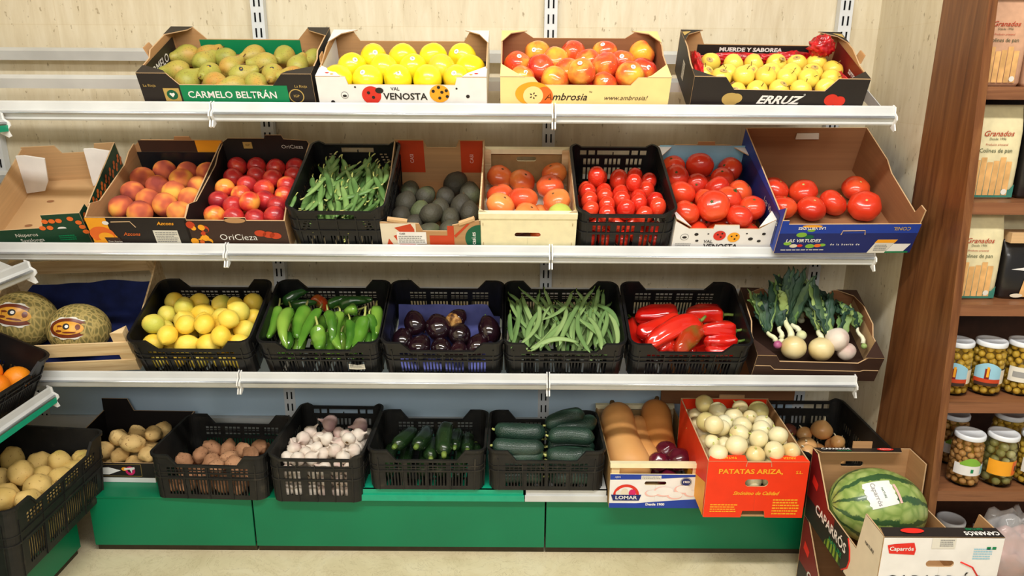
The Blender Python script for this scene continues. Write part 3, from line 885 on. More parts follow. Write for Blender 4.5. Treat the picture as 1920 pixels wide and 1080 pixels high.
proto('beef_tomato', [blob(m['tomato_skin'], .0425, .80, 7, .030, .14, .06, .04, s) for s in (1, 2, 3)], .038,
      [('stem_scar', blob(m['stem_pale'], .0042, .35, 5, .2, seg=10, rings=5), T(0, 0, .0290))])
proto('round_tomato', [blob(m['tomato_skin'], .0415, .86, 5, .015, .10, .03, .03, s) for s in (1, 2)], .038,
      [('stem_scar', blob(m['calyx_green'], .0045, .35, 5, .3, seg=10, rings=5), T(0, 0, .0325))])
proto('calyx_tomato', [blob(m['tomato_skin'], .0375, .85, 6, .02, .08, .03, .03, s) for s in (1,)], .036,
      [('calyx', star_calyx('calyx_green', .031, 6, .55), T(0, 0, 0))])
proto('orange_tomato', [blob(m['orange_tomato_skin'], .0445, .82, 8, .035, .12, .05, .04, s) for s in (1, 2, 3)], .040,
      [('stem_scar', blob(m['stem_brown'], .0045, .35, 5, .2, seg=10, rings=5), T(0, 0, .0325))])
proto('green_tomato', [blob(m['green_tomato_skin'], .0400, .84, 7, .02, .10, .04, .03, 2)], .038)
proto('plum_tomato', [blob(m['plum_tomato_skin'], .0255, 1.22, 0, 0, .04, 0, .03, s, egg=.03) for s in (1, 2)], .0268)
proto('lemon', [blob(m['lemon_skin'], .0290, 1.10, 0, 0, 0, 0, .05, s, nip=.16, nip_b=.06) for s in (1, 2, 3)], .0295)
proto('potato', [blob(m['potato_skin'], .0300, 1.25, 0, 0, 0, 0, .22, s, sx=.9, seg=20) for s in (1, 2, 3, 4)], .030)
proto('red_potato', [blob(m['red_potato_skin'], .0280, 1.30, 0, 0, 0, 0, .25, s, sx=.9, seg=20) for s in (5, 6, 7, 8)], .029)
proto('new_potato', [blob(m['new_potato_skin'], .0300, 1.2, 0, 0, 0, 0, .15, s, sx=.95, seg=20) for s in (2, 4, 6)], .031)
proto('white_onion', [blob(m['white_onion_skin'], .0315, .90, 0, 0, 0, 0, .03, s, nip=.10, nip_b=.05) for s in (1, 2, 3)], .0305,
      [('neck_tip', stalk('stem_pale', [(0, 0, .028), (.001, 0, .034), (.003, 0, .038)], .0038, .0016), T(0, 0, 0))])
proto('pale_onion', [blob(m['pale_onion_skin'], .0320, 1.0, 0, 0, 0, 0, .03, s, nip=.10) for s in (1, 2)], .031)
proto('brown_onion', [blob(m['brown_onion_skin'], .0330, .88, 9, .012, 0, 0, .03, s, nip=.16) for s in (1, 2)], .0315,
      [('dry_neck', stalk('stem_cream', [(0, 0, .028), (.001, 0, .037), (.004, 0, .044)], .0045, .0018), T(0, 0, 0))])
proto('red_onion', [blob(m['red_onion_skin'], .0330, .88, 9, .012, 0, 0, .03, s, nip=.16) for s in (1, 2)], .0315)
proto('shallot_onion', [blob(m['shallot_skin'], .030, .9, 0, 0, 0, 0, .05, 3, nip=.1)], .029)
def garlic_meshes():
    out = []
    for s in (1, 2, 3):
        mb = MB(); prof = [(.002, -.016), (.012, -.0175), (.020, -.012), (.0235, -.002), (.021, .009), (.0135, .0165), (.006, .022), (.0035, .030), (.0028, .037), (.001, .0375)]
        mb.lathe(prof, 24, m['garlic_skin'], None, lambda r, z, t, s=s: ((r*(1+.10*abs(math.cos(3.5*t+s))*min(1, r/.015)))*math.cos(t)+.0015*s*max(0, z*40)**2*.3, (r*(1+.10*abs(math.cos(3.5*t+s))*min(1, r/.015)))*math.sin(t), z))
        out.append(mb.mesh('garlic'))
    return out
proto('garlic_bulb', garlic_meshes(), .0215, [('roots', blob(m['stem_brown'], .006, .35, 7, .2, seg=12, rings=5), T(0, 0, -.0165))])
gm = garlic_meshes()[0].copy(); gm.materials[0] = m['purple_garlic_skin']
proto('purple_garlic', [gm], .0225)
proto('orange', [blob(m['orange_skin'], .0375, .97, 0, 0, .03, .05, .02, 1)], .037, [('stem_button', blob(m['stem_brown'], .003, .5, seg=8, rings=5), T(0, 0, .0355))])
proto('aubergine', [blob(m['aubergine_skin'], .0370, 1.25, 0, 0, 0, 0, .04, s, egg=-.16, seg=28, rings=18) for s in (1, 2)], .038)
proto('melon', [blob(m['netted_melon_skin'], .086, 1.0, 0, 0, 0, 0, .02, s, seg=40, rings=26, sx=1.12) for s in (1, 2)], .086)
STK = {'yellow_apple': sticker_mesh(.0388, .0066), 'blush_apple': sticker_mesh(.0362, .0062), 'pear': sticker_mesh(.0322, .0060, 'sticker_ink', 'print_yellow', ex=1.3),
       'golden_apple': sticker_mesh(.0298, .0062, 'print_gold', 'sticker_ink', ex=1.7)}

def rand_rot(rnd, up=None):
    if up is None: return Euler((rnd.uniform(0, 6.28), rnd.uniform(0, 6.28), rnd.uniform(0, 6.28))).to_matrix().to_4x4()
    return Euler((rnd.uniform(-up, up), rnd.uniform(-up, up), rnd.uniform(0, 6.28))).to_matrix().to_4x4()
def axis_rot(ax, rnd=None):
    """local z along ax"""
    q = Vector((0, 0, 1)).rotation_difference(Vector(ax).normalized())
    M = q.to_matrix().to_4x4()
    if rnd: M = M @ RZ(rnd.uniform(0, 360))
    return M
def put(key, name, M, rnd, sticker=None):
    """one more of a kind: shares the shape data, its parts are objects of their own"""
    p = PR[key]; o = link(name, rnd.choice(p['meshes']), None, M)
    for nm, me, L in p['parts']: link(nm, me, o, L)
    if sticker is not None:
        # turn the sticker's +x to the given world direction
        d = (M.to_3x3().inverted() @ sticker).normalized()
        q = Vector((1, 0, 0)).rotation_difference(d)
        link('sticker', STK[key], o, q.to_matrix().to_4x4())
    return o

ORD = ['first', 'second', 'third', 'fourth', 'fifth', 'sixth', 'seventh', 'eighth', 'ninth', 'tenth', 'eleventh', 'twelfth', 'thirteenth']
def settle(items, x0, x1, y0, y1, it=110, g=.0016, lean=0.0):
    """spheres fall onto the floor z=0 of a box and push each other apart"""
    n = len(items)
    P = [[i['x'], i['y'], i['z']] for i in items]; R = [i['r'] for i in items]; T0 = [(i['x'], i['y'], i['z']) for i in items]; top = [i.get('top', False) for i in items]
    for k in range(it):
        gg = g if k < it-12 else 0
        for i in range(n):
            if not top[i]: P[i][2] -= gg
            elif gg:
                for q_ in range(3): P[i][q_] += (T0[i][q_]-P[i][q_])*.3
        for s in range(2):
            for i in range(n):
                a = P[i]; ra = R[i]
                for j in range(i+1, n):
                    b = P[j]; m_ = ra+R[j]
                    dz = b[2]-a[2]
                    if dz > m_ or dz < -m_: continue
                    dy = b[1]-a[1]
                    if dy > m_ or dy < -m_: continue
                    dx = b[0]-a[0]
                    q = dx*dx+dy*dy+dz*dz
                    if q < m_*m_:
                        q = math.sqrt(q) or 1e-5; c = (m_-q)/q*.5
                        dx *= c; dy *= c; dz *= c
                        a[0] -= dx; a[1] -= dy; a[2] -= dz; b[0] += dx; b[1] += dy; b[2] += dz
            for i in range(n):
                a = P[i]; r = R[i]
                a[0] = min(max(a[0], x0+r), x1-r); a[1] = min(max(a[1], y0+r), y1-r); a[2] = max(a[2], r)
    for i, p in zip(items, P): i['x'], i['y'], i['z'] = p
    return items

def heap(M, W, D, key, name, desc, where, rows, h, cat, group, s=1.0, under=0, up=None, stick=None, kinds=None, margin=.009, floor=.005, seed=1, x0=None, bounds=None, axis=None, dscs=None, it=110, keepz=False, hrow=None, scale_rows=None):
    """rows: lists of photo pixels of the fruit one can see, back row first; unprojected onto the plane h above the box floor,
    then settled with `under` more fruit below them"""
    rnd = random.Random(seed*97+11); items = []
    r0 = PR[key]['r']*s
    for ri, row in enumerate(rows):
        for ci, q in enumerate(sorted(row, key=lambda a: a[0])):
            hh = h if hrow is None else hrow[ri]
            p = px_local(q[0], q[1], M, hh)
            kk = (kinds or {}).get((ri, ci), key)
            sc = s*(q[2] if len(q) > 2 and q[2] else 1.0)*(scale_rows[ri] if scale_rows else 1)
            items.append(dict(x=p.x, y=p.y, z=hh, r=PR[kk]['r']*sc, top=True, ri=ri, ci=ci, key=kk, s=sc, q=q))
    b = bounds or (-W/2+margin, W/2-margin, margin, D-margin)
    if under:
        # lower layers on a staggered grid, only under fruit that lies above
        st = r0*2.04; tops = list(items); spots = []; lv = 0; zl = r0+floor
        while zl < max(i['z'] for i in tops)-r0*.9:
            y = b[2]+r0+(.5*r0 if lv % 2 else 0); k = 0
            while y < b[3]-r0+1e-6:
                x = b[0]+r0+(r0 if (k+lv) % 2 else 0)
                while x < b[1]-r0+1e-6:
                    near = [i for i in tops if (x-i['x'])**2+(y-i['y'])**2 < (r0*2.2)**2]
                    if near and min(i['z'] for i in near) > zl+r0*1.1: spots.append((-y-zl*.5, x, y, zl))
                    x += st
                y += st*.88; k += 1
            zl += r0*1.68; lv += 1
        spots.sort(reverse=True)
        for _, x, y, z_ in spots[:under]:
            items.append(dict(x=x+rnd.uniform(-.002, .002), y=y, z=z_, r=r0*.97, ri=None, key=key, s=s*.98, q=(x, y)))
    for i in items: i['z'] -= floor
    settle(items, *b, it=it)
    nr = len(rows); out = []
    for i in items:
        z = i['z']+floor
        ang = i['q'][3] if len(i['q']) > 3 else None
        if i['ri'] is not None and ang is not None:
            R = axis_rot((math.cos(ang*D2R), math.sin(ang*D2R), rnd.uniform(.1, .35)), rnd)
        elif axis is not None and i['ri'] is not None: R = axis_rot(Vector(axis)+Vector((rnd.uniform(-.3, .3), rnd.uniform(-.3, .3), rnd.uniform(-.2, .2))), rnd)
        else: R = rand_rot(rnd, up)
        Mo = M @ T(i['x'], i['y'], z) @ R @ SX(i['s'], i['s'], i['s'])
        st = None
        if stick and i['ri'] is not None and rnd.random() < stick:
            st = Vector((rnd.uniform(-.5, .5), -1.0, rnd.uniform(.25, 1.0)))
        ds = desc
        if dscs and i['key'] in dscs: ds = dscs[i['key']]
        o = put(i['key'], name, Mo, rnd, st)
        if i['ri'] is None: tag(o, f'{ds} half hidden in the lower layer of the {where}', cat, group)
        else:
            rn = 'back row' if i['ri'] == 0 else 'front row' if i['ri'] == nr-1 else ORD[i['ri']]+' row from back'
            if nr == 1: rn = 'only row'
            sn = len(rows[i['ri']])
            tag(o, f'{ds}, {ORD[i["ci"]]} from the left, {rn}, {where}', cat, group)
        out.append(o)
    return out
# ---------------------------------------------------------------- boxes, crates and what they hold
def XF(px, py, Y):
    return px_plane(px, py, (0, Y, 0), Vector((0, 1, 0))).x
def O(ox, oy, s, pts):
    """crop coordinates -> photo pixels"""
    out = []
    for p in pts:
        out.append((ox+p[0]/s, oy+p[1]/s)+tuple(p[2:]))
    return out
def RW(ox, oy, s, rows): return [O(ox, oy, s, r) for r in rows]
def dip_profile(h, H, lo, flat, sl):
    """corners at H, dropping to lo in the middle"""
    return [(-h, H), (-h+flat, H), (-h+flat+sl, lo), (h-flat-sl, lo), (h-flat, H), (h, H)]

# ============ top shelf
# -- pears
W, D = .50, .30
Mb = F[1] @ T(XF(434, 189, 2.22)-.008, .004, 0)
pr_f = dip_profile(W/2, .115, .080, .085, .03)
r, fp, bp, sp = carton(Mb, W, D, .13, 'print_black', 'kraft', front=pr_f, back=dip_profile(W/2, .135, .098, .07, .035), side=[(-.146, .115), (-.05, .118), (-.03, .135), (.146, .135)], name='cardboard_box',
    label='black and green cardboard pear box at the left end of the top shelf', outer_back='print_emerald', group='cardboard boxes on the top shelf')
patch(fp, rect(-.135, .175, .002, .080), P_front(0, 0), 'print_emerald', 'green_band')
text(fp, 'CARMELO BELTRÁN', .0205, P_front(.012, .050, .0012), 'print_white', .02, sx=.98)
text(fp, 'La Rioja', .008, P_front(-.222, .078, .001), 'print_gold'); text(fp, 'La Rioja', .008, P_front(.215, .078, .001), 'print_gold')
patch(fp, rect(-.186, -.140, .030, .070), P_front(0, 0), 'print_gold', 'gold_square')
patch(fp, circ(-.163, .050, .016, .015), P_front(0, 0, .0011), 'print_green', 'apple_emblem')
patch(fp, [(-.163, .042), (-.171, .052), (-.168, .057), (-.163, .054), (-.158, .057), (-.155, .052)], P_front(0, 0, .0015), 'print_white', 'heart_emblem')
patch(fp, circ(.198, .048, .022), P_front(0, 0), 'print_gold', 'gold_seal'); patch(fp, circ(.198, .048, .019), P_front(0, 0, .0011), 'print_black', 'seal_field'); text(fp, 'IGP', .008, P_front(.198, .048, .0015), 'print_gold')
patch(bp, rect(-.17, .15, .05, .097), T(0, D-.0047, 0) @ FRONT, 'print_emerald', 'green_band')
patch(sp[0], rect(-.13, .13, .006, .112), T(-W/2+.0047, D/2, 0) @ RZ(90) @ FRONT, 'print_black', 'black_lining')
text(sp[0], 'CARMELO', .026, T(-W/2+.0054, D/2-.02, .075) @ RZ(90) @ FRONT, 'print_white', .02)
patch(sp[1], rect(-.13, .13, .006, .112), T(W/2-.0047, D/2, 0) @ RZ(-90) @ FRONT, 'print_black', 'black_lining')
corner_tab(r, [(-.25, 0), (-.165, 0), (-.178, .018), (-.25, .055)], .1165, 'print_black'); corner_tab(r, [(.25, 0), (.165, 0), (.178, .018), (.25, .055)], .1165, 'print_black')
corner_tab(r, [(-.25, .3), (-.18, .3), (-.19, .275), (-.25, .235)], .1370, 'print_black'); corner_tab(r, [(.25, .3), (.18, .3), (.19, .275), (.25, .235)], .1370, 'print_black')
mb = MB(); mb.prism([(-.02, .118), (.03, .118), (.028, .142), (-.014, .142)], lambda u, v, t: (-W/2-t-.012*(v-.118)/.024, D/2+u-.02, v), 0, .004, M_['kraft']); link('card_tongue', mb.mesh('tongue', False), r)
rows = [O(0, 0, 3, [(1100, 295, 1.05, 215), (1190, 280, 1.0, 40), (1245, 325, 1, 200), (1430, 310, 1, 235), (1600, 318, 1, 262), (1765, 335, 1, 250)]),
        O(0, 0, 3, [(1150, 350, 1, 60), (1310, 385, 1, 65), (1490, 360, 1.05, 200), (1675, 375, 1, 80)]),
        O(0, 0, 3, [(1000, 400, 1, 200), (1185, 420, 1, 262), (1345, 430, 1, 20), (1540, 430, 1, 275), (1630, 430, 1, 190)]),
        O(0, 0, 3, [(1060, 455, 1.1, 62), (1230, 465, 1, 330), (1330, 470, 1, 215), (1430, 470, 1.02, 300)])]
heap(Mb, W, D, 'pear', 'pear', 'green speckled pear', 'pear box', rows, .050, 'fruit', 'pears in the black box on the top shelf', under=23, seed=1, stick=.18, hrow=[.060, .066, .060, .056])

# -- yellow apples
Mb = F[1] @ T(XF(755, 190, 2.22), .004, 0); W = .49
r, fp, bp, sp = carton(Mb, W, D, .12, 'print_white', 'kraft', front=dip_profile(W/2, .108, .084, .085, .006), back=dip_profile(W/2, .128, .095, .06, .02), side=[(-.146, .108), (-.06, .112), (.02, .128), (.146, .128)],
    label='white ladybird printed cardboard box of yellow apples on the top shelf', group='cardboard boxes on the top shelf')
text(fp, 'VAL', .010, P_front(-.020, .072, .001), 'print_black', .02); text(fp, 'VENOSTA', .020, P_front(.008, .048, .001), 'print_black', .03)
patch(fp, circ(-.090, .052, .028, .028, 30), P_front(0, 0), 'print_tomato', 'ladybird_body'); patch(fp, circ(-.066, .067, .012, .009), P_front(0, 0, .0011), 'print_black', 'ladybird_head')
patch(fp, circ(.108, .058, .029, .027, 30), P_front(0, 0), 'print_amber', 'ladybird_body')
for a, b in ((-.098, .060), (-.085, .046), (.09, .066), (.106, .078), (.115, .063), (.128, .068), (.108, .045), (.130, .050)): patch(fp, circ(a, b, .0048, n=12), P_front(0, 0, .0015), 'print_black', 'ladybird_dot')
for a, b, q in ((-.135, .077, .003), (.158, .074, .003), (.190, .050, .0055), (-.205, .030, .006)): patch(fp, circ(a, b, q, n=14), P_front(0, 0), 'print_black', 'black_dot')
patch(fp, circ(-.168, .052, .011), P_front(0, 0), 'print_grey', 'ring_mark'); patch(fp, circ(-.168, .052, .009), P_front(0, 0, .0011), 'print_white', 'ring_field'); patch(fp, circ(-.168, .050, .006, .004), P_front(0, 0, .0015), 'print_black', 'oval_mark')
patch(sp[0], rect(-.14, .14, .006, .106), T(-W/2+.0047, D/2, 0) @ RZ(90) @ FRONT, 'print_white', 'white_lining')
mb = MB(); mb.box(-W/2+.006, W/2-.006, .006, D-.006, .028, .031, M_['tray_plastic']); link('fruit_tray', mb.mesh('tray', False), r)
for sg in (-1, 1):
    c1 = corner_tab(r, [(sg*W/2, 0), (sg*(W/2-.07), 0), (sg*(W/2-.055), .025), (sg*W/2, .075)], .1105, 'print_white')
    patch(c1, circ(sg*(W/2-.03), .02, .006, .004, 12), T(0, 0, .1112), 'print_tomato', 'ladybird_mark'); patch(c1, circ(sg*(W/2-.045), .012, .005, .004, 12), T(0, 0, .1112), 'print_amber', 'ladybird_mark')
    corner_tab(r, [(sg*W/2, D), (sg*(W/2-.075), D), (sg*(W/2-.03), D-.03), (sg*W/2, D-.10)], .1300, 'print_white')
mb = MB(); mb.prism([(-.02, .108), (.02, .108), (.018, .130), (-.018, .130)], lambda u, v, t: (-W/2-t, D/2+u-.04, v), 0, .004, M_['kraft']); link('card_tongue', mb.mesh('tongue', False), r)
rows = RW(560, 40, 4.8, [[(680, 345), (950, 340), (1230, 345), (1480, 345)], [(475, 425), (760, 450), (1020, 440), (1270, 460), (1530, 430)], [(370, 535), (620, 550), (895, 560), (1155, 570), (1400, 560)]])
heap(Mb, W, D, 'yellow_apple', 'apple', 'bright yellow apple', 'ladybird box', rows, .076, 'fruit', 'yellow apples in the white ladybird box', seed=2, stick=.7, floor=.031, s=1.14)

# -- blush apples
Mb = F[1] @ T(XF(1096, 191, 2.22), .004, 0); W = .49
r, fp, bp, sp = carton(Mb, W, D, .12, 'print_cream', 'kraft_dark', front=dip_profile(W/2, .110, .086, .095, .02), back=dip_profile(W/2, .128, .108, .07, .03), side=[(-.146, .110), (.0, .114), (.04, .128), (.146, .128)],
    label='cream cardboard box of red and yellow apples on the top shelf', group='cardboard boxes on the top shelf')
text(fp, 'Ambrosia', .022, P_front(-.055, .050, .001), 'print_black', .01, shear=.3); text(fp, '™', .008, P_front(.016, .064, .001), 'print_black')
text(fp, 'www.ambrosia!', .014, P_front(.118, .048, .001), 'print_brown', 0, shear=.35)
patch(fp, circ(-.150, .060, .052, .036, 30), P_front(0, 0), 'print_amber', 'apple_picture'); patch(fp, circ(-.118, .050, .026, .032, 24), P_front(0, 0, .0010), 'print_orange', 'apple_blush')
patch(fp, circ(-.150, .054, .029, .029, 30), P_front(0, 0, .0013), 'print_cream', 'apple_flesh')
for k in range(5): patch(fp, [(-.150+.003*math.cos(k*1.257), .054+.003*math.sin(k*1.257)), (-.150+.008*math.cos(k*1.257+.3), .054+.008*math.sin(k*1.257+.3)), (-.150+.012*math.cos(k*1.257), .054+.012*math.sin(k*1.257)), (-.150+.008*math.cos(k*1.257-.3), .054+.008*math.sin(k*1.257-.3))], P_front(0, 0, .0017), 'print_brown', 'apple_pip')
patch(sp[0], rect(-.14, .14, .006, .108), T(-W/2+.0047, D/2, 0) @ RZ(90) @ FRONT, 'print_tomato', 'red_lining')
mb = MB(); mb.box(-W/2+.006, W/2-.006, .006, D-.006, .030, .033, M_['red_film']); link('fruit_tray', mb.mesh('tray', False), r)
for sg in (-1, 1):
    corner_tab(r, [(sg*W/2, 0), (sg*(W/2-.07), 0), (sg*(W/2-.055), .012), (sg*W/2, .09)], .1125, 'print_cream')
    corner_tab(r, [(sg*W/2, D), (sg*(W/2-.08), D), (sg*(W/2-.03), D-.02), (sg*W/2, D-.09)], .1305, 'print_cream')
rows = RW(920, 40, 4.8, [[(425, 285), (740, 280), (1025, 290), (1370, 290)], [(235, 400), (590, 365), (885, 375), (1180, 385)], [(425, 450), (730, 465), (1020, 465), (1340, 460)], [(300, 505, .9), (560, 545), (880, 560), (1030, 530, .9), (1175, 560)]])
heap(Mb, W, D, 'blush_apple', 'apple', 'shiny blushed apple', 'cream box', rows, .072, 'fruit', 'red and yellow apples in the cream box', seed=3, stick=.75, floor=.033, up=.7, s=1.14, hrow=[.076, .078, .082, .080])

# -- golden apples
Mb = F[1] @ T(XF(1458, 190, 2.22), .004, 0) @ RZ(-1.5); W = .50
r, fp, bp, sp = carton(Mb, W, D, .12, 'print_black', 'kraft', front=dip_profile(W/2, .112, .074, .09, .03), back=dip_profile(W/2, .132, .090, .06, .02), side=[(-.146, .112), (-.06, .114), (.02, .132), (.146, .132)],
    label='black cardboard box of small yellow apples at the right end of the top shelf', group='cardboard boxes on the top shelf')
text(fp, 'ERRUZ', .024, P_front(.0, .044, .001), 'print_white', .05, shear=.45, sx=1.15); text(fp, '®', .006, P_front(.075, .062, .001), 'print_white')
patch(fp, circ(-.135, .045, .026, .020), P_front(0, 0), 'print_gold', 'potato_picture'); patch(fp, circ(-.120, .048, .018, .015), P_front(0, 0, .001), 'print_gold', 'potato_picture')
patch(fp, circ(.155, .048, .020, .018), P_front(0, 0), 'print_tomato', 'tomato_picture'); patch(fp, circ(.178, .044, .018, .016), P_front(0, 0, .001), 'print_tomato', 'tomato_picture')
patch(bp, rect(-.19, .19, .02, .089), T(0, D-.0047, 0) @ FRONT, 'print_black', 'black_lining'); text(bp, 'MUERDE Y SABOREA', .0125, T(-.02, D-.0055, .074) @ FRONT, 'print_white', .06, sx=1.2)
patch(sp[1], rect(-.14, .14, .006, .110), T(W/2-.0047, D/2, 0) @ RZ(-90) @ FRONT, 'print_maroon', 'dark_lining'); text(sp[1], 'erruz', .018, T(W/2-.0055, D/2-.03, .075) @ RZ(-90) @ FRONT, 'print_white', .04, flip=True)
patch(sp[0], rect(-.035, .0, .03, .085), P_left(D/2, 0, W), 'print_offwhite', 'paper_label'); small_print(sp[0], P_left(D/2+.018, .058, W, .0012), .026, .045, 6, 'print_grey')
for sg in (-1, 1):
    corner_tab(r, [(sg*W/2, 0), (sg*(W/2-.06), 0), (sg*(W/2-.05), .006), (sg*W/2, .05)], .1145, 'print_black')
    c1 = corner_tab(r, [(sg*W/2, D), (sg*(W/2-.07), D), (sg*(W/2-.02), D-.035), (sg*W/2, D-.09)], .1345, 'print_black')
    patch(c1, [(sg*(W/2-.002), D-.02), (sg*(W/2-.03), D-.015), (sg*(W/2-.004), D-.05)], T(0, 0, .1352), 'print_gold', 'leaf_picture')
mb = MB(); mb.prism([(-.02, .116), (.025, .116), (.022, .140), (-.016, .140)], lambda u, v, t: (W/2+t+.3*(v-.116), D/2+u-.03, v), 0, .004, M_['kraft']); link('card_tongue', mb.mesh('tongue', False), r)
# crumpled red film
for nm, cx, cy, cz, sx_, sy_, sz_ in (('film_wad', .178, .238, .112, .034, .030, .030), ('film_edge', .10, .272, .055, .09, .014, .022), ('film_edge', -.212, .16, .070, .014, .09, .030), ('film_edge', -.05, .277, .050, .12, .010, .018), ('film_edge', .215, .10, .055, .014, .06, .02)):
    mb = MB(); mb.lathe([(math.sin(math.pi*i/26), math.cos(math.pi*i/26)) for i in range(0, 27)], 40, M_['red_film'], None,
        lambda q, z, t: Vector((q*math.cos(t)*sx_, q*math.sin(t)*sy_, z*sz_))*(1+.35*noise.noise(Vector((q*math.cos(t)*3.1, q*math.sin(t)*3.1, z*3.1+cx*9)))+.30*abs(noise.noise(Vector((q*math.cos(t)*6, q*math.sin(t)*6, z*6))))))
    link(nm, mb.mesh(nm), r, T(cx, cy, cz))['label'] = 'crumpled red film'
rows = RW(1260, 0, 4.174, [[(300, 490), (480, 500), (640, 500), (815, 500), (980, 500), (1140, 505), (1280, 545)],
    [(265, 590), (440, 580), (605, 580), (770, 570), (930, 580), (1100, 580), (1230, 620)],
    [(400, 640), (550, 640), (720, 650), (885, 630), (1060, 650)], [(515, 700), (670, 695), (860, 700), (1030, 700), (1195, 690)]])
heap(Mb, W, D, 'golden_apple', 'apple', 'small golden apple', 'black box', rows, .062, 'fruit', 'small golden apples in the black box', seed=4, stick=.5, under=30, up=.9, s=1.06, hrow=[.060, .064, .066, .062])

# ============ second shelf
W, D = .305, .40
# -- empty loquat box
Mb = F[2] @ T(-1.468, .012, 0) @ RZ(7); W = .305
lw = W/2
r, fp, bp, sp = carton(Mb, W, D, .13, 'print_dkgreen', 'kraft_light', front=[(-lw, .095), (-.115, .095), (-.105, .072), (.030, .072), (.040, .105), (.040, .118), (lw, .118)], back=[(-lw, .14), (-.045, .14), (-.03, .11), (.075, .11), (.085, .14), (lw, .14)],
    side_l=[(-.196, .095), (.196, .135)], side_r=[(-.196, .118), (-.15, .118), (-.14, .095), (-.10, .105), (.196, .14)], label='empty green cardboard box printed with orange loquats, lined in plain brown', group='cardboard boxes on the second shelf')
text(fp, 'Nísperos', .0125, P_front(-.025, .050, .001), 'print_offwhite'); text(fp, 'Sayalonga', .0125, P_front(-.015, .030, .001), 'print_offwhite')
patch(fp, circ(.085, .066, .013, .007, 14, 0, 180), P_front(0, 0), 'print_white', 'tree_mark'); small_print(fp, P_front(.09, .032), .05, .022, 3, 'print_emerald')
rr = random.Random(5)
for a, b in ((-.150, .078), (-.140, .060), (-.155, .040), (-.145, .02), (.045, .095), (.065, .095), (.085, .095), (.030, .072), (.052, .072), (.14, .085), (.150, .050), (.145, .068), (.12, .10)):
    patch(fp, circ(a, b, .0095, .008, 14), P_front(0, 0, .001+rr.random()*.0005), 'print_orange', 'loquat_picture')
for q in range(26):
    yy = .015+q*.0148; b = .085-.045*(q % 3)/2+.008*math.sin(q*2.1)
    for dz in (0, .018): patch(sp[1], circ(yy-D/2+.5*dz, b+dz*.6, .0085, .0075, 12), P_right(D/2, 0, W, .0008+.0001*(q % 3)), 'print_orange', 'loquat_picture')
text(sp[1], 'Muy Sayalonga', .022, P_right(D/2, .045, W, .0014), 'print_sky', 0, shear=.3)
for x0, x1, yy in ((-.148, -.06, .34), (.060, .148, .365)):
    mb = MB(); mb.prism([(x0, .015), (x0+.06, .02), (x1-.01, .05), (x1, .125), (x1-.06, .138), (x0, .138)], lambda u, v, t: (u, yy+t+.05*(1-v/.14)*(-.8), v), 0, .006, M_['print_white'])
    link('folded_white_card', mb.mesh('flap', False), r)['label'] = 'torn white card flap'
for a, b in ((-.06, .26), (-.08, .12)):
    patch(r, circ(a, b, .012, .007, 16), T(0, 0, .0062), 'kraft_dark', 'finger_hole')
# -- peaches
W = .305
Mb = F[2] @ T(XF(257, 455, 2.22)+.016, .004, 0)
hw = W/2
r, fp, bp, sp = carton(Mb, W, D, .13, 'print_black', 'kraft', front=[(-hw, .120), (hw, .120)], back=[(-hw, .140), (-hw+.03, .165), (-.01, .165), (-.005, .178), (.045, .178), (.05, .165), (hw, .165)],
    side=[(-.196, .120), (-.15, .138), (-.1, .115), (.10, .125), (.15, .145), (.196, .150)], label='black and yellow cardboard peach box with a printed peach', group='cardboard boxes on the second shelf')
patch(fp, [(-hw, 0), (-.05, 0), (-.09, .078), (-.09, .119), (-hw, .119)], P_front(0, 0), 'print_amber', 'yellow_field')
patch(fp, circ(-.118, .058, .038, .030, 24), P_front(0, 0, .001), 'print_orange', 'peach_picture'); patch(fp, circ(-.108, .048, .024, .018, 20), P_front(0, 0, .0014), 'print_amber', 'peach_flesh'); patch(fp, circ(-.128, .020, .03, .018, 20), P_front(0, 0, .0016), 'print_amber', 'peach_picture')
patch(fp, [(-.108, .018), (-.058, .018), (-.070, .048), (-.115, .048)], P_front(0, 0, .0018), 'print_brown', 'dark_badge'); text(fp, 'Don Azarbe', .006, P_front(-.086, .033, .0022), 'print_offwhite')
text(fp, 'Azcons', .012, P_front(-.028, .060, .001), 'print_orange', .01, shear=.3); text(fp, 'Azcons', .012, P_front(.085, .100, .001), 'print_amber', .03, shear=.3)
patch(fp, rect(.04, .115, .025, .075), P_front(0, 0), 'print_offwhite', 'paper_label'); small_print(fp, P_front(.078, .05, .0011), .066, .04, 6, 'print_grey'); patch(fp, circ(-.094, .102, .010, .007, 16), P_front(0, 0, .0019), 'print_white', 'round_sticker')
mb = MB(); mb.tube([(-.078, .0005, .104), (-.02, .0005, .106), (-.008, .0005, .085)], .0016, 6, M_['kraft_edge']); link('tongue_slot', mb.mesh('slot', False), fp)
patch(bp, rect(.06, hw-.004, .120, .164), T(0, D-.0047, 0) @ FRONT, 'print_amber', 'yellow_field'); patch(bp, rect(-hw+.02, .06, .12, .163), T(0, D-.0047, 0) @ FRONT, 'print_brown', 'dark_field')
mb = MB(); mb.box(-hw+.006, hw-.006, .006, D-.006, .018, .021, M_['tray_plastic']); mb.box(-hw+.006, hw-.006, D-.010, D-.006, .02, .12, M_['tray_plastic']); link('fruit_tray', mb.mesh('tray', False), r)
rows = RW(0, 230, 4, [[(1260, 370), (1430, 315), (1545, 380)], [(1085, 415), (1205, 475), (1375, 425), (1475, 475)], [(1005, 525), (1120, 585), (1310, 525), (1420, 575)], [(930, 640), (1055, 665), (1235, 635), (1325, 665)]])
heap(Mb, W, D, 'peach', 'peach', 'fuzzy peach', 'peach box', rows, .075, 'fruit', 'peaches in the black and yellow box', seed=5, floor=.021, s=1.08, under=20, hrow=[.068, .074, .080, .085])

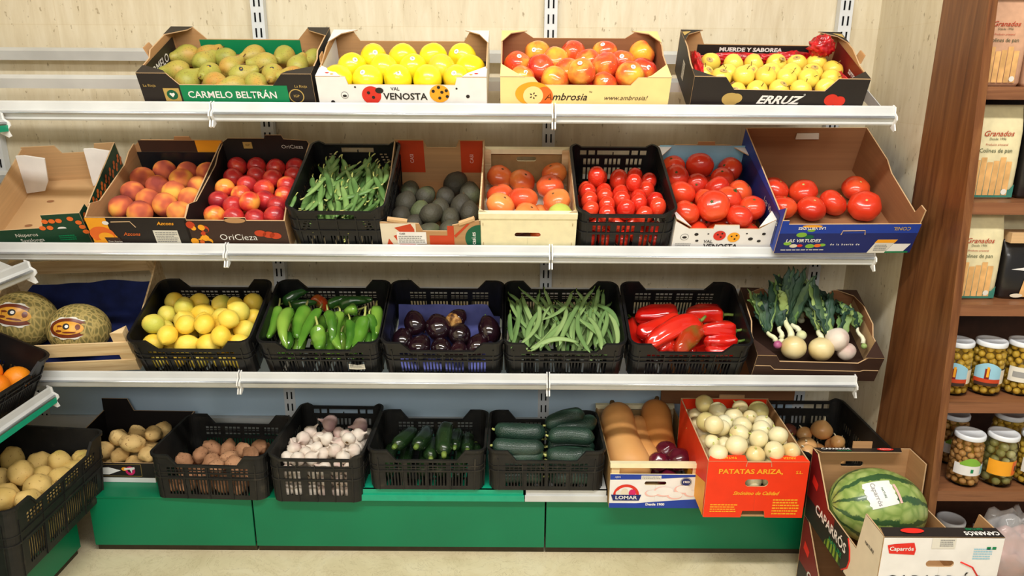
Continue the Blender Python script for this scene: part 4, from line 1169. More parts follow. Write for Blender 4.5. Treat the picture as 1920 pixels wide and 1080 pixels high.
# -- nectarines
Mb = F[2] @ T(XF(444, 455, 2.22)+.006, .004, 0)
r, fp, bp, sp = carton(Mb, W, D, .13, 'print_brown', 'print_black', front=[(-hw, .112), (-.03, .112), (-.028, .122), (.035, .122), (.037, .112), (hw, .112)], back=[(-hw, .150), (-hw+.03, .172), (.0, .172), (.005, .185), (.06, .185), (.065, .170), (hw-.01, .165), (hw, .14)],
    side=[(-.196, .112), (-.15, .135), (-.12, .115), (.196, .155)], label='dark brown cardboard nectarine box with a fruit picture on its front', group='cardboard boxes on the second shelf', outer_side='kraft')
text(fp, 'OriCieza', .022, P_front(.0, .050, .001), 'print_white', -.005, align='CENTER')
rr = random.Random(9)
for k in range(22): patch(fp, circ(-.125+rr.uniform(-.02, .035), .06+rr.uniform(-.045, .04), rr.uniform(.007, .014), n=12), P_front(0, 0, .0008+k*.00002), rr.choice(['print_amber', 'print_orange', 'print_brown', 'print_casired']), 'foliage_picture')
for a in (.07, .095, .115): patch(fp, circ(a, .066-.2*(a-.07), .018, .012, 16), P_front(0, 0, .0009), 'print_casired', 'nectarine_picture')
patch(fp, circ(.003, .113, .032, .010, 20), P_front(0, 0, .001), 'kraft', 'card_tongue')
patch(bp, rect(-hw+.01, hw-.01, .09, .160), T(0, D-.0047, 0) @ FRONT, 'print_black', 'black_lining'); text(bp, 'OriCieza', .014, T(.09, D-.0055, .142) @ FRONT, 'print_offwhite')
patch(bp, rect(-.075, -.045, .135, .160), T(0, D-.0055, 0) @ FRONT, 'print_gold', 'gold_mark'); text(bp, 'IGP', .007, T(-.06, D-.006, .148) @ FRONT, 'print_black')
rows = RW(340, 230, 4, [[(430, 335), (595, 300), (715, 345), (860, 315)], [(390, 415), (560, 385), (675, 425), (840, 400)], [(335, 505), (505, 465), (620, 500), (800, 470)], [(295, 590), (455, 535), (640, 590), (765, 560)], [(410, 630), (520, 650), (720, 640)], [(260, 690), (415, 705), (600, 725), (705, 710)]])
heap(Mb, W, D, 'nectarine', 'nectarine', 'glossy red nectarine', 'nectarine box', rows, .085, 'fruit', 'nectarines in the dark brown box', seed=6, s=1.06, under=44, hrow=[.085, .088, .09, .092, .095, .09])

# -- pea pods
PW = .290
Mpea = F[2] @ T(XF(637, 458, 2.22), .004, 0)
plastic_crate(Mpea, PW, .40, .16, 'solid', 'black plastic crate full of green pea pods on the second shelf')
# -- avocados
Mb = F[2] @ T(XF(809, 458, 2.22), .004, 0)
r, fp, bp, sp = carton(Mb, W, D, .12, 'kraft', 'kraft', front=[(-hw, .110), (-.035, .105), (-.025, .078), (.060, .078), (.066, .100), (.10, .108), (hw, .118)], back=[(-hw, .17), (-.055, .17), (-.045, .142), (.055, .142), (.065, .17), (hw, .17)],
    side=[(-.196, .110), (.05, .125), (.196, .168)], label='brown cardboard avocado box with red panels and a torn front edge', group='cardboard boxes on the second shelf')
patch(fp, rect(-hw, -.045, 0, .106), P_front(0, 0), 'print_beige', 'pale_field'); patch(fp, [(-.11, .09), (-.06, .105), (-.05, .085), (-.05, .002), (-.085, .002), (-.115, .06), (-.09, .07)], P_front(0, 0, .001), 'print_casired', 'red_shape')
patch(fp, [(-.145, .002), (-.13, .05), (-.105, .002)], P_front(0, 0, .001), 'print_casired', 'red_shape'); patch(fp, rect(-.005, .07, 0, .062), P_front(0, 0), 'print_casired', 'red_square'); patch(fp, rect(.050, .070, .062, .098), P_front(0, 0), 'print_casired', 'red_bar')
patch(fp, [(.07, .062), (.11, .105), (.12, .107), (.075, .054)], P_front(0, 0), 'print_casired', 'red_sweep')
patch(fp, [q for q in circ(.150, .052, .046, .050, 30, 88, 272)], P_front(0, 0), 'print_green', 'green_disc'); text(fp, 'casi.es', .013, P_front(.130, .052, .001) @ RZ(90), 'print_white', .02)
patch(fp, rect(-.105, -.015, .030, .075), P_front(0, 0, .0012), 'print_white', 'paper_label'); small_print(fp, P_front(-.06, .048, .0016), .08, .028, 4, 'print_grey'); text(fp, 'CASI', .006, P_front(-.088, .068, .0016), 'print_black', .03)
for a, b in ((-.14, -.055), (.07, .145)): patch(bp, rect(a, b, .045, .168), T(0, D-.0047, 0) @ FRONT, 'print_casired', 'red_panel'); text(bp, 'CASI', .012, T((a+b)/2, D-.0055, .10) @ FRONT @ RZ(90), 'print_pink', .01)
for a, b, c_, d_ in ((-.10, .012, .06, 8), (.11, .010, .05, -22)):
    mb = MB(); mb.box(-c_/2, c_/2, -.006, .008, -.004, .004, M_['kraft_light']); link('torn_edge', mb.mesh('torn', False), r, T(a, b-.006, .113) @ RY(d_))
rows = RW(700, 230, 4, [[(280, 510), (400, 550), (535, 555), (635, 490, 1.25), (730, 575, 1.15)], [(260, 615, 1.1), (390, 660), (525, 660), (645, 630, 1.1)], [(240, 700), (360, 750), (485, 745, 1.05), (610, 715), (725, 690)], [(445, 800), (545, 795)]])
heap(Mb, W, D, 'avocado', 'avocado', 'dark knobbly avocado', 'avocado box', rows, .034, 'fruit', 'avocados in the brown cardboard box', seed=7, s=1.06, axis=(.2, .6, .2), hrow=[.036, .036, .038, .036])

# -- wooden tray of orange tomatoes
def wood_tray(M, W, D, H, label, hole=True):
    r = root('wooden_crate', M); tag(r, label, 'crate', 'wooden and fibreboard crates'); t = .005; hw = W/2
    for nm, y0, mats in (('front_board', 0, 'poplar_cream'), ('back_board', D-t, 'fibreboard')):
        mb = MB(); mb.prism(keyed([(-hw, H-.022), (hw, H-.022)], hw, [(0, H*.44, .040, .009)] if nm == 'front_board' else [(0, H*.68, .034, .009)]), lambda u, v, q: (u, y0+q, v), 0, t, M_[mats], M_['fibreboard'], M_['poplar_cream'])
        link(nm, mb.mesh(nm, False, False), r)
    for nm, x0 in (('side_board', -hw), ('side_board', hw-t)):
        mb = MB(); mb.box(x0, x0+t, t, D-t, 0, H-.004, M_['poplar']); link(nm, mb.mesh(nm, False), r)
    for y0 in (-.002, D-.016):
        mb = MB(); mb.box(-hw-.001, hw+.001, y0, y0+.018, H-.022, H-.004, M_['poplar_cream']); link('top_batten', mb.mesh('batten', False), r)
    for sx_ in (-1, 1):
        for sy_ in (t, D-t-.018):
            mb = MB(); mb.prism([(0, 0), (.022*sx_, 0), (0, .018)], lambda u, v, q: (-sx_*(hw-t)+u, sy_+v, q), .003, H-.004, M_['poplar']); link('corner_post', mb.mesh('post', False), r)
    mb = MB(); mb.box(-hw+t, hw-t, t, D-t, 0, .004, M_['poplar']); link('crate_floor', mb.mesh('floorboard', False), r)
    for sx_ in (-1, 1):
        for q in (.25, .9):
            mb = MB(); mb.box(sx_*(hw-.012)-.0006, sx_*(hw-.012)+.0006, -.0016, -.0002, H*q*.75, H*q*.75+.010, M_['poplar_dark']); link('staple', mb.mesh('staple', False), r)
    return r
Mb = F[2] @ T(XF(989, 460, 2.22), .004, 0); W = .295
wood_tray(Mb, W, .40, .148, 'pale wooden tray of ribbed orange tomatoes with a hand slot')
mb = MB(); mb.box(-W/2+.01, W/2-.01, .01, .385, .006, .008, M_['print_offwhite']); o = link('paper_liner', mb.mesh('liner', False), None, Mb); tag(o, 'white paper sheet lying under the orange tomatoes', 'paper')
rows = RW(700, 230, 4, [[(950, 405), (1115, 440), (1355, 385)], [(950, 545), (1325, 480, 1.02)], [(945, 670, 1.0), (1135, 605, 1.05), (1355, 605)], [(1160, 710, .95), (1395, 705)]])
heap(Mb, W, .40, 'orange_tomato', 'tomato', 'big orange tomato', 'wooden tray', rows, .07, 'vegetable', 'large tomatoes in the pale wooden tray', seed=8, up=.5, kinds={(3, 1): 'green_tomato'}, dscs={'green_tomato': 'pale green tomato'}, floor=.009, under=15, hrow=[.07, .08, .095, .10])

# -- plum tomatoes
Mpl = F[2] @ T(XF(1170, 460, 2.22), .004, 0)
plastic_crate(Mpl, .290, .40, .155, 'slotted', 'black slotted plastic crate of small plum tomatoes')
rows = RW(1040, 230, 4, [[(335, 420), (485, 425, 1.15), (605, 410), (720, 440)], [(200, 470), (295, 475, 1.1), (380, 490), (500, 510, 1.1), (665, 500, 1.1)], [(230, 530), (385, 560), (580, 505), (655, 565), (790, 600)], [(250, 590), (390, 635), (515, 585, 1.08), (610, 620)], [(250, 660), (390, 690), (545, 655, 1.1), (690, 655), (760, 640)]])
heap(Mpl, .280, .40, 'plum_tomato', 'tomato', 'red plum tomato', 'slotted crate', rows, .10, 'vegetable', 'plum tomatoes in the slotted black crate', seed=9, under=57, hrow=[.10, .105, .11, .115, .115], axis=(.2, .5, .9))

# -- white ladybird box of tomatoes
Mb = F[2] @ T(XF(1354, 461, 2.22), .004, 0); W = .305; hw = W/2
r, fp, bp, sp = carton(Mb, W, D, .13, 'print_white', 'kraft', front=[(-hw, .120), (-hw+.045, .092), (-.035, .092), (-.032, .106), (.042, .106), (.045, .092), (hw-.05, .092), (hw, .130)], back=[(-hw, .13), (-hw+.06, .158), (-.02, .158), (-.018, .170), (.038, .170), (.04, .158), (hw-.06, .158), (hw, .13)],
    side=[(-.196, .120), (-.15, .118), (.10, .135), (.196, .150)], label='white ladybird printed cardboard box holding big red tomatoes', group='cardboard boxes on the second shelf')
text(fp, 'VAL', .011, P_front(-.043, .045, .001), 'print_black', .02); text(fp, 'VENOSTA', .0165, P_front(-.003, .027, .001), 'print_black', .03)
patch(fp, circ(-.012, .068, .019, .018, 24), P_front(0, 0, .001), 'print_tomato', 'ladybird_body'); patch(fp, circ(.032, .062, .019, .018, 24), P_front(0, 0, .001), 'print_amber', 'ladybird_body')
for a, b in ((-.018, .072), (-.008, .063), (-.005, .076), (.025, .066), (.036, .056), (.040, .069)): patch(fp, circ(a, b, .003, n=10), P_front(0, 0, .0015), 'print_black', 'ladybird_dot')
for a, b, q in ((-.083, .072, .0065), (-.047, .074, .003), (-.078, .048, .005), (.070, .076, .003), (.085, .056, .0075), (.112, .048, .006), (.122, .075, .006)): patch(fp, circ(a, b, q, q*.8, 14), P_front(0, 0), 'print_black', 'black_dot')
patch(fp, circ(-.118, .062, .013, .012, 20), P_front(0, 0), 'print_grey', 'ring_mark'); patch(fp, circ(-.118, .062, .0112, .0102, 20), P_front(0, 0, .0011), 'print_white', 'ring_field'); patch(fp, circ(-.118, .061, .007, .0045, 16), P_front(0, 0, .0015), 'print_black', 'oval_mark')
small_print(fp, P_front(-.118, .028), .05, .022, 4, 'print_grey')
patch(bp, rect(-hw+.006, hw-.006, .01, .157), T(0, D-.0047, 0) @ FRONT, 'print_sky', 'pale_blue_lining')
for sg in (-1, 1): corner_tab(r, [(sg*hw, D), (sg*(hw-.05), D), (sg*hw, D-.07)], .151, 'print_white'); corner_tab(r, [(sg*hw, 0), (sg*(hw-.05), .0), (sg*hw, .055)], [.131, .10, .128], 'print_white')
rows = RW(1040, 230, 4, [[(880, 360), (1080, 355, 1.15), (1285, 345, 1.05)], [(910, 445), (1080, 475, .9), (1245, 430, .95)], [(940, 550, 1.1), (1110, 555, .95), (1190, 520), (1365, 520)], [(955, 685), (1300, 600, 1.1), (1465, 670)], [(1140, 680, 1.22), (1385, 715)]])
heap(Mb, W, D, 'round_tomato', 'tomato', 'big red tomato', 'ladybird box', rows, .085, 'vegetable', 'red tomatoes in the white ladybird box', seed=10, under=23, up=.9, kinds={(2, 1): 'calyx_tomato', (3, 1): 'calyx_tomato'}, hrow=[.085, .085, .095, .10, .105])

# -- blue box of tomatoes
W2, D2_ = .415, .50; hw = W2/2
Mb = F[2] @ T(XF(1578, 463, 2.20), -.034, .034) @ RZ(1.0)
r, fp, bp, sp = carton(Mb, W2, .475, .15, 'print_blue', 'kraft_dark', front=[(-hw, .118), (-hw+.02, .118), (-hw+.021, .105), (hw-.001, .105), (hw, .105)], back=[(-hw, .17), (hw, .17)],
    side_l=[(-.233, .16), (-.19, .125), (.233, .17)], side_r=[(-.233, .15), (-.205, .15), (-.19, .115), (.0, .135), (.05, .155), (.233, .17)], label='large blue cardboard tomato box, half empty, overhanging the shelf end by the wall', group='cardboard boxes on the second shelf')
def navy(p, e): return P_front(0, 0, e)
patch(fp, rect(-hw, hw, 0, .073), navy(0, .0007), 'print_navy', 'navy_field')
patch(fp, rect(-hw, hw, .073, .105), P_front(0, 0, .0008), 'print_blue', 'blue_band')
text(fp, 'LAS VIRTUDES', .0115, P_front(-.130, .046, .0014), 'print_white', .025, shear=.1, sx=1.0)
for a, b, m__, q in ((-.14, .068, 'print_lime', .016), (-.115, .060, 'print_green', .014), (-.175, .036, 'print_lime', .012), (-.155, .027, 'print_beige', .012), (-.136, .028, 'print_tomato', .009), (-.105, .026, 'print_lime', .014), (-.082, .028, 'print_orange', .011), (-.068, .03, 'print_lime', .010)):
    patch(fp, circ(a, b, q, q*.55, 14), P_front(0, 0, .0010+(q*.01)), m__, 'vegetable_picture')
small_print(fp, P_front(-.125, .012, .0012), .13, .005, 1, 'print_white'); text(fp, 'de la huerta de', .0065, P_front(.0, .032, .0012), 'print_white', .03, space=1.5)
text(fp, 'CONIL', .012, P_front(.155, .090, .0013) @ RZ(180), 'print_gold', .02); text(fp, 'LAS VIRTUDES', .009, P_front(-.115, .092, .0013) @ RZ(180), 'print_white', .03, shear=-.1)
patch(fp, circ(-.115, .099, .030, .005, 14), P_front(0, 0, .0011), 'print_amber', 'vegetable_picture'); patch(fp, circ(-.115, .084, .012, .005, 14), P_front(0, 0, .0011), 'print_lime', 'vegetable_picture')
mb = MB(); mb.tube([(-.022, -.001, .068), (-.020, -.001, .082), (.046, -.001, .083), (.050, -.001, .068)], .0016, 6, M_['kraft_edge']); link('tongue_slot', mb.mesh('slot', False), fp)
patch(fp, [(.075, .0), (.128, .0), (.155, .050), (.095, .050)], P_front(0, 0, .0016), 'print_offwhite', 'paper_label'); patch(fp, [(.088, .038), (.149, .038), (.155, .050), (.095, .050)], P_front(0, 0, .002), 'print_amber', 'yellow_stripe'); small_print(fp, P_front(.112, .02, .002), .04, .025, 4, 'print_grey')
patch(fp, [(.132, .006), (.185, .006), (.20, .034), (.147, .034)], P_front(0, 0, .0016), 'print_white', 'paper_label'); patch(fp, [(.128, -.0), (.20, -.0), (.2, .006), (.128, .006)], P_front(0, 0, .0012), 'print_emerald', 'green_edge')
patch(sp[0], rect(-.21, .21, .01, .118), P_left(.475/2, 0, W2), 'print_navy', 'navy_field'); text(sp[0], 'Las Virtudes', .02, P_left(.10, .085, W2, .0013), 'print_offwhite')
mb = MB(); mb.prism([(-.03, .130), (.05, .130), (.045, .152), (-.03, .152)], lambda u, v, t: (u, .475-.006-t, v), 0, .002, M_['print_offwhite']); link('paper_label', mb.mesh('label', False), bp)
rows = RW(1360, 200, 3.6, [[(335, 560), (525, 575), (880, 555)], [(385, 680), (580, 690), (725, 650), (935, 680, 1.12)]])
heap(Mb, W2, .475, 'beef_tomato', 'tomato', 'big red tomato', 'blue box', rows, .045, 'vegetable', 'red tomatoes in the big blue box', seed=11, s=1.08, up=.5, dscs=None)

# ============ third shelf
CW, CD, CH = .381, .300, .155
def nc(px, label, y=696, row=3, yaw=0, dusty=False, dy=0, dz=0, x=None):
    M = F[row] @ T(XF(px, y, 2.215) if x is None else x, .010+dy, dz) @ RZ(yaw)
    plastic_crate(M, CW, CD, CH, 'notched', label, dusty)
    return M
Ml = nc(365, 'black plastic crate full of yellow lemons on the third shelf')
Mg = nc(603, 'black plastic crate full of glossy green peppers on the third shelf')
Ma = nc(831, 'black plastic crate of dark aubergines lined with lilac paper')
Mf = nc(1057, 'black plastic crate full of flat green beans on the third shelf')
Mr = nc(1290, 'black plastic crate of long red peppers on the third shelf')
rows = RW(230, 500, 3.84, [[(370, 250), (525, 265), (690, 290), (905, 290, 1.1)], [(320, 345), (425, 325, 1, 100), (550, 340, 1.1, 200), (735, 340), (815, 315, .9), (950, 340)], [(320, 425), (455, 410, 1.1), (600, 400), (700, 415), (845, 390, 1.1)],
    [(230, 465, 1.05), (350, 500), (480, 470), (590, 490), (695, 510, .9), (780, 480), (880, 465, 1.1)], [(210, 565), (320, 575), (455, 565, 1.1), (590, 565, 1.15), (760, 560), (880, 525)]])
heap(Ml, CW-.012, CD, 'lemon', 'lemon', 'ripe lemon', 'lemon crate', rows, .095, 'fruit', 'lemons in the black crate', seed=12, s=1.07, under=57, hrow=[.10, .105, .11, .115, .115])
o = link('sticky_label', None); bpy.data.objects.remove(o)
lab = root('price_card', Mg @ T(.115, -.0125, .058) @ FRONT); tag(lab, 'creased white paper label stuck on the front of the green pepper crate', 'label')
patch(lab, [(-.026, -.012), (.0, -.014), (.026, -.012), (.025, .010), (.002, .006), (-.025, .012)], T(0, 0, .0), 'print_offwhite', 'paper'); small_print(lab, T(0, -.001, .0006), .044, .014, 3, 'print_grey'); text(lab, 'CASI', .004, T(-.016, .0075, .0008), 'print_black', .04)

# long produce: shape along z (unit length), laid between two points
def long_mesh(mat, prof, curve=0, twist=0, seg=12, flat=1.0, lobes=0, ld=0, bumps=0, seed=0, stemmat=None, n=14, wob=0, bf=3.0, LN=.12):
    """prof: [(t, r)] radii along 0..1, metres"""
    mb = MB(); pts = []; rad = []
    for i in range(n+1):
        t = i/n
        for a, b in zip(prof[:-1], prof[1:]):
            if a[0] <= t <= b[0]:
                k = (t-a[0])/max(b[0]-a[0], 1e-6); k = k*k*(3-2*k) if len(prof) < 8 else k
                rr_ = a[1]+(b[1]-a[1])*k; break
        pts.append((curve*(4*t*(1-t))+wob*math.sin(t*7+seed), wob*.5*math.sin(t*5+seed*2), t*LN)); rad.append(max(rr_, .0003))
    vs = []
    for i, (p, q) in enumerate(zip(pts, rad)):
        for k in range(seg):
            a = 2*math.pi*k/seg+twist*i/n
            m2 = 1+(ld*math.cos(lobes*(a)+seed) if lobes else 0)
            if bumps: m2 += bumps*noise.noise(Vector((math.cos(a)*1.6+seed, math.sin(a)*1.6, p[2]/LN*bf)))
            vs.append((p[0]+q*m2*math.cos(a), p[1]+q*m2*math.sin(a)*flat, p[2]))
    fs = [(i*seg+k, i*seg+(k+1) % seg, (i+1)*seg+(k+1) % seg, (i+1)*seg+k) for i in range(n) for k in range(seg)]
    fs += [tuple(range(seg-1, -1, -1)), tuple(n*seg+k for k in range(seg))]
    mb.add(vs, fs, mat); return mb.mesh('long')
def lay_at(key, name, M, a, b, rnd, roll=None, w=1.0):
    """a = stem end, b = tip, both in frame M"""
    a = Vector(a); b = Vector(b); L = (b-a).length; d = (b-a)/L
    up = Vector((0, 0, 1)); x = up.cross(d)
    x = x.normalized() if x.length > 1e-3 else Vector((1, 0, 0)); y = d.cross(x)
    R = Matrix((x, y, d)).transposed().to_4x4()
    Mo = M @ T(*a) @ R @ RZ(rnd.uniform(0, 360) if roll is None else roll)
    p = PR[key]; me = rnd.choice(p['meshes'])
    # the body is stretched along its own axis; parts keep their shape
    o = root(name, Mo)
    o2 = link('body', me, o, SX(w, w, L/.12))
    for nm, pm, Lm in p['parts']: link(nm, pm, o, Lm @ SX(w, w, w))
    return o
def lay(key, name, M, p0, p1, h0, h1, rnd, **k):
    a = px_local(p0[0], p0[1], M, h0); b = px_local(p1[0], p1[1], M, h1)
    return lay_at(key, name, M, a, b, rnd, **k)
m = M_
gp = [(0, .004), (.04, .0145), (.12, .0185), (.4, .0175), (.7, .013), (.92, .008), (1, .001)]
proto('green_pepper', [long_mesh(m['green_pepper_skin'], gp, c, .3, 14, .9, 3, .07, .16, s) for s, c in ((1, .012), (2, -.010), (3, .004), (4, .018))], .018, [('stalk', stalk('stem_pale', [(0, 0, .004), (.001, .001, -.012), (.006, .003, -.026)], .003, .0024), T(0, 0, 0))])
proto('dark_green_pepper', [long_mesh(m['dark_pepper_skin'], gp, c, .3, 14, .9, 3, .07, .16, s) for s, c in ((1, .012), (3, -.010))], .018, [('stalk', stalk('stem_green', [(0, 0, .004), (.001, .001, -.012), (.006, .003, -.02)], .003, .0024), T(0, 0, 0))])
rnd = random.Random(3)
GP = [((1125, 290), (1045, 515), 'leftmost pale green pepper curving down'), ((1210, 305), (1180, 590), 'light green pepper with blistered skin, second from the left'), ((1320, 285), (1255, 515), 'broad light green pepper with a bright shine'),
      ((1420, 300), (1270, 592), 'long slender green pepper lying diagonally'), ((1405, 435), (1412, 598), 'short broad green pepper low in the middle of the heap'), ((1480, 335), (1508, 555), 'dark green pepper right of the diagonal one'),
      ((1565, 325), (1567, 598), 'ribbed green pepper with a curved pale stalk'), ((1635, 385), (1610, 598), 'narrow green pepper standing right of the ribbed one'), ((1740, 365), (1670, 595), 'wrinkled broad green pepper with a long hooked stalk'),
      ((1775, 345), (1800, 540), 'narrow green pepper second from the right side'), ((1825, 285), (1830, 490), 'green pepper leaning on the right wall of its crate'), ((1690, 310), (1590, 330), 'green pepper lying crosswise behind the ribbed ones')]
for q, (a, b, lb) in enumerate(GP):
    a = O(230, 500, 3.84, [a])[0]; b = O(230, 500, 3.84, [b])[0]
    hb = .105; w_ = 1.5 if 'broad' in lb else 1.02 if 'slender' in lb or 'narrow' in lb else 1.25
    tag(lay('green_pepper', 'green_pepper', Mg, a, b, .118 if q != 11 else .10, hb, rnd, w=w_), lb, 'vegetable', 'green peppers in the black crate')
for a, b, lb in (((1150, 265), (1352, 165), 'dark green pepper with its tip rising over the crate back'), ((1200, 295), (1400, 255), 'dark green pepper lying below the one with the raised tip'), ((1475, 280), (1640, 225), 'dark green pepper at the back, middle of the crate'),
                 ((1560, 285), (1765, 250), 'dark green pepper at the back, toward the crate corner'), ((1640, 250), (1800, 235), 'deep green pepper in the shadow of the back wall')):
    a = O(230, 500, 3.84, [a])[0]; b = O(230, 500, 3.84, [b])[0]
    tag(lay('dark_green_pepper', 'green_pepper', Mg, a, b, .085, .10, rnd, w=1.1), lb, 'vegetable', 'green peppers in the black crate')
a = O(230, 500, 3.84, [(1390, 250)])[0]; p = px_local(a[0], a[1], Mg, .08)
mred = long_mesh(m['turning_pepper_skin'], gp, .01, .3, 14, .9, 3, .07, .1, 2); proto('turning_pepper', [mred], .018)
tag(lay_at('turning_pepper', 'green_pepper', Mg, (p.x-.01, p.y+.01, .088), (p.x+.05, p.y-.05, .075), rnd, w=1.2), 'pepper turning orange among the dark green ones at the back', 'vegetable', 'green peppers in the black crate')
for q in range(9):
    x = -.15+.038*q; tag(lay_at('green_pepper', 'green_pepper', Mg, (x, .24, .045), (x+rnd.uniform(-.03, .03), .10, .045), rnd, w=1.2), 'green pepper half hidden in the lower layer of the pepper crate', 'vegetable', 'green peppers in the black crate')
for q in range(7):
    x = -.14+.045*q; tag(lay_at('green_pepper', 'green_pepper', Mg, (x, .13, .072), (x+rnd.uniform(-.03, .03), .025, .05), rnd, w=1.2), 'green pepper half hidden in the lower layer of the pepper crate', 'vegetable', 'green peppers in the black crate')

# -- aubergines
def sheet(name, M, x0, x1, y0, y1, zf, mat, label, cat='paper', nx=16, ny=12):
    mb = MB(); vs = []; fs = []
    for j in range(ny+1):
        for i in range(nx+1):
            x = x0+(x1-x0)*i/nx; y = y0+(y1-y0)*j/ny; vs.append((x, y, zf(x, y)))
    for j in range(ny):
        for i in range(nx): a = j*(nx+1)+i; fs.append((a, a+1, a+nx+2, a+nx+1))
    n = len(vs); vs += [(a, b, c-.0012) for a, b, c in vs]; fs += [tuple(n+k for k in reversed(f)) for f in fs]
    mb.add(vs, fs, M_[mat]); o = link(name, mb.mesh(name, True, False), None, M); tag(o, label, cat); return o
sheet('liner_paper', Ma, -.178, .178, .012, .284, lambda x, y: .013+.006*noise.noise(Vector((x*14, y*14, 1)))+(max(0, y-.25)*1.5 if x < .14 else 0), 'paper_lilac', 'crumpled lilac paper lining the aubergine crate')
AUB = [(290, 425, 1.0, 'aubergine with a brown scar near its end'), (460, 432, 1.18, 'largest purple aubergine, round and shiny, in the middle of the crate'), (830, 455, 1.0, 'long dark aubergine at the right side of its crate'), (630, 480, 1.0, 'black aubergine just in front of the rotten one'),
       (170, 520, .95, 'reddish purple aubergine in the left corner of its crate'), (320, 565, 1.0, 'reddish aubergine at the crate front, under the scarred one'), (485, 585, .9, 'black aubergine at the middle of the crate front'), (605, 600, .85, 'small black aubergine half behind the crate rim'), (730, 560, .95, 'dark aubergine with a bright highlight near the right front')]
its = []
rr = random.Random(8)
for x, y, s_, lb in AUB:
    q = O(700, 500, 3.84, [(x, y)])[0]; hh = .075 if y < 500 else .060
    p = px_local(q[0], q[1], Ma, hh); its.append(dict(x=p.x, y=p.y, z=hh, r=.037*s_, s=s_, lb=lb, top=True))
q = O(700, 500, 3.84, [(610, 385)])[0]; p = px_local(q[0], q[1], Ma, .085); its.append(dict(x=p.x, y=p.y, z=.085, r=.030, s=.85, lb='rotten aubergine, brown and mouldy at its blossom end', top=True, rot=True))
for i in its: i['z'] -= .012
settle(its, -.18, .18, .012, .285, it=60)
rotm = blob(m['rotten_skin'], .037, .75, 0, 0, 0, 0, .12, 3, seg=28, rings=18); proto('rotten_tip', [rotm], .03)
calm = star_calyx('calyx_green', .034, 5, .6, .3)
for i in its:
    ax = Vector((rr.uniform(-.5, .5), .8, rr.uniform(-.1, .5)))
    if 'long' in i['lb']: ax = Vector((-.3, .9, .5))
    Mo = Ma @ T(i['x'], i['y'], i['z']+.012) @ axis_rot(ax) @ SX(i['s'], i['s'], i['s']*(1.12 if 'long' in i['lb'] else 1))
    o = link('aubergine', rr.choice(PR['aubergine']['meshes']), None, Mo); tag(o, i['lb'], 'vegetable', 'aubergines in the lilac lined crate')
    link('calyx', calm, o, T(0, 0, .008))
    if i.get('rot'): link('rotten_end', rotm, o, T(0, 0, -.026))
    if 'scar' in i['lb']: link('brown_scar', blob(m['rotten_skin'], .011, .5, 3, .3, 0, 0, .4, 2, sx=.5), o, T(.020, .008, -.034) @ RY(140))['label'] = 'brown scar'

# -- flat beans, pea pods
fb = [(0, .0022), (.05, .0058), (.5, .0072), (.93, .0058), (1, .0008)]
proto('flat_bean', [long_mesh(m['flat_bean_skin'], fb, c, tw, 8, .28, seed=s, wob=.0007, n=10) for s, c, tw in ((1, .012, .3), (2, -.014, -.5), (3, .005, .8), (4, .020, .2), (5, -.006, -.3))], .006, [('bean_tip', stalk('stem_green', [(0, 0, 0), (.001, 0, -.009)], .0014, .0018, 5), T(0, 0, 0))])
rnd = random.Random(21)
def bean(M, x, y, z, ang, L, tilt, key='flat_bean', name='flat_bean', w=1.0, roll=None, lim=(.18, .02, .285)):
    dx, dy = math.cos(ang*D2R)*L/2, math.sin(ang*D2R)*L/2
    def cl(a, b): return (min(max(a, -lim[0]), lim[0]), min(max(b, lim[1]), lim[2]))
    a = cl(x+dx, y+dy); b = cl(x-dx, y-dy)
    return lay_at(key, name, M, (a[0], a[1], z+tilt), (b[0], b[1], z-tilt), rnd, roll=roll if roll is not None else rnd.uniform(-35, 35), w=w)
for q in range(96):
    x = rnd.uniform(-.165, .165); y = rnd.uniform(.06, .25); ang = rnd.choice([62, 72, 80, 100, 112, 125])+rnd.uniform(-9, 9); z = .05+.075*q/96+(.012 if q > 60 else 0)+.02*(1-abs(x)/.17)*0
    bean(Mf, x, y, z, ang, rnd.uniform(.16, .23), rnd.uniform(-.006, .014), w=1.2).name
    o = COL.objects[-1]
BE = [((990, 590), (1030, 260)), ((1060, 560), (1190, 270)), ((1105, 600), (1215, 300)), ((1200, 590), (1410, 380)), ((1130, 590), (1310, 400)), ((1480, 545), (1135, 605)), ((1340, 570), (1490, 260)), ((1560, 620), (1480, 330)), ((1640, 600), (1540, 360)), ((1750, 570), (1690, 330)), ((1250, 560), (1390, 300)), ((1010, 540), (985, 330)), ((1600, 560), (1680, 300))]
bl = []
for a, b in BE:
    a = O(700, 500, 3.84, [a])[0]; b = O(700, 500, 3.84, [b])[0]
    bl.append(lay('flat_bean', 'flat_bean', Mf, b, a, .135, .14, rnd, roll=rnd.uniform(-25, 25), w=1.25))
for o in [o for o in COL.objects if o.name.startswith('flat_bean') and o.parent is None]:
    tag(o, 'flat green bean lying in the heap of beans in its black crate', 'vegetable', 'flat beans in the black crate')
pp = [(0, .0018), (.08, .0058), (.3, .0078), (.7, .0078), (.92, .0050), (1, .0008)]
proto('pea_pod', [long_mesh(m['pea_pod_skin'], pp, c, tw, 9, .58, seed=s, bumps=.05, n=10) for s, c, tw in ((1, .005, .3), (2, -.007, -.5), (3, .003, .6), (4, .009, .2))], .008, [('pod_stem', stalk('stem_pale', [(0, 0, 0), (.001, .001, -.008), (.004, .002, -.014)], .0016, .0022, 5), T(0, 0, 0))])
rnd = random.Random(22)
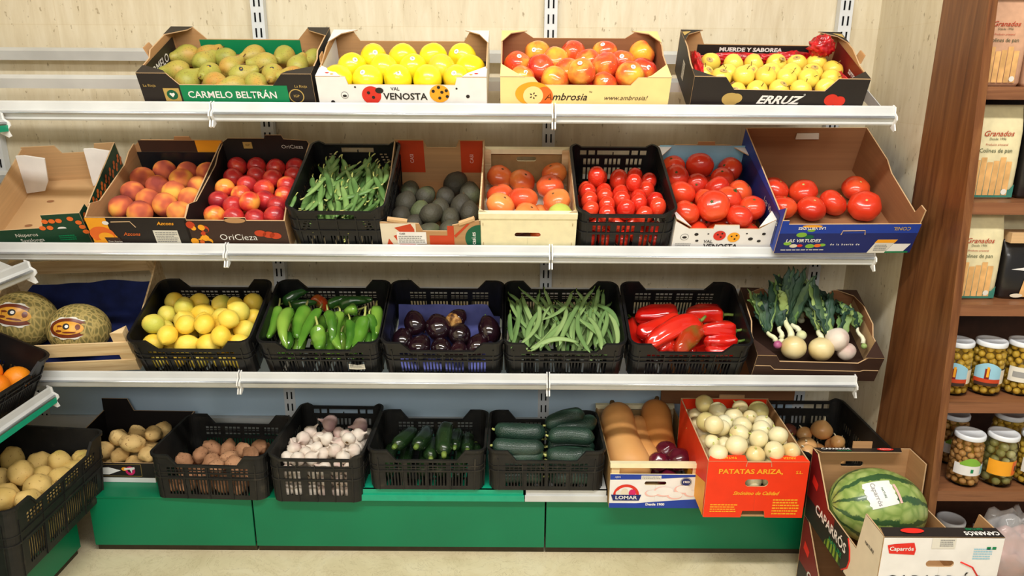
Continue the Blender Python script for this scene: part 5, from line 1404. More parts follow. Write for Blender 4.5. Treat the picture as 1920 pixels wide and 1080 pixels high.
for q in range(190):
    f = q/190; x = rnd.uniform(-.115, .115); y = rnd.uniform(.05, .34)
    front = y < .16
    ang = 90+rnd.uniform(-18, 18)*(1 if front else 1.4) if rnd.random() < .93 else rnd.uniform(0, 180)
    z = .030+.100*f-(.012 if y > .27 else 0)
    bean(Mpea, x, y, z, ang+180*(rnd.random() < .4), rnd.uniform(.10, .135), rnd.uniform(-.006, .016), 'pea_pod', 'pea_pod', 1.22, lim=(.135, .018, .37))
bean(Mpea, -.132, .03, .158, 75, .05, .01, 'pea_pod', 'pea_pod', .8, lim=(.15, .0, .38))
for o in [o for o in COL.objects if o.name.startswith('pea_pod') and o.parent is None]:
    tag(o, 'fresh green pea pod lying in the heap of pods in its black crate', 'vegetable', 'pea pods in the black crate')

# -- red peppers
rp = [(0, .010), (.05, .026), (.15, .031), (.55, .030), (.85, .024), (.96, .015), (1, .002)]
proto('red_pepper', [long_mesh(m['red_pepper_skin'], rp, c, .25, 20, .86, 4, .12, .22, s, n=18, bf=2.6) for s, c in ((1, .008), (2, -.008), (3, .012))], .03, [('stalk', stalk('stem_green', [(0, 0, .006), (.001, .002, -.014), (.006, .004, -.03)], .0055, .0042), T(0, 0, 0)), ('calyx', blob(m['calyx_green'], .013, .4, 5, .2, seg=14, rings=6), T(0, 0, .002))])
proto('turning_red_pepper', [long_mesh(m['turning_pepper_skin'], rp, .006, .25, 20, .88, 4, .07, .12, 2, n=18)], .03, [('blossom_end', blob(m['dark_pepper_skin'], .010, .4, 4, .3, seg=14, rings=6), T(0, 0, .0))])
rnd = random.Random(23)
for a, b, h0, h1, w_, lb, key in (((425, 395), (140, 400), .095, .090, 1.15, 'red pepper lying across the back of its crate beside the corner', 'red_pepper'), ((440, 420), (150, 510), .105, .095, 1.2, 'bright red pepper with a folded blossom end at the left side', 'red_pepper'),
      ((715, 385), (470, 385), .09, .09, 1.15, 'red pepper lying at the back right of its crate', 'red_pepper'), ((560, 430), (215, 600), .122, .110, 1.2, 'long twisted red pepper crossing the middle of the heap', 'red_pepper'),
      ((570, 460), (420, 640), .10, .11, 1.15, 'dark red and green pepper pointing at the crate front', 'turning_red_pepper'), ((800, 490), (570, 490), .110, .110, .95, 'red pepper stacked above two others on the right side', 'red_pepper'),
      ((810, 560), (590, 560), .105, .105, .9, 'middle one of three stacked red peppers at the right side', 'red_pepper'), ((815, 610), (600, 610), .085, .085, .9, 'lowest of three stacked red peppers at the right side', 'red_pepper'), ((290, 600), (430, 610), .08, .08, .8, 'small red pepper at the front left of its crate', 'red_pepper')):
    a = O(1150, 480, 3.49, [a])[0]; b = O(1150, 480, 3.49, [b])[0]
    tag(lay(key, 'red_pepper', Mr, a, b, h0, h1, rnd, w=w_), lb, 'vegetable', 'red peppers in the black crate')
for q in range(6):
    x = -.15+.055*q; tag(lay_at('red_pepper', 'red_pepper', Mr, (x, .20 if q % 2 else .24, .038), (x+.01, .05, .036), rnd, w=.95), 'red pepper half hidden in the lower layer of the red pepper crate', 'vegetable', 'red peppers in the black crate')

# -- melon crate
MW, MD = .50, .38
Mm = F[3] @ T(-1.473, .012, 0) @ RZ(4)
r = root('wooden_crate', Mm); tag(r, 'rough slatted wooden crate of two melons lined with navy paper', 'crate', 'wooden and fibreboard crates'); hw = MW/2
for nm, y0, z0, z1 in (('front_slat', 0, .004, .050), ('front_slat', 0, .075, .128), ('back_slat', MD-.005, .004, .050), ('back_slat', MD-.005, .125, .178)):
    mb = MB(); mb.box(-hw, hw, y0, y0+.005, z0, z1, M_['poplar']); link(nm, mb.mesh(nm, False), r)
for sx_ in (-1, 1):
    x0 = sx_*hw-(.006 if sx_ > 0 else 0)
    mb = MB(); mb.prism([(.005, .0), (MD-.005, .0), (MD-.005, .185), (.30, .160), (.12, .118), (.005, .118)], lambda u, v, t: (t, u, v), x0, x0+.006, M_['poplar']); link('side_board', mb.mesh('side', False), r)
    for y0, dy in ((.005, 1), (MD-.005, -1)):
        mb = MB(); mb.prism([(0, 0), (-sx_*.040, 0), (0, dy*.035)], lambda u, v, t: (sx_*(hw-.006)+u, y0+v, t), 0, .165 if dy > 0 else .200, M_['poplar']); link('corner_post', mb.mesh('post', False), r)
mb = MB()
for q in range(5): mb.box(-hw, hw, .01+q*.075, .06+q*.075, 0, .004, M_['poplar_dark'])
link('crate_floor', mb.mesh('floor_slats', False), r)
sheet('liner_paper', Mm, -hw+.012, hw-.012, .010, MD-.012, lambda x, y: .014+.006*noise.noise(Vector((x*14, y*14, 1)))+max(0, y-.305)*1.15*(1+.3*noise.noise(Vector((x*9, 0, 3))))+max(0, .03-y)*1.5, 'paper_navy', 'creased navy paper lining the melon crate', nx=26, ny=22)
def melon_label(parent, R, az, el, roll):
    """oval sticker with a jagged rim hugging the melon"""
    def on(u, v, e):
        v2 = Vector((u, -math.sqrt(max(R*R-u*u-v*v, 0))-e, v)); return v2
    def disc(name, ru, rv, mat, e, jag=0, cu=0, cv=0, n=40):
        mb = MB(); vs = [on(cu, cv, e)]
        for q in (.5, 1):
            for k in range(n):
                a = 2*math.pi*k/n; j = 1+(jag if k % 4 < 2 else -jag)*(q == 1); vs.append(on(cu+ru*q*j*math.cos(a), cv+rv*q*j*math.sin(a), e))
        mb.add(vs, [(0, 1+k, 1+(k+1) % n) for k in range(n)]+[(1+k, 1+n+k, 1+n+(k+1) % n, 1+(k+1) % n) for k in range(n)], M_[mat])
        return mb.mesh(name, True, False)
    L = RZ(az) @ RX(-el) @ RY(roll)
    s0 = link('sticker', disc('sticker', .064, .036, 'print_offwhite', .0012, .05), parent, L)
    link('sticker_field', disc('sticker_field', .059, .032, 'label_brown', .0018), s0); link('sticker_gold', disc('sticker_gold', .046, .0215, 'label_gold', .0024), s0)
    for cu_, cv_, ru_, rv_ in ((-.026, -.010, .010, .004), (.030, .004, .007, .009), (-.024, .006, .009, .003), (.006, -.014, .020, .003)): link('sticker_figure', disc('sticker_figure', ru_, rv_, 'label_brown', .0030, 0, cu_, cv_, 16), s0)
    link('sticker_mark', disc('sticker_mark', .0105, .0100, 'print_black', .0030, 0, -.003, .005, 20), s0); link('sticker_mark', disc('sticker_mark', .0055, .005, 'print_white', .0036, 0, -.001, .005, 16), s0)
for (px_, py_, s_, lb, az, el, roll) in ((45, 603, 1.10, 'netted green melon at the far left, partly behind the orange crate', 18, 28, 14), (149, 618, 1.0, 'netted green melon with an oval brown sticker, beside the other one', 8, 22, 3)):
    p = px_local(px_, py_, Mm, .098); R0 = .086*s_
    Mo = Mm @ T(p.x, max(p.y, R0*1.06+.01), .014+R0*.98) @ SX(s_, s_, s_)
    base_M = T(*(Mo.translation)) @ SX(s_, s_, s_)
    o = link('melon', PR['melon']['meshes'][0 if px_ < 100 else 1], None, base_M); tag(o, lb, 'fruit', 'netted melons in the slatted crate')
    melon_label(o, .0885, az, el, roll)

# -- onion and leek box
Mo_ = F[3] @ T(XF(1531, 700, 2.22), .006, 0) @ RZ(-1.5); W = .40; hw = .20
r, fp, bp, sp = carton(Mo_, W, .30, .12, 'print_brown', 'kraft_dark', front=[(-hw, .105), (-hw+.06, .105), (-hw+.075, .080), (hw-.075, .080), (hw-.05, .105), (hw, .105)], back=dip_profile(hw, .135, .10, .08, .03), side=[(-.146, .105), (-.05, .105), (-.02, .135), (.146, .135)],
    base_mat='print_brown', label='dark brown cardboard box of spring onions at the right end of the third shelf', outer_side='print_brown', group='cardboard boxes on the third shelf')
for pts in ([(-hw+.002, 0, .06), (-hw+.05, 0, .06), (-hw+.065, 0, .045), (hw-.06, 0, .045), (hw-.05, 0, .05), (hw-.002, 0, .05)],):
    mb = MB(); mb.tube([(a, -.0005, c) for a, b, c in pts], .0013, 5, M_['kraft_edge']); link('cut_line', mb.mesh('cut', False), fp)
for sg in (-1, 1): corner_tab(r, [(sg*hw, 0), (sg*(hw-.06), 0), (sg*(hw-.045), .02), (sg*hw, .08)], .107, 'print_brown'); corner_tab(r, [(sg*hw, .3), (sg*(hw-.07), .3), (sg*(hw-.02), .27), (sg*hw, .21)], .137, 'print_brown')
patch(sp[1], rect(-.14, .14, .006, .104), T(W/2-.0047, .15, 0) @ RZ(-90) @ FRONT, 'kraft_light', 'plain_lining')
Q = lambda x, y: O(1150, 480, 3.49, [(x, y)])[0]
def pl(x, y, h): q = Q(x, y); return px_local(q[0], q[1], Mo_, h)
def leafy(label, bulb, stem_px, leaves, bulbmat, R, stemr, sstem, seed, group='spring onions with green tops'):
    """bulb, stalk and strap leaves, built in the box frame"""
    rnd = random.Random(seed); pb = pl(*bulb); ps = pl(*stem_px)
    o = root('spring_onion', Mo_ @ T(*pb)); tag(o, label, 'vegetable', group)
    d = (ps-pb); L = d.length
    mb = blob(bulbmat, R, .92, 0, 0, 0, 0, .04, seed, nip=.25); link('bulb', mb, o, axis_rot(d))
    n = 6; pts = [d*(R*.8/L)+(d-d*(R*.8/L))*(i/n)+Vector((.004*math.sin(i*1.3), .002*math.cos(i), .004*math.sin(i*.8))) for i in range(n+1)]
    b = MB(); b.tube(pts, [sstem*(1.3-.55*i/n) for i in range(n+1)], 10, M_['leek_white']); link('stem', b.mesh('stem'), o)
    for (x, y, h) in [(x+dx, y+dy, h) for (x, y, h) in leaves for dx, dy in ((0, 0), (rnd.uniform(18, 34), rnd.uniform(-25, 25)))]:
        e = pl(x, y, h)-pb; s0 = d*.9; mid = (s0+e)/2+Vector((rnd.uniform(-.012, .012), 0, .02+rnd.uniform(0, .015)))
        P = []; 
        for i in range(13):
            t = i/12; P.append(s0*(1-t)**2+mid*2*t*(1-t)+e*t*t+Vector((.003*math.sin(i*1.9+x), 0, .002*math.sin(i*2.3))))
        b = MB(); b.tube(P, [stemr*1.30*(1.0-.1*i/12 if i < 8 else (1-(i-8)/4.2)*.93+.05) for i in range(13)], 8, M_['leek_leaf'] if rnd.random() < .8 else M_['leek_leaf_light'], flat=.22, up=(rnd.uniform(-.6, .6), -.6, .7)); link('leaf', b.mesh('leaf'), o)
    return o
H1 = .06
leafy('big yellow spring onion with a thick pale stem and tall leaves', (1180, 600, .075), (1115, 370, .12), [(1090, 220, .20), (1130, 130, .24), (1180, 90, .26), (1060, 190, .2), (1240, 100, .26), (1150, 70, .27), (1200, 160, .22), (1040, 240, .17)], M_['white_onion_skin'], .041, .011, .0088, 1)
leafy('round yellow onion with dark leaves, in the middle of the box', (1360, 610, .075), (1345, 470, .10), [(1250, 260, .15), (1300, 200, .2), (1230, 330, .13), (1270, 150, .23), (1350, 260, .17)], M_['white_onion_skin'], .041, .011, .0085, 2)
leafy('white and pink onion with roots, behind the round yellow one', (1465, 545, .10), (1400, 500, .11), [(1270, 380, .12), (1300, 300, .15), (1240, 250, .18), (1350, 330, .15), (1410, 240, .19)], M_['garlic_skin'], .039, .012, .007, 3)
leafy('small white onion at the front right of the box', (1525, 625, .065), (1480, 560, .08), [(1480, 380, .13), (1530, 330, .15)], M_['garlic_skin'], .031, .009, .006, 4)
leafy('thin spring onion with a purple bulb at the left side', (1075, 580, .08), (1000, 480, .10), [(920, 360, .12), (935, 250, .17), (880, 215, .18), (1000, 320, .14), (960, 230, .18), (1030, 170, .2)], M_['purple_skin'], .014, .010, .007, 5)
leafy('slim green spring onion lying along the right side', (1640, 590, .07), (1590, 450, .10), [(1500, 320, .15), (1560, 380, .12), (1470, 300, .16), (1440, 350, .14)], M_['leek_leaf_light'], .010, .009, .006, 6)
leafy('spring onion with a green neck behind the big yellow one', (1230, 520, .07), (1160, 430, .09), [(1180, 250, .17), (1220, 200, .2), (1140, 300, .15), (1290, 160, .23), (1310, 130, .24)], M_['leek_white'], .018, .011, .008, 7)
for q_ in range(5):
    leafy(('dark bunch of spring onion tops at the back left of the box', 'tall dark bunch of spring onion leaves at the back of the box', 'bunch of spring onion leaves fanning over the crate back', 'low dark spring onion leaves behind the white and pink onion', 'drooping spring onion leaves beside the brown side wall')[q_], ((1010, 420, .03), (1130, 400, .03), (1230, 420, .03), (1400, 440, .03), (1480, 440, .03))[q_], ((1000, 370, .06), (1130, 340, .07), (1230, 350, .07), (1390, 390, .05), (1490, 390, .05))[q_],
        [((900+130*q_)+dx_, (250, 120, 140, 240, 300)[q_]+dy_, .19-.01*abs(q_-1)) for dx_, dy_ in ((-20, 40), (20, 0), (60, 10), (95, 45), (125, 80), (40, 70))], M_['leek_white'], .012, .012, .007, 20+q_)
leafy('pale stemmed spring onion just right of the purple bulb', (1100, 560, .07), (1085, 440, .10), [(1060, 330, .13), (1000, 260, .16), (1020, 200, .19), (1110, 250, .17)], M_['leek_white'], .012, .010, .007, 8)

# ============ lowest row
def riser(x0, x1, y0, y1, z1, mat, label, name='display_riser'):
    r = root(name, T((x0+x1)/2, y0, BASE_Z)); tag(r, label, 'riser'); hw = (x1-x0)/2; h = z1-BASE_Z
    mb = MB(); mb.box(-hw, hw, 0, y1-y0, h-.003, h, M_[mat]); link('top_plate', mb.mesh('plate', False), r)
    mb = MB(); mb.prism([(0, 0), (.004, 0), (.004, h), (0, h)], lambda u, v, t: (t, u, v), -hw, hw, M_[mat]); mb.box(-hw, hw, -.006, .0, .0, h*.5, M_[mat]); link('front_edge', mb.mesh('edge', False), r)
    mb = MB(); mb.box(-hw, -hw+.003, 0, y1-y0, 0, h, M_[mat]); mb.box(hw-.003, hw, 0, y1-y0, 0, h, M_[mat]); link('end_plate', mb.mesh('end', False), r)
    return r
riser(-.505, .045, 2.205, 2.60, .262, 'green_strip', 'flat green metal riser under the courgette crate')
riser(.048, .325, 2.205, 2.60, .262, 'rail_metal', 'flat white metal riser under the cucumber crate')
riser(.600, .905, 2.215, 2.60, .262, 'rail_metal', 'flat white metal riser under the red onion carton')
def bc(pxc, py, Y, z, label, W=CW, D=CD, H=CH, style='notched', yaw=0, tilt=0, dusty=True, x=None):
    X = XF(pxc, py, Y) if x is None else x
    M = T(X, Y, z) @ RZ(yaw) @ RX(tilt); plastic_crate(M, W, D, H, style, label, dusty); return M
Mp = bc(395, 925, 2.20, BASE_Z+.001, 'dusty black crate of red skinned potatoes with a sparse heap', H=.165, x=-1.012, yaw=-2)
Mga = bc(600, 930, 2.185, BASE_Z+.001, 'dusty black slotted crate full of white garlic bulbs', .305, .40, .175, 'slotted', yaw=-1, x=-.648)
Mz = bc(801, 918, 2.195, .2635, 'black crate of dark green courgettes on the green riser', H=.148)
Mc = bc(1024, 918, 2.195, .2635, 'black crate heaped with dark cucumbers on the lowest shelf', H=.148)
Mon = bc(1500, 840, 2.17, BASE_Z+.001, 'black slotted crate of brown onions in the corner by the stone wall', .300, .42, .205, 'slotted', x=1.100)
rows = RW(170, 740, 3.375, [[(770, 340), (875, 345), (955, 350), (1060, 335)], [(690, 390), (770, 425), (865, 405), (1010, 375)], [(590, 425), (800, 455), (905, 440)]])
heap(Mp, CW-.012, CD, 'red_potato', 'potato', 'earthy red skinned potato', 'sparse crate', rows, .08, 'vegetable', 'red skinned potatoes in the dusty crate', seed=13, under=23, hrow=[.075, .085, .095])
# printed box with loose potatoes behind
Mb = T(-1.425, 2.308, BASE_Z+.001) @ RZ(-1); W = .36; hw = W/2
r, fp, bp, sp = carton(Mb, W, .345, .11, 'print_black', 'print_black', front=[(-hw, .075), (hw, .075)], back=[(-hw, .16), (-hw+.10, .16), (-hw+.12, .11), (hw, .11)], side=[(-.168, .075), (.168, .11)], label='low black cardboard box of potatoes with a pink and white printed emblem', group='cardboard boxes in the lowest row')
patch(fp, rect(-hw, hw, 0, .018), P_front(0, 0), 'print_white', 'white_strip'); patch(fp, [(.0, .030), (.042, .046), (.0, .058), (-.04, .055), (-.04, .03)], P_front(.02, 0, .001), 'print_white', 'white_shape')
patch(fp, circ(.095, .045, .017), P_front(0, 0, .001), 'print_magenta', 'pink_ring'); patch(fp, circ(.095, .047, .009), P_front(0, 0, .0013), 'print_black', 'ring_hole'); patch(fp, [(.075, .055), (.112, .060), (.112, .052), (.102, .048), (.1, .035), (.094, .05), (.075, .048)], P_front(0, 0, .0016), 'print_white', 'emblem_stroke'); patch(fp, circ(.075, .052, .010, .007), P_front(0, 0, .0012), 'print_amber', 'amber_spot')
mb = MB()
for a, b, c_, d_ in ((-.05, .135, .0235, .0245), (-.05, .135, .069, .070), (.134, .135, .0235, .070)): mb.add([(a, c_, 0), (b, c_, 0), (b, d_, 0), (a, d_, 0)], [(0, 1, 2, 3)], M_['print_gold'])
link('gold_line', mb.mesh('gold', False, False), fp, P_front(0, 0, .0012))
rows = RW(170, 740, 3.375, [[(180, 270), (290, 272, 1.15), (425, 290), (490, 225)], [(130, 350, 1.1), (200, 335), (375, 325)], [(150, 420), (270, 365, 1.15), (330, 395)], [(215, 450, .9)]])
heap(Mb, W, .345, 'potato', 'potato', 'dusty yellow potato', 'printed potato box', rows, .09, 'vegetable', 'yellow potatoes in the printed black box', seed=14, under=37, hrow=[.115, .105, .095, .07])
# -- garlic
gl = [(1285, 315), (1345, 290), (1440, 272), (1560, 250), (1600, 262), (1650, 290), (1680, 340), (1290, 362), (1370, 375), (1430, 350), (1490, 292), (1545, 305), (1480, 372), (1550, 365), (1610, 365), (1640, 330), (1720, 300), (1390, 300), (1250, 385), (1330, 335), (1500, 340), (1585, 325), (1700, 365), (1310, 400), (1410, 395), (1600, 400), (1515, 240), (1400, 262), (1745, 275)]
rnd = random.Random(31); its = []
for x, y in gl:
    q = O(170, 740, 3.375, [(x, y)])[0]; hh = .135+(.02 if y < 300 else 0); p = px_local(q[0], q[1], Mga, hh); its.append(dict(x=p.x, y=p.y, z=hh, r=.0215, top=True, key='garlic_bulb'))
for x, y, lb in ((1520, 205, 'purplish garlic bulb lying highest on the garlic heap'), (1735, 205, 'purplish garlic bulb against the far corner of the garlic crate')):
    q = O(170, 740, 3.375, [(x, y)])[0]; hh = .175; p = px_local(q[0], q[1], Mga, hh); its.append(dict(x=p.x, y=min(p.y, .37), z=hh, r=.026, top=True, key='purple_garlic', lb=lb, s=1.25))
for lay_n, zz in ((0, .0215), (1, .06), (2, .098)):
    for j in range(7 if lay_n < 2 else 6):
        for i in range(6):
            if lay_n == 0 and 1 <= i <= 4 and 1 <= j: continue
            its.append(dict(x=-.115+i*.045+(.01 if j % 2 else 0), y=.035+j*.05, z=zz, r=.0215, key='garlic_bulb', low=True))
settle(its, -.132, .132, .015, .378, it=70, g=.0012)
for i in its:
    s_ = i.get('s', 1); o = put(i['key'], 'garlic_bulb', Mga @ T(i['x'], i['y'], i['z']) @ rand_rot(rnd, 1.3) @ SX(s_, s_, s_), rnd)
    if i.get('lb'): tag(o, i['lb'], 'vegetable', 'garlic bulbs in the slotted crate')
    elif i.get('low'): tag(o, 'white garlic bulb in the lower layers of the garlic crate, seen through slots', 'vegetable', 'garlic bulbs in the slotted crate')
    else: tag(o, 'white garlic bulb on top of the heap in the garlic crate', 'vegetable', 'garlic bulbs in the slotted crate')
# -- courgettes
cg = [(0, .008), (.04, .017), (.15, .0225), (.6, .0235), (.92, .021), (.98, .014), (1, .004)]
proto('courgette', [long_mesh(m['courgette_skin'], cg, c, .1, 16, 1, 6, .03, .04, s, n=16) for s, c in ((1, .006), (2, -.006))], .023, [('stalk', stalk('stem_green', [(0, 0, .004), (0, 0, -.010), (.001, 0, -.016)], .009, .0065), T(0, 0, 0)), ('cut_end', blob(m['leek_leaf_light'], .006, .3, seg=10, rings=5), T(0, 0, -.0165))])
rnd = random.Random(41)
for a, b, h0, h1, w_, lb in (((275, 325), (385, 235), .115, .085, 1.15, 'courgette with its cut yellow end facing out, leftmost of the crate'), ((410, 325), (475, 225), .120, .085, 1.2, 'thick dark courgette with a pale glare on its end'), ((583, 372), (600, 195), .110, .13, 1.2, 'long courgette leaning up against the crate back'),
      ((500, 400), (505, 290), .07, .06, 1.1, 'bright green courgette tip low at the crate front'), ((650, 330), (665, 255), .09, .08, 1.0, 'dark courgette right of the leaning one'), ((730, 350), (735, 270), .075, .06, 1.05, 'dark courgette in the shadow at the right side of its crate')):
    a = O(660, 740, 3.375, [a])[0]; b = O(660, 740, 3.375, [b])[0]
    A = px_local(a[0], a[1], Mz, h0); B = px_local(b[0], b[1], Mz, h1)
    if (B-A).length < .13: B = A+(B-A).normalized()*.15
    B.y = min(B.y, .275); A.y = max(A.y, .02)
    tag(lay_at('courgette', 'courgette', Mz, A, B, rnd, w=w_), lb, 'vegetable', 'courgettes in the black crate')
for q in range(6):
    x = -.15+.06*q; tag(lay_at('courgette', 'courgette', Mz, (x, .26, .03), (x+.01, .04, .03), rnd, w=1.05), 'courgette half hidden in the lower layer of the courgette crate', 'vegetable', 'courgettes in the black crate')
# -- cucumbers
cu = [(0, .010), (.05, .022), (.15, .027), (.5, .029), (.85, .027), (.96, .018), (1, .006)]
proto('cucumber', [long_mesh(m['cucumber_skin'], cu, c, .2, 18, 1, 0, 0, .06, s, n=18) for s, c in ((1, .007), (2, -.007))], .028, [('flower_end', stalk('stem_pale', [(0, 0, .006), (.001, 0, -.005), (.004, .002, -.009)], .0045, .003), T(0, 0, 0))])
for a, b, h0, h1, w_, lb in (((905, 222), (1225, 235), .150, .150, 1.15, 'fat cucumber lying highest on the left of the heap'), ((890, 320), (1215, 345), .145, .140, 1.1, 'cucumber with a bright sheen, second down on the left of the heap'), ((960, 410), (1215, 425), .125, .120, 1.0, 'cucumber half behind the front rim on the left of the heap'),
      ((1243, 262), (1535, 275), .150, .150, 1.05, 'cucumber with a small white flower end, upper right of the heap'), ((1240, 330), (1535, 345), .145, .145, 1.1, 'cucumber with a curled white stem, second down on the right'), ((1235, 395), (1500, 405), .130, .125, 1.05, 'cucumber with a pale blunt end, third down on the right'),
      ((1225, 195), (1470, 120), .165, .195, 1.0, 'cucumber lying diagonally on top of the heap at the back'), ((1270, 225), (1545, 160), .150, .165, 1.1, 'dark cucumber leaning on the corner of the crate back')):
    a = O(660, 740, 3.375, [a])[0]; b = O(660, 740, 3.375, [b])[0]
    A = px_local(a[0], a[1], Mc, h0); B = px_local(b[0], b[1], Mc, h1); A.y = min(max(A.y, .036), .27); B.y = min(max(B.y, .036), .27)
    if A.y < .04: A.z = B.z = .112
    tag(lay_at('cucumber', 'cucumber', Mc, A, B, rnd, w=w_), lb, 'vegetable', 'cucumbers in the black crate')
for zz in (.032, .086):
    for q in range(5):
        for sx_ in (-1, 1): tag(lay_at('cucumber', 'cucumber', Mc, (sx_*.01, .035+.055*q, zz), (sx_*.175, .035+.055*q, zz), rnd), 'cucumber half hidden in the lower layers of the cucumber crate', 'vegetable', 'cucumbers in the black crate')
# -- squash tray
Mb = T(XF(1226, 943, 2.17), 2.165, BASE_Z+.001); W = .300; D = .46; hw = W/2; H = .165
r = root('wooden_crate', Mb); tag(r, 'printed wooden tray with blue, white and red garlic picture holding squashes', 'crate', 'wooden and fibreboard crates')
mb = MB(); mb.prism(keyed([(-hw, .125), (hw, .125)], hw, [(.0, .092, .036, .007)]), lambda u, v, q: (u, q, v), 0, .004, M_['print_white'], M_['fibreboard'], M_['poplar_cream']); fp = link('front_board', mb.mesh('front', False, False), r)
patch(fp, [(-hw, .105), (-.06, .106), (.02, .110), (hw, .118), (hw, .125), (-hw, .125)], P_front(0, 0), 'print_blue', 'blue_band'); patch(fp, [(-hw, .0), (hw, .0), (hw, .035), (.03, .026), (-.06, .018), (-hw, .018)], P_front(0, 0), 'print_blue', 'blue_band')
patch(fp, circ(-.095, .048, .043, .040, 26, 0, 180), P_front(0, 0, .001), 'print_tomato', 'red_arch'); patch(fp, circ(-.095, .048, .033, .030, 26, 0, 180), P_front(0, 0, .0013), 'print_white', 'arch_field')
for a, b, c_, mm in ((-.100, .058, .013, 'print_beige'), (-.120, .054, .010, 'print_offwhite'), (-.075, .056, .012, 'print_magenta')): patch(fp, circ(a, b, c_, c_*1.2, 18), P_front(0, 0, .0016+c_*.01), mm, 'bulb_picture')
patch(fp, [(-.145, .050), (-.045, .050), (-.052, .028), (-.138, .028)], P_front(0, 0, .002), 'print_navy', 'name_ribbon'); text(fp, 'LOMAR', .012, P_front(-.095, .039, .0024), 'print_white', .03, sx=1.25)
text(fp, 'Desde 1900', .009, P_front(.002, .014, .0013), 'print_white', .06)
for a, b, c_ in ((.028, .062, .034), (.092, .070, .030), (.065, .048, .026), (.118, .055, .022), (-.012, .055, .022)): patch(fp, circ(a, b, c_, c_*.55, 20), P_front(0, 0, .0008+c_*.02), 'print_pink', 'garlic_picture'); patch(fp, circ(a+.003, b+.002, c_*.88, c_*.46, 20), P_front(0, 0, .0008+c_*.02+.0003), 'print_white', 'garlic_picture')
patch(fp, circ(.10, .098, .019, .017, 20), P_front(0, 0, .0014), 'print_grey', 'round_stamp'); patch(fp, circ(.10, .098, .015, .013, 20), P_front(0, 0, .0018), 'print_navy', 'round_stamp'); patch(fp, rect(-.048, .018, .107, .121), P_front(0, 0, .0012), 'print_offwhite', 'paper_label'); small_print(fp, P_front(-.015, .114, .0016), .06, .010, 2, 'print_grey')
text(fp, '1900', .008, P_front(.10, .098, .0022), 'print_white', .03); text(fp, 'AJOS', .006, P_front(-.125, .115, .0014), 'print_white')
mb = MB(); mb.box(-hw, hw, D-.004, D, 0, .14, M_['fibreboard']); link('back_board', mb.mesh('back', False), r)
for x0 in (-hw, hw-.004): mb = MB(); mb.box(x0, x0+.004, .004, D-.004, 0, H-.012, M_['fibreboard']); link('side_board', mb.mesh('side', False), r)
for y0 in (-.002, D-.016): mb = MB(); mb.box(-hw-.001, hw+.001, y0, y0+.018, H-.016, H, M_['poplar_cream']); link('top_batten', mb.mesh('batten', False), r)
for sx_ in (-1, 1):
    for y0, dy in ((.004, 1), (D-.004, -1)): mb = MB(); mb.prism([(0, 0), (sx_*-.026, 0), (0, dy*.022)], lambda u, v, q: (sx_*(hw-.004)+u, y0+v, q), 0, H-.016, M_['poplar']); link('corner_post', mb.mesh('post', False), r)
mb = MB(); mb.box(-hw+.004, hw-.004, .004, D-.004, 0, .004, M_['fibreboard']); link('crate_floor', mb.mesh('floorboard', False), r)
sq = [(.0, -.085), (.036, -.082), (.055, -.058), (.0585, -.030), (.054, .0), (.049, .035), (.047, .075), (.048, .110), (.043, .135), (.029, .153), (.008, .160), (0, .160)]
sqm = prof_body(m['squash_skin'], sq, 30, .06); sqd = prof_body(m['dark_squash_skin'], sq, 30, -.06)
for bot, top_, hb, ht, me, s_, lb in (((262, 385), (215, 160), .092, .17, sqm, 1.30, 'large pale orange butternut squash at the left, nearest the cucumbers'), ((365, 385), (315, 170), .075, .13, sqm, 1.08, 'pale butternut squash wedged in the middle behind the large one'), ((462, 350), (455, 150), .078, .16, sqd, 1.18, 'darker orange butternut squash standing behind the red onions')):
    q0 = O(1080, 720, 3, [bot])[0]; q1 = O(1080, 720, 3, [top_])[0]; A = px_local(q0[0], q0[1], Mb, hb); B = px_local(q1[0], q1[1], Mb, ht)
    A.x = min(max(A.x, -hw+.062*s_), hw-.06*s_); d = (B-A).normalized()
    o = link('butternut_squash', me, None, Mb @ T(*A) @ axis_rot(d) @ SX(s_, s_, s_)); tag(o, lb, 'vegetable', 'butternut squashes in the printed tray')
    link('stalk', stalk('stem_brown', [(0, 0, .155), (.001, 0, .172), (.003, 0, .180)], .009, .007), o)
rows = RW(1080, 720, 3, [[(515, 385)], [(435, 430, .9), (580, 425, 1.1)]])
heap(Mb, W, D, 'red_onion', 'red_onion', 'shiny dark red onion', 'squash tray', rows, .095, 'vegetable', 'red onions in the squash tray', seed=15, up=.6, s=1.2, hrow=[.10, .105], under=8, bounds=(.0, hw-.006, .006, .25))
# -- red carton of white onions
Mr2 = T(XF(1409, 965, 2.055), 2.045, .2635) @ RX(2.0); W = .312; D = .40; hw = W/2; H = .205
r, fp, bp, sp = carton(Mr2, W, D, H, 'print_red', 'kraft', front=[(-hw, H-.005), (hw, H-.005)], back=[(-hw, H+.012), (-.02, H+.012), (-.02, H+.026), (.07, H+.026), (.07, H+.012), (hw, H+.012)], side=[(-.196, H-.005), (.196, H+.008)],
    holes_f=[(0, .125, .036, .013)], notch_f=(.038, .024), label='bright red cardboard carton heaped with white onions, jutting over the base', group='cardboard boxes in the lowest row')
text(fp, 'PATATAS ARIZA,', .0165, P_front(-.022, .165, .001), 'print_amber', .04, sx=1.13); text(fp, 'S.L.', .011, P_front(.128, .163, .001), 'print_amber', .03)
text(fp, 'Sinónimo de Calidad', .0125, P_front(.0, .088, .001), 'print_amber', .04, shear=.4, sx=.95)
small_print(fp, P_front(-.095, .034), .085, .032, 4, 'print_amber'); small_print(fp, P_front(.10, .040), .085, .060, 6, 'print_amber')
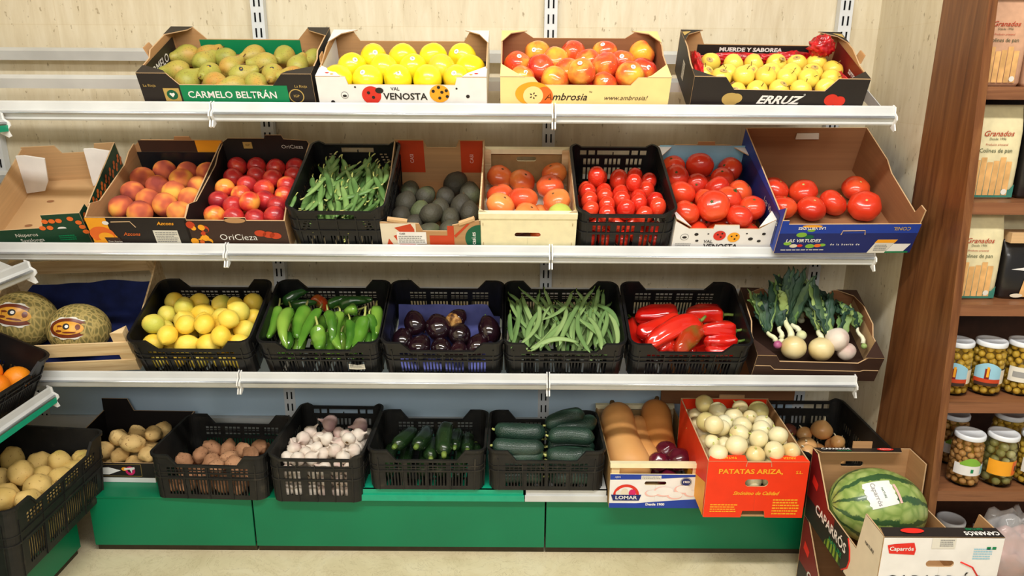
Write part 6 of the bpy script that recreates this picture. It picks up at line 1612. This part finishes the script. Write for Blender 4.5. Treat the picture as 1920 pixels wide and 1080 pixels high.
mb = MB(); mb.tube([(-.038, -.0005, .183), (-.036, -.0005, .199), (.038, -.0005, .199), (.040, -.0005, .183)], .0012, 5, M_['kraft_edge']); link('cut_line', mb.mesh('cut', False), fp)
# the front rim is folded inwards
for a, b, nm in ((-hw, -.036, 'PATATAS'), (.038, hw, 'ARIZA')):
    c1 = corner_tab(r, [(a, 0), (b, 0), (b-(.0 if a < 0 else .012), .028), (a+(.012 if a < 0 else 0), .028)], [H-.004, H-.004, H+.001, H+.001], 'print_red', 'kraft', 'folded_rim'); text(c1, nm, .010, T((a+b)/2, .014, H+.0002) @ RX(10) @ RZ(180), 'print_amber', .02)
patch(bp, rect(-hw+.006, hw-.006, H-.03, H+.010), T(0, D-.0047, 0) @ FRONT, 'print_red', 'red_lining')
for k, s_ in enumerate(sp): patch(s_, rect(-.19, .19, H-.045, H-.006), (T(-W/2+.0047, D/2, 0) @ RZ(90) @ FRONT) if k == 0 else (T(W/2-.0047, D/2, 0) @ RZ(-90) @ FRONT), 'print_red' if k == 0 else 'kraft', 'lining')
patch(sp[0], [(-.15, 0), (.19, 0), (.19, .12)], P_left(D/2, 0, W), 'print_amber', 'yellow_wedge')
rows = RW(1080, 720, 3, [[(730, 115), (810, 155), (925, 135, .9), (1022, 152, 1.1)], [(680, 215, 1.05), (770, 215), (878, 185), (960, 190, .8), (1045, 225)], [(755, 300), (835, 260, .9), (930, 237), (1045, 270), (1120, 300)], [(690, 320, .8), (815, 310), (910, 300), (992, 312)], [(770, 380), (868, 390, 1.12), (997, 382), (1095, 375), (1160, 365)]])
heap(Mr2, W, D, 'white_onion', 'onion', 'white onion', 'red carton', rows, .19, 'vegetable', 'white onions in the red carton', seed=16, under=0, up=1.0, it=14, s=.99, kinds={(0, 0): 'pale_onion', (0, 3): 'pale_onion', (1, 0): 'pale_onion'}, dscs={'pale_onion': 'greenish onion'}, hrow=[.225, .225, .232, .225, .212])
rnd = random.Random(44); its = []
for zz in (.165, .11):
    for j in range(6):
        for i in range(5): its.append((-.12+.06*i+(.01 if j % 2 else 0), .04+.063*j, zz))
for x, y, z in its:
    o = put('white_onion', 'onion', Mr2 @ T(min(x, .118), y, z) @ rand_rot(rnd), rnd); tag(o, 'white onion half hidden in the lower layers of the red carton', 'vegetable', 'white onions in the red carton')
# -- onions in the corner crate
rows = RW(1080, 720, 3, [[(1195, 262), (1305, 278, .9), (1400, 300, 1.2), (1515, 312, 1.1)], [(1205, 330), (1285, 350, 1.1), (1470, 330, .8)], [(1300, 385, .9)]])
heap(Mon, .288, .42, 'brown_onion', 'onion', 'golden brown onion', 'corner crate', rows, .10, 'vegetable', 'brown onions in the corner crate', seed=17, under=27, up=.7, kinds={(0, 0): 'shallot_onion', (1, 0): 'white_onion'}, dscs={'shallot_onion': 'reddish brown onion', 'white_onion': 'cream coloured onion'}, hrow=[.09, .10, .12])
# plywood sheet behind
mb = MB(); mb.box(.585, 1.105, 2.640, 2.648, .368, .66, M_['poplar_dark']); o = link('brown_board', mb.mesh('board', False)); tag(o, 'plain brown board leaning behind the carton of white onions', 'board')
o.data.materials[0] = M_['kraft_dark']; o.matrix_world = T(0, .02, 0)
# ============ side unit on the left
Mor = LF[3] @ T(-.222, .012, 0)
plastic_crate(Mor, .400, .30, .155, 'notched', 'black plastic crate of oranges on the side shelf at the left edge')
rows = [O(0, 480, 4.153, [(10, 920, 1.0), (120, 885, 1.05)]), O(0, 480, 4.153, [(15, 1000, 1.0)])]
rnd = random.Random(51)
hs = heap(Mor, .385, .30, 'orange', 'orange', 'orange', 'side crate', rows, .055, 'fruit', 'oranges in the side crate', seed=18, bounds=(-.19, .19, .008, .29), hrow=[.06, .06])
hs[0]['label'] = 'round orange cut by the photo edge, beside the whole one in the side crate'; hs[1]['label'] = 'whole orange with its green stem button, in the side crate'
hs[2]['label'] = 'orange at the front of the side crate, mostly outside the photo edge'
for x, y in ((-.04, .20), (-.13, .12), (-.13, .22), (-.05, .12)):
    o = put('orange', 'orange', Mor @ T(x, y, .045) @ rand_rot(rnd), rnd); tag(o, 'orange lying deeper in the side crate near the left edge', 'fruit', 'oranges in the side crate')
Mpo = T(-1.405, 2.045, .1925) @ RZ(90) @ RX(3)
plastic_crate(Mpo, .49, .40, .235, 'notched', 'large dusty black crate of yellow potatoes in the lower left corner', dusty=True)
rows = RW(0, 700, 2.84, [[(370, 485, 1.1), (415, 455, 1.05)], [(65, 455, 1.1), (205, 485, 1.15)], [(20, 560, 1.1), (95, 540), (235, 535), (310, 560)], [(60, 620), (120, 590, 1.05), (185, 600, 1.25)], [(25, 665, 1.15), (150, 660)]])
heap(Mpo, .47, .40, 'new_potato', 'potato', 'smooth yellow potato', 'corner crate', rows, .155, 'vegetable', 'yellow potatoes in the large corner crate', seed=19, s=1.12, under=40, hrow=[.15, .15, .16, .17, .17], bounds=(-.228, .228, .01, .385), it=60)
rnd = random.Random(52)
for j in range(3):
    for i in range(7):
        o = put('new_potato', 'potato', Mpo @ T(-.20+.066*i, .05+.02*(j % 2), .035+.055*j) @ rand_rot(rnd) @ SX(1.1, 1.1, 1.1), rnd); tag(o, 'potato behind the slots of the large crate in the lower left corner', 'vegetable', 'yellow potatoes in the large corner crate')
# a second crate peeking out on the floor in front of the side base
# ============ stacked melon cartons on the floor
def melon_carton(z, label, upper):
    M = T(1.103, 1.632, z); W, D, H = .306, .468, .238; hw = W/2; hd = D/2-.004; dl = .116
    r, fp, bp, sp = carton(M, W, D, H, 'print_white', 'kraft', side_l=[(-hd, H), (-hd+.10, H), (-hd+.122, dl), (hd-.15, dl), (hd-.035, H), (hd, H)], side_r=[(-hd, H), (-hd+.10, H), (-hd+.13, dl), (hd-.10, dl-.006), (hd-.095, H), (hd, H)],
        holes_f=[(0, .160, .036, .0095)], holes_b=[(-.025, .185, .036, .0095)], label=label, outer_side='print_black', group='tall watermelon cartons', outer_back='print_black')
    # printing on the front
    patch(fp, [(-.135, .190), (-.07, .186), (-.068, .202), (-.075, .222), (-.125, .218), (-.142, .214)], P_front(0, 0), 'print_caparros_red', 'red_ribbon'); text(fp, 'Caparrós', .0115, P_front(-.105, .204, .0013), 'print_white', .03)
    text(fp, 'CAPARRÓS', .036, P_front(-.012, .105, .001), 'print_black', .01, sx=.98); text(fp, 'NATURE', .018, P_front(.03, .066, .001), 'print_green', .02)
    mb = MB(); mb.tube([(.052, -.0005, .166), (.085, -.0005, .150), (.105, -.0005, .12), (.110, -.0005, .08), (.09, -.0005, .03)], .0022, 6, M_['print_caparros_red']); link('red_arc', mb.mesh('arc'), fp)
    small_print(fp, P_front(.105, .190), .05, .035, 5, 'print_sky'); patch(fp, rect(.112, .122, .203, .211), P_front(0, 0), 'print_emerald', 'green_square'); patch(fp, rect(.126, .136, .203, .211), P_front(0, 0), 'print_emerald', 'green_square')
    patch(fp, rect(-.03, .03, .206, .237), P_front(0, 0, .0012), 'print_offwhite', 'paper_label'); small_print(fp, P_front(.008, .222, .0016), .036, .022, 4, 'print_grey')
    # folded rims, black on top
    a = corner_tab(r, [(-hw, 0), (hw, 0), (hw-.004, .034), (-hw+.004, .034)], [H+.001, H+.001, H+.006, H+.006], 'print_black', 'kraft', 'folded_rim')
    patch(a, circ(-.075, .018, .030, .009, 20), T(0, 0, H+.0038) @ RX(8.4) @ T(0, 0, .0008), 'print_caparros_red', 'red_ribbon'); text(a, 'Caparrós', .008, T(-.075, .018, H+.0062) @ RX(8.4) @ RZ(180), 'print_white', .02)
    text(a, 'CAPARRÓS', .0125, T(.10, .012, H+.0050) @ RX(8.4) @ RZ(180), 'print_white', .04); text(a, 'NATURE', .008, T(.088, .027, H+.0068) @ RX(8.4) @ RZ(180), 'print_emerald', .03)
    b = corner_tab(r, [(-hw, D), (hw-.03, D), (hw-.045, D-.036), (-hw+.012, D-.036)], [H+.001, H+.001, H+.006, H+.006], 'print_black', 'kraft', 'folded_rim')
    text(b, 'CAPARRÓS', .0125, T(-.088, D-.014, H+.0048) @ RX(-7) , 'print_white', .04); text(b, 'NATURE', .008, T(-.066, D-.028, H+.0062) @ RX(-7), 'print_emerald', .03)
    patch(b, circ(.065, D-.018, .026, .008, 20), T(0, 0, 0), 'print_caparros_red', 'red_ribbon').matrix_basis = T(0, 0, H+.0062); text(b, 'Caparrós', .0065, T(.065, D-.018, H+.0070), 'print_white', .02)
    mb = MB(); mb.box(-.030, .030, D-.004, D, H, H+.024, M_['kraft']); link('card_tongue', mb.mesh('tongue', False), r)
    # side printing: dark field with the white front part cut by a red arc
    s = sp[0]
    fld = [(-hd+.002, .004), (.12, .004), (.135, .03), (.140, .07), (.125, .112), (-hd+.002, .112)]
    patch(s, [(.060, .0035), (hd, .0035), (hd, H-.001), (hd-.099, H-.001), (hd-.121, dl-.001), (.060, dl-.001)], P_left(D/2, 0, W, .0004), 'print_beige', 'pale_field')
    patch(s, [(-hd, .002), (.048, .002), (.078, .03), (.086, .06), (.078, .09), (.062, dl-.001), (-hd+.15, dl-.001), (-hd+.035, H-.001), (-hd, H-.001)], P_left(D/2, 0, W, .0007), 'print_black', 'dark_field')
    mb = MB(); mb.tube([(.048, .002, 0), (.078, .03, 0), (.086, .06, 0), (.078, .09, 0), (.062, dl-.001, 0)], .0026, 6, M_['print_caparros_red']); link('red_arc', mb.mesh('arc'), s, P_left(D/2, 0, W, .0005))
    patch(s, [(-hd, .075), (-.03, .075), (-.03, dl-.002), (-hd+.152, dl-.002), (-hd+.037, H-.003), (-hd, H-.003)], P_left(D/2, 0, W, .0009), 'print_maroon', 'maroon_field')
    text(s, 'CAPARRÓS', .030, P_left(D/2+.050, .072, W, .0016), 'print_white', .03, sx=1.0); text(s, 'NATURE', .016, P_left(D/2+.005, .038, W, .0016), 'print_emerald', .03)
    patch(s, [(-.165, .125), (-.205, .135), (-.20, .165), (-.16, .150)], P_left(D/2, 0, W, .0013), 'print_caparros_red', 'red_ribbon'); 
    patch(s, circ(-.02, .004, .055, .038, 20, 0, 180), P_left(D/2, 0, W, .0012), 'print_watermelon', 'watermelon_picture')
    c = text(s, 'NATURE', .009, P_left(.06, .165, W, .0014), 'print_black', .02)
    return M
melon_carton(.001, 'lower watermelon carton standing on the floor, under the open one', False)
Mw = melon_carton(.241, 'open white and black carton holding the watermelon, on top of another carton', True)
def on_ell(d, a, b, c, e=1.0):
    k = math.sqrt((d[0]/a)**2+(d[1]/b)**2+(d[2]/c)**2); return Vector(d)/k*e
ra, rl = .114, .142
wm = blob(M_['watermelon_skin'], ra, rl/ra, 0, 0, .02, .02, .015, 2, seg=48, rings=30)
p = Vector((-.003, .326, .0065+ra*.985))
Mwm = Mw @ T(*p) @ RY(90) @ RY(4) @ RZ(20)
o = link('watermelon', wm, None, Mwm); tag(o, 'striped green watermelon with a white paper sticker lying in the open carton', 'fruit')
inv = Mwm.to_3x3().inverted()
def wlabel(w, h, cx_, cz_, mat, e, jag=0):
    mb = MB(); vs = []; nx, nz = 12, 12
    c0 = Vector((-.28+cx_, -.62, .78)).normalized(); tx = Vector((1, .0, .25)).normalized(); ty = c0.cross(tx).normalized(); tx = ty.cross(c0)
    ty = -ty if ty.z < 0 else ty
    for j in range(nz+1):
        for i in range(nx+1):
            u = (-.5+i/nx)*w; v = (-.5+j/nz)*h
            if i in (0, nx) and jag: u += jag*math.sin(j*2.3)
            d = c0*.12+tx*u+ty*(v+cz_)
            dl_ = inv @ d; vs.append(on_ell(dl_, ra, ra, rl, e))
    fs = [(j*(nx+1)+i, j*(nx+1)+i+1, (j+1)*(nx+1)+i+1, (j+1)*(nx+1)+i) for j in range(nz) for i in range(nx)]
    mb.add(vs, fs, M_[mat]); return mb.mesh('sticker', True, False)
st = link('sticker', wlabel(.086, .082, 0, 0, 'print_white', 1.014, .003), o)
def wtext(body, size, cu_, cv_, mat, rot=-90):
    """lettering wrapped on the sticker"""
    tmp = text(None, body, size, None, mat, .02); me = tmp.data.copy(); bpy.data.objects.remove(tmp)
    c0 = Vector((-.28, -.62, .78)).normalized(); tx = Vector((1, .0, .25)).normalized(); ty = c0.cross(tx).normalized(); tx = ty.cross(c0); ty = -ty if ty.z < 0 else ty
    R2 = RZ(rot)
    for v in me.vertices:
        q = R2 @ v.co; d = c0*.12+tx*(q.x+cu_)+ty*(q.y+cv_); v.co = on_ell(inv @ d, ra, ra, rl, 1.021)
    return link('sticker_lettering', me, st)
wtext('Caparrós', .0135, -.014, .0, 'print_grey'); wtext('NATURE', .006, .008, .0, 'print_green')
link('sticker_print', wlabel(.008, .060, .42, 0, 'print_pink', 1.020), st)

# ============ in the walnut cabinet
def jar(M, style, label):
    r = root('glass_jar', M); tag(r, label, 'jar', 'jars in the walnut cabinet'); R, H = .044, .168
    mb = MB(); mb.lathe([(0, .0), (R*.85, .0), (R, .006), (R, H*.78), (R*.95, H*.84), (R*.86, H*.89), (R*.84, H*.93)], 32, M_['jar_glass']); gb = link('glass_body', mb.mesh('glass'), r)
    mb = MB(); mb.lathe([(0, H*.905), (R*.95, H*.905), (R*.97, H*.92), (R*.97, H*.975), (R*.93, H*.995), (R*.80, H*.992), (R*.78, H*.985), (0, H*.985)], 32, M_['lid_white']); link('lid', mb.mesh('lid'), r)
    om = {'olive': 'olive_skin', 'brown': 'brown_olive_skin', 'pickle': 'pickle_skin', 'green': 'olive_skin'}[style]
    mb = MB(); rnd = random.Random(hash(label) % 1000 if False else len(label)*13)
    ro = .0105 if style != 'pickle' else .013
    z = .006+ro; k = 0
    while z < H*.86:
        Rz = R-ro-.0025 if z < H*.76 else R*.84-ro-.001
        n = int(2*math.pi*Rz/(ro*2.0))
        for i in range(n):
            a = 2*math.pi*(i+.5*(k % 2))/n+rnd.uniform(-.08, .08); q = ro*rnd.uniform(.88, 1.06)
            c0 = Vector((Rz*math.cos(a), Rz*math.sin(a), z+rnd.uniform(-.003, .003)))
            prof = [(math.sin(math.pi*t/6), math.cos(math.pi*t/6)) for t in range(7)]
            mb.lathe([(x*q, y*q) for x, y in prof], 9, M_[om], T(*c0))
        z += ro*1.72; k += 1
    mb.lathe([(0, .003), (R-ro*1.8, .003), (R-ro*1.8, H*.86), (0, H*.86)], 20, M_['olive_brine'])
    c = link('pickled_olives' if style != 'pickle' else 'pickles', mb.mesh('contents'), r); c['kind'] = 'stuff'
    def wrap(name, a0, a1, z0, z1, mat, e=.0008, arch=0):
        m2 = MB(); n = 16; vs = []
        for i in range(n+1):
            a = (a0+(a1-a0)*i/n)*D2R; top = z1+arch*math.sin(math.pi*i/n)
            vs += [((R+e)*math.cos(a), (R+e)*math.sin(a), z0), ((R+e)*math.cos(a), (R+e)*math.sin(a), top)]
        m2.add(vs, [(2*i, 2*i+2, 2*i+3, 2*i+1) for i in range(n)], M_[mat]); return link(name, m2.mesh(name, True, False), r)
    if style == 'olive':
        l = wrap('paper_label', -165, -70, .040, .088, 'print_sky', arch=.018); wrap('label_band', -165, -70, .040, .056, 'print_casired', .0012); wrap('label_foot', -160, -75, .034, .044, 'print_brown', .0016); wrap('label_figure', -128, -112, .056, .088, 'print_maroon', .0016); wrap('label_figure', -122, -114, .062, .094, 'print_amber', .002); wrap('label_back', -70, -35, .040, .084, 'print_beige')
    elif style == 'brown':
        wrap('paper_label', -160, -25, .042, .078, 'print_white'); wrap('label_arch', -140, -60, .074, .080, 'print_lime', .0012, .020); wrap('label_leaf', -100, -90, .052, .064, 'print_emerald', .0016); wrap('label_print', -60, -32, .046, .074, 'print_sky', .0012)
    elif style == 'pickle':
        wrap('paper_label', -160, -30, .042, .090, 'print_amber'); wrap('label_picture', -72, -32, .044, .088, 'print_orange', .0012); wrap('label_spot', -60, -48, .056, .074, 'print_brown', .0016)
    else:
        wrap('paper_label', -160, -60, .046, .092, 'print_offwhite'); wrap('label_print', -145, -90, .060, .078, 'print_grey', .0012)
    return r
def lidtext(): pass
jar(T(1.338, 2.085, .6825), 'olive', 'jar of green olives half hidden by the cabinet side, upper jar shelf')
jar(T(1.437, 2.085, .6825), 'olive', 'whole jar of green olives with a picture label, upper jar shelf')
jar(T(1.536, 2.085, .6825), 'green', 'jar of green olives with a plain pale label, upper jar shelf')
jar(T(1.392, 2.035, .4035), 'brown', 'jar of brown olives with a white and lime label, lower jar shelf')
jar(T(1.494, 2.035, .4035), 'pickle', 'jar of mixed pickles with a bright yellow label, lower jar shelf')
jar(T(1.598, 2.035, .4035), 'green', 'jar of green olives right of the pickles, lower jar shelf')
jar(T(1.425, 2.170, .4035), 'brown', 'jar standing behind the brown olives, only its lid showing')
jar(T(1.600, 2.170, .4035), 'green', 'jar standing behind the pickles at the edge, only its lid showing')
jar(T(1.428, 2.100, .0625), 'brown', 'jar on the bottom cabinet board behind the open carton')
def bag(M, w, h, d, mat, label, foot='bag_teal', style='bread', name='snack_bag'):
    r = root(name, M); tag(r, label, 'bag', 'snack bags in the walnut cabinet')
    mb = MB(); n = 24; secs = []
    for z, kw, y0, y1 in ((0, .93, .004, d-.004), (.01, 1, 0, d), (h*.35, 1.0, -.001, d), (h*.72, .99, 0, d), (h*.85, .985, d*.18, d*.85), (h*.95, .98, d*.42, d*.56), (h, .97, d*.46, d*.52)):
        ring = []
        for k in range(n):
            a = 2*math.pi*k/n; cx_, sy_ = math.cos(a), math.sin(a); e = .35
            x = w/2*kw*math.copysign(abs(cx_)**e, cx_); y = (y0+y1)/2+(y1-y0)/2*math.copysign(abs(sy_)**e, sy_); ring.append((x, y, z))
        secs += ring
    fs = [(i*n+k, i*n+(k+1) % n, (i+1)*n+(k+1) % n, (i+1)*n+k) for i in range(6) for k in range(n)]; fs += [tuple(range(n-1, -1, -1)), tuple(6*n+k for k in range(n))]
    mb.add(secs, fs, M_[mat]); b = link('bag_body', mb.mesh('bag'), r)
    f = lambda x, z, e=.0025: T(x, -e, z) @ FRONT
    if style == 'bread':
        if foot: patch(b, [(-w*.46, .004), (w*.46, .004), (w*.46, h*.16), (w*.38, h*.10), (-w*.38, h*.10), (-w*.46, h*.16)], f(0, 0), foot, 'bag_foot')
        for k in range(6):
            x0 = -w*.36+k*w*.12; patch(b, rect(x0, x0+w*.105, .010, h*(.42+.03*math.sin(k*2))), f(0, 0, .003), 'breadstick', 'breadstick_picture')
        text(b, 'Colines de pan', h*.044, f(w*.0, h*.52), 'ink_green', .0, sx=.95); text(b, 'Producto artesanal', h*.022, f(0, h*.585), 'ink_red'); text(b, 'Granados', h*.058, f(0, h*.70), 'ink_red', .01, shear=.3); text(b, 'Desde 1996', h*.026, f(0, h*.645), 'ink_green')
        patch(b, rect(-w*.42, -w*.42+w*.13, .012, .012+h*.055), f(0, 0, .0036), 'print_blue', 'blue_stamp'); patch(b, circ(w*.28, .02, h*.032, n=16), f(0, 0, .0036), 'print_offwhite', 'round_stamp')
    else:
        patch(b, [(-w*.38, h*.52), (-w*.1, h*.56), (w*.2, h*.66), (w*.3, h*.60), (w*.1, h*.52), (-.0, h*.42), (-w*.14, h*.50)], f(0, 0), 'print_white', 'white_ribbon')
        patch(b, [(-w*.16, .008), (w*.40, .008), (w*.40, h*.33), (-w*.1, h*.36)], f(0, 0), 'breadstick', 'snack_picture'); patch(b, circ(-w*.2, h*.07, w*.12, h*.035, 16), f(0, 0, .003), 'print_beige', 'snack_picture')
        text(b, 'REGAÑÁS', h*.05, f(.0, h*.78 if h < .2 else h*.60), 'print_grey', .0)
    return r
bag(T(1.368, 2.125, 1.2665), .150, .262, .05, 'bag_cream', 'cream bag of breadsticks on the second cabinet shelf from the top')
bag(T(1.530, 2.125, 1.2665), .150, .275, .05, 'bag_black', 'tall black snack bag beside the upper cream breadstick bag', style='snack')
bag(T(1.345, 2.085, .9755), .150, .250, .05, 'bag_cream', 'cream bag of breadsticks on the third cabinet shelf, above the jars')
bag(T(1.510, 2.085, .9755), .158, .175, .06, 'bag_black', 'shorter black snack bag with a tan folded top, above the olive jars', style='snack')
bag(T(1.47, 2.165, .9755), .150, .250, .05, 'bag_cream', 'cream bag standing behind the shorter black snack bag')
mb = MB(); mb.box(-.074, .074, .0, .055, 0, .030, M_['kraft_light']); o = link('folded_top', mb.mesh('fold', False), [q for q in COL.objects if q.get('label', '').startswith('shorter black')][0], T(0, .002, .168))
bag(T(1.350, 2.150, 1.5785), .140, .235, .05, 'bag_pink', 'pinkish brown bag of breadsticks on the topmost visible cabinet shelf', foot=None)
bag(T(1.500, 2.150, 1.5785), .140, .225, .05, 'bag_pink', 'second pinkish bag at the edge of the topmost visible cabinet shelf', foot=None)
# wrapped meat in a clear bag at the bottom
r = root('clear_bag', T(1.575, 2.02, .0625)); tag(r, 'clear plastic bag with pale pink contents at the bottom of the cabinet', 'bag')
def lump(sx_, sy_, sz_, amp, mat, seed):
    mb = MB(); mb.lathe([(max(.01, math.sin(math.pi*i/22)), math.cos(math.pi*i/22)) for i in range(23)], 34, M_[mat], None,
        lambda q, z, t: Vector((q*math.cos(t)*sx_, q*math.sin(t)*sy_, sz_+z*sz_))*(1+amp*noise.noise(Vector((q*math.cos(t)*3+seed, q*math.sin(t)*3, z*3)))))
    return mb.mesh('lump')
link('wrapped_meat', lump(.085, .055, .09, .15, 'ham_pink', 1), r); link('clear_film', lump(.110, .075, .120, .22, 'clear_film', 4), r)
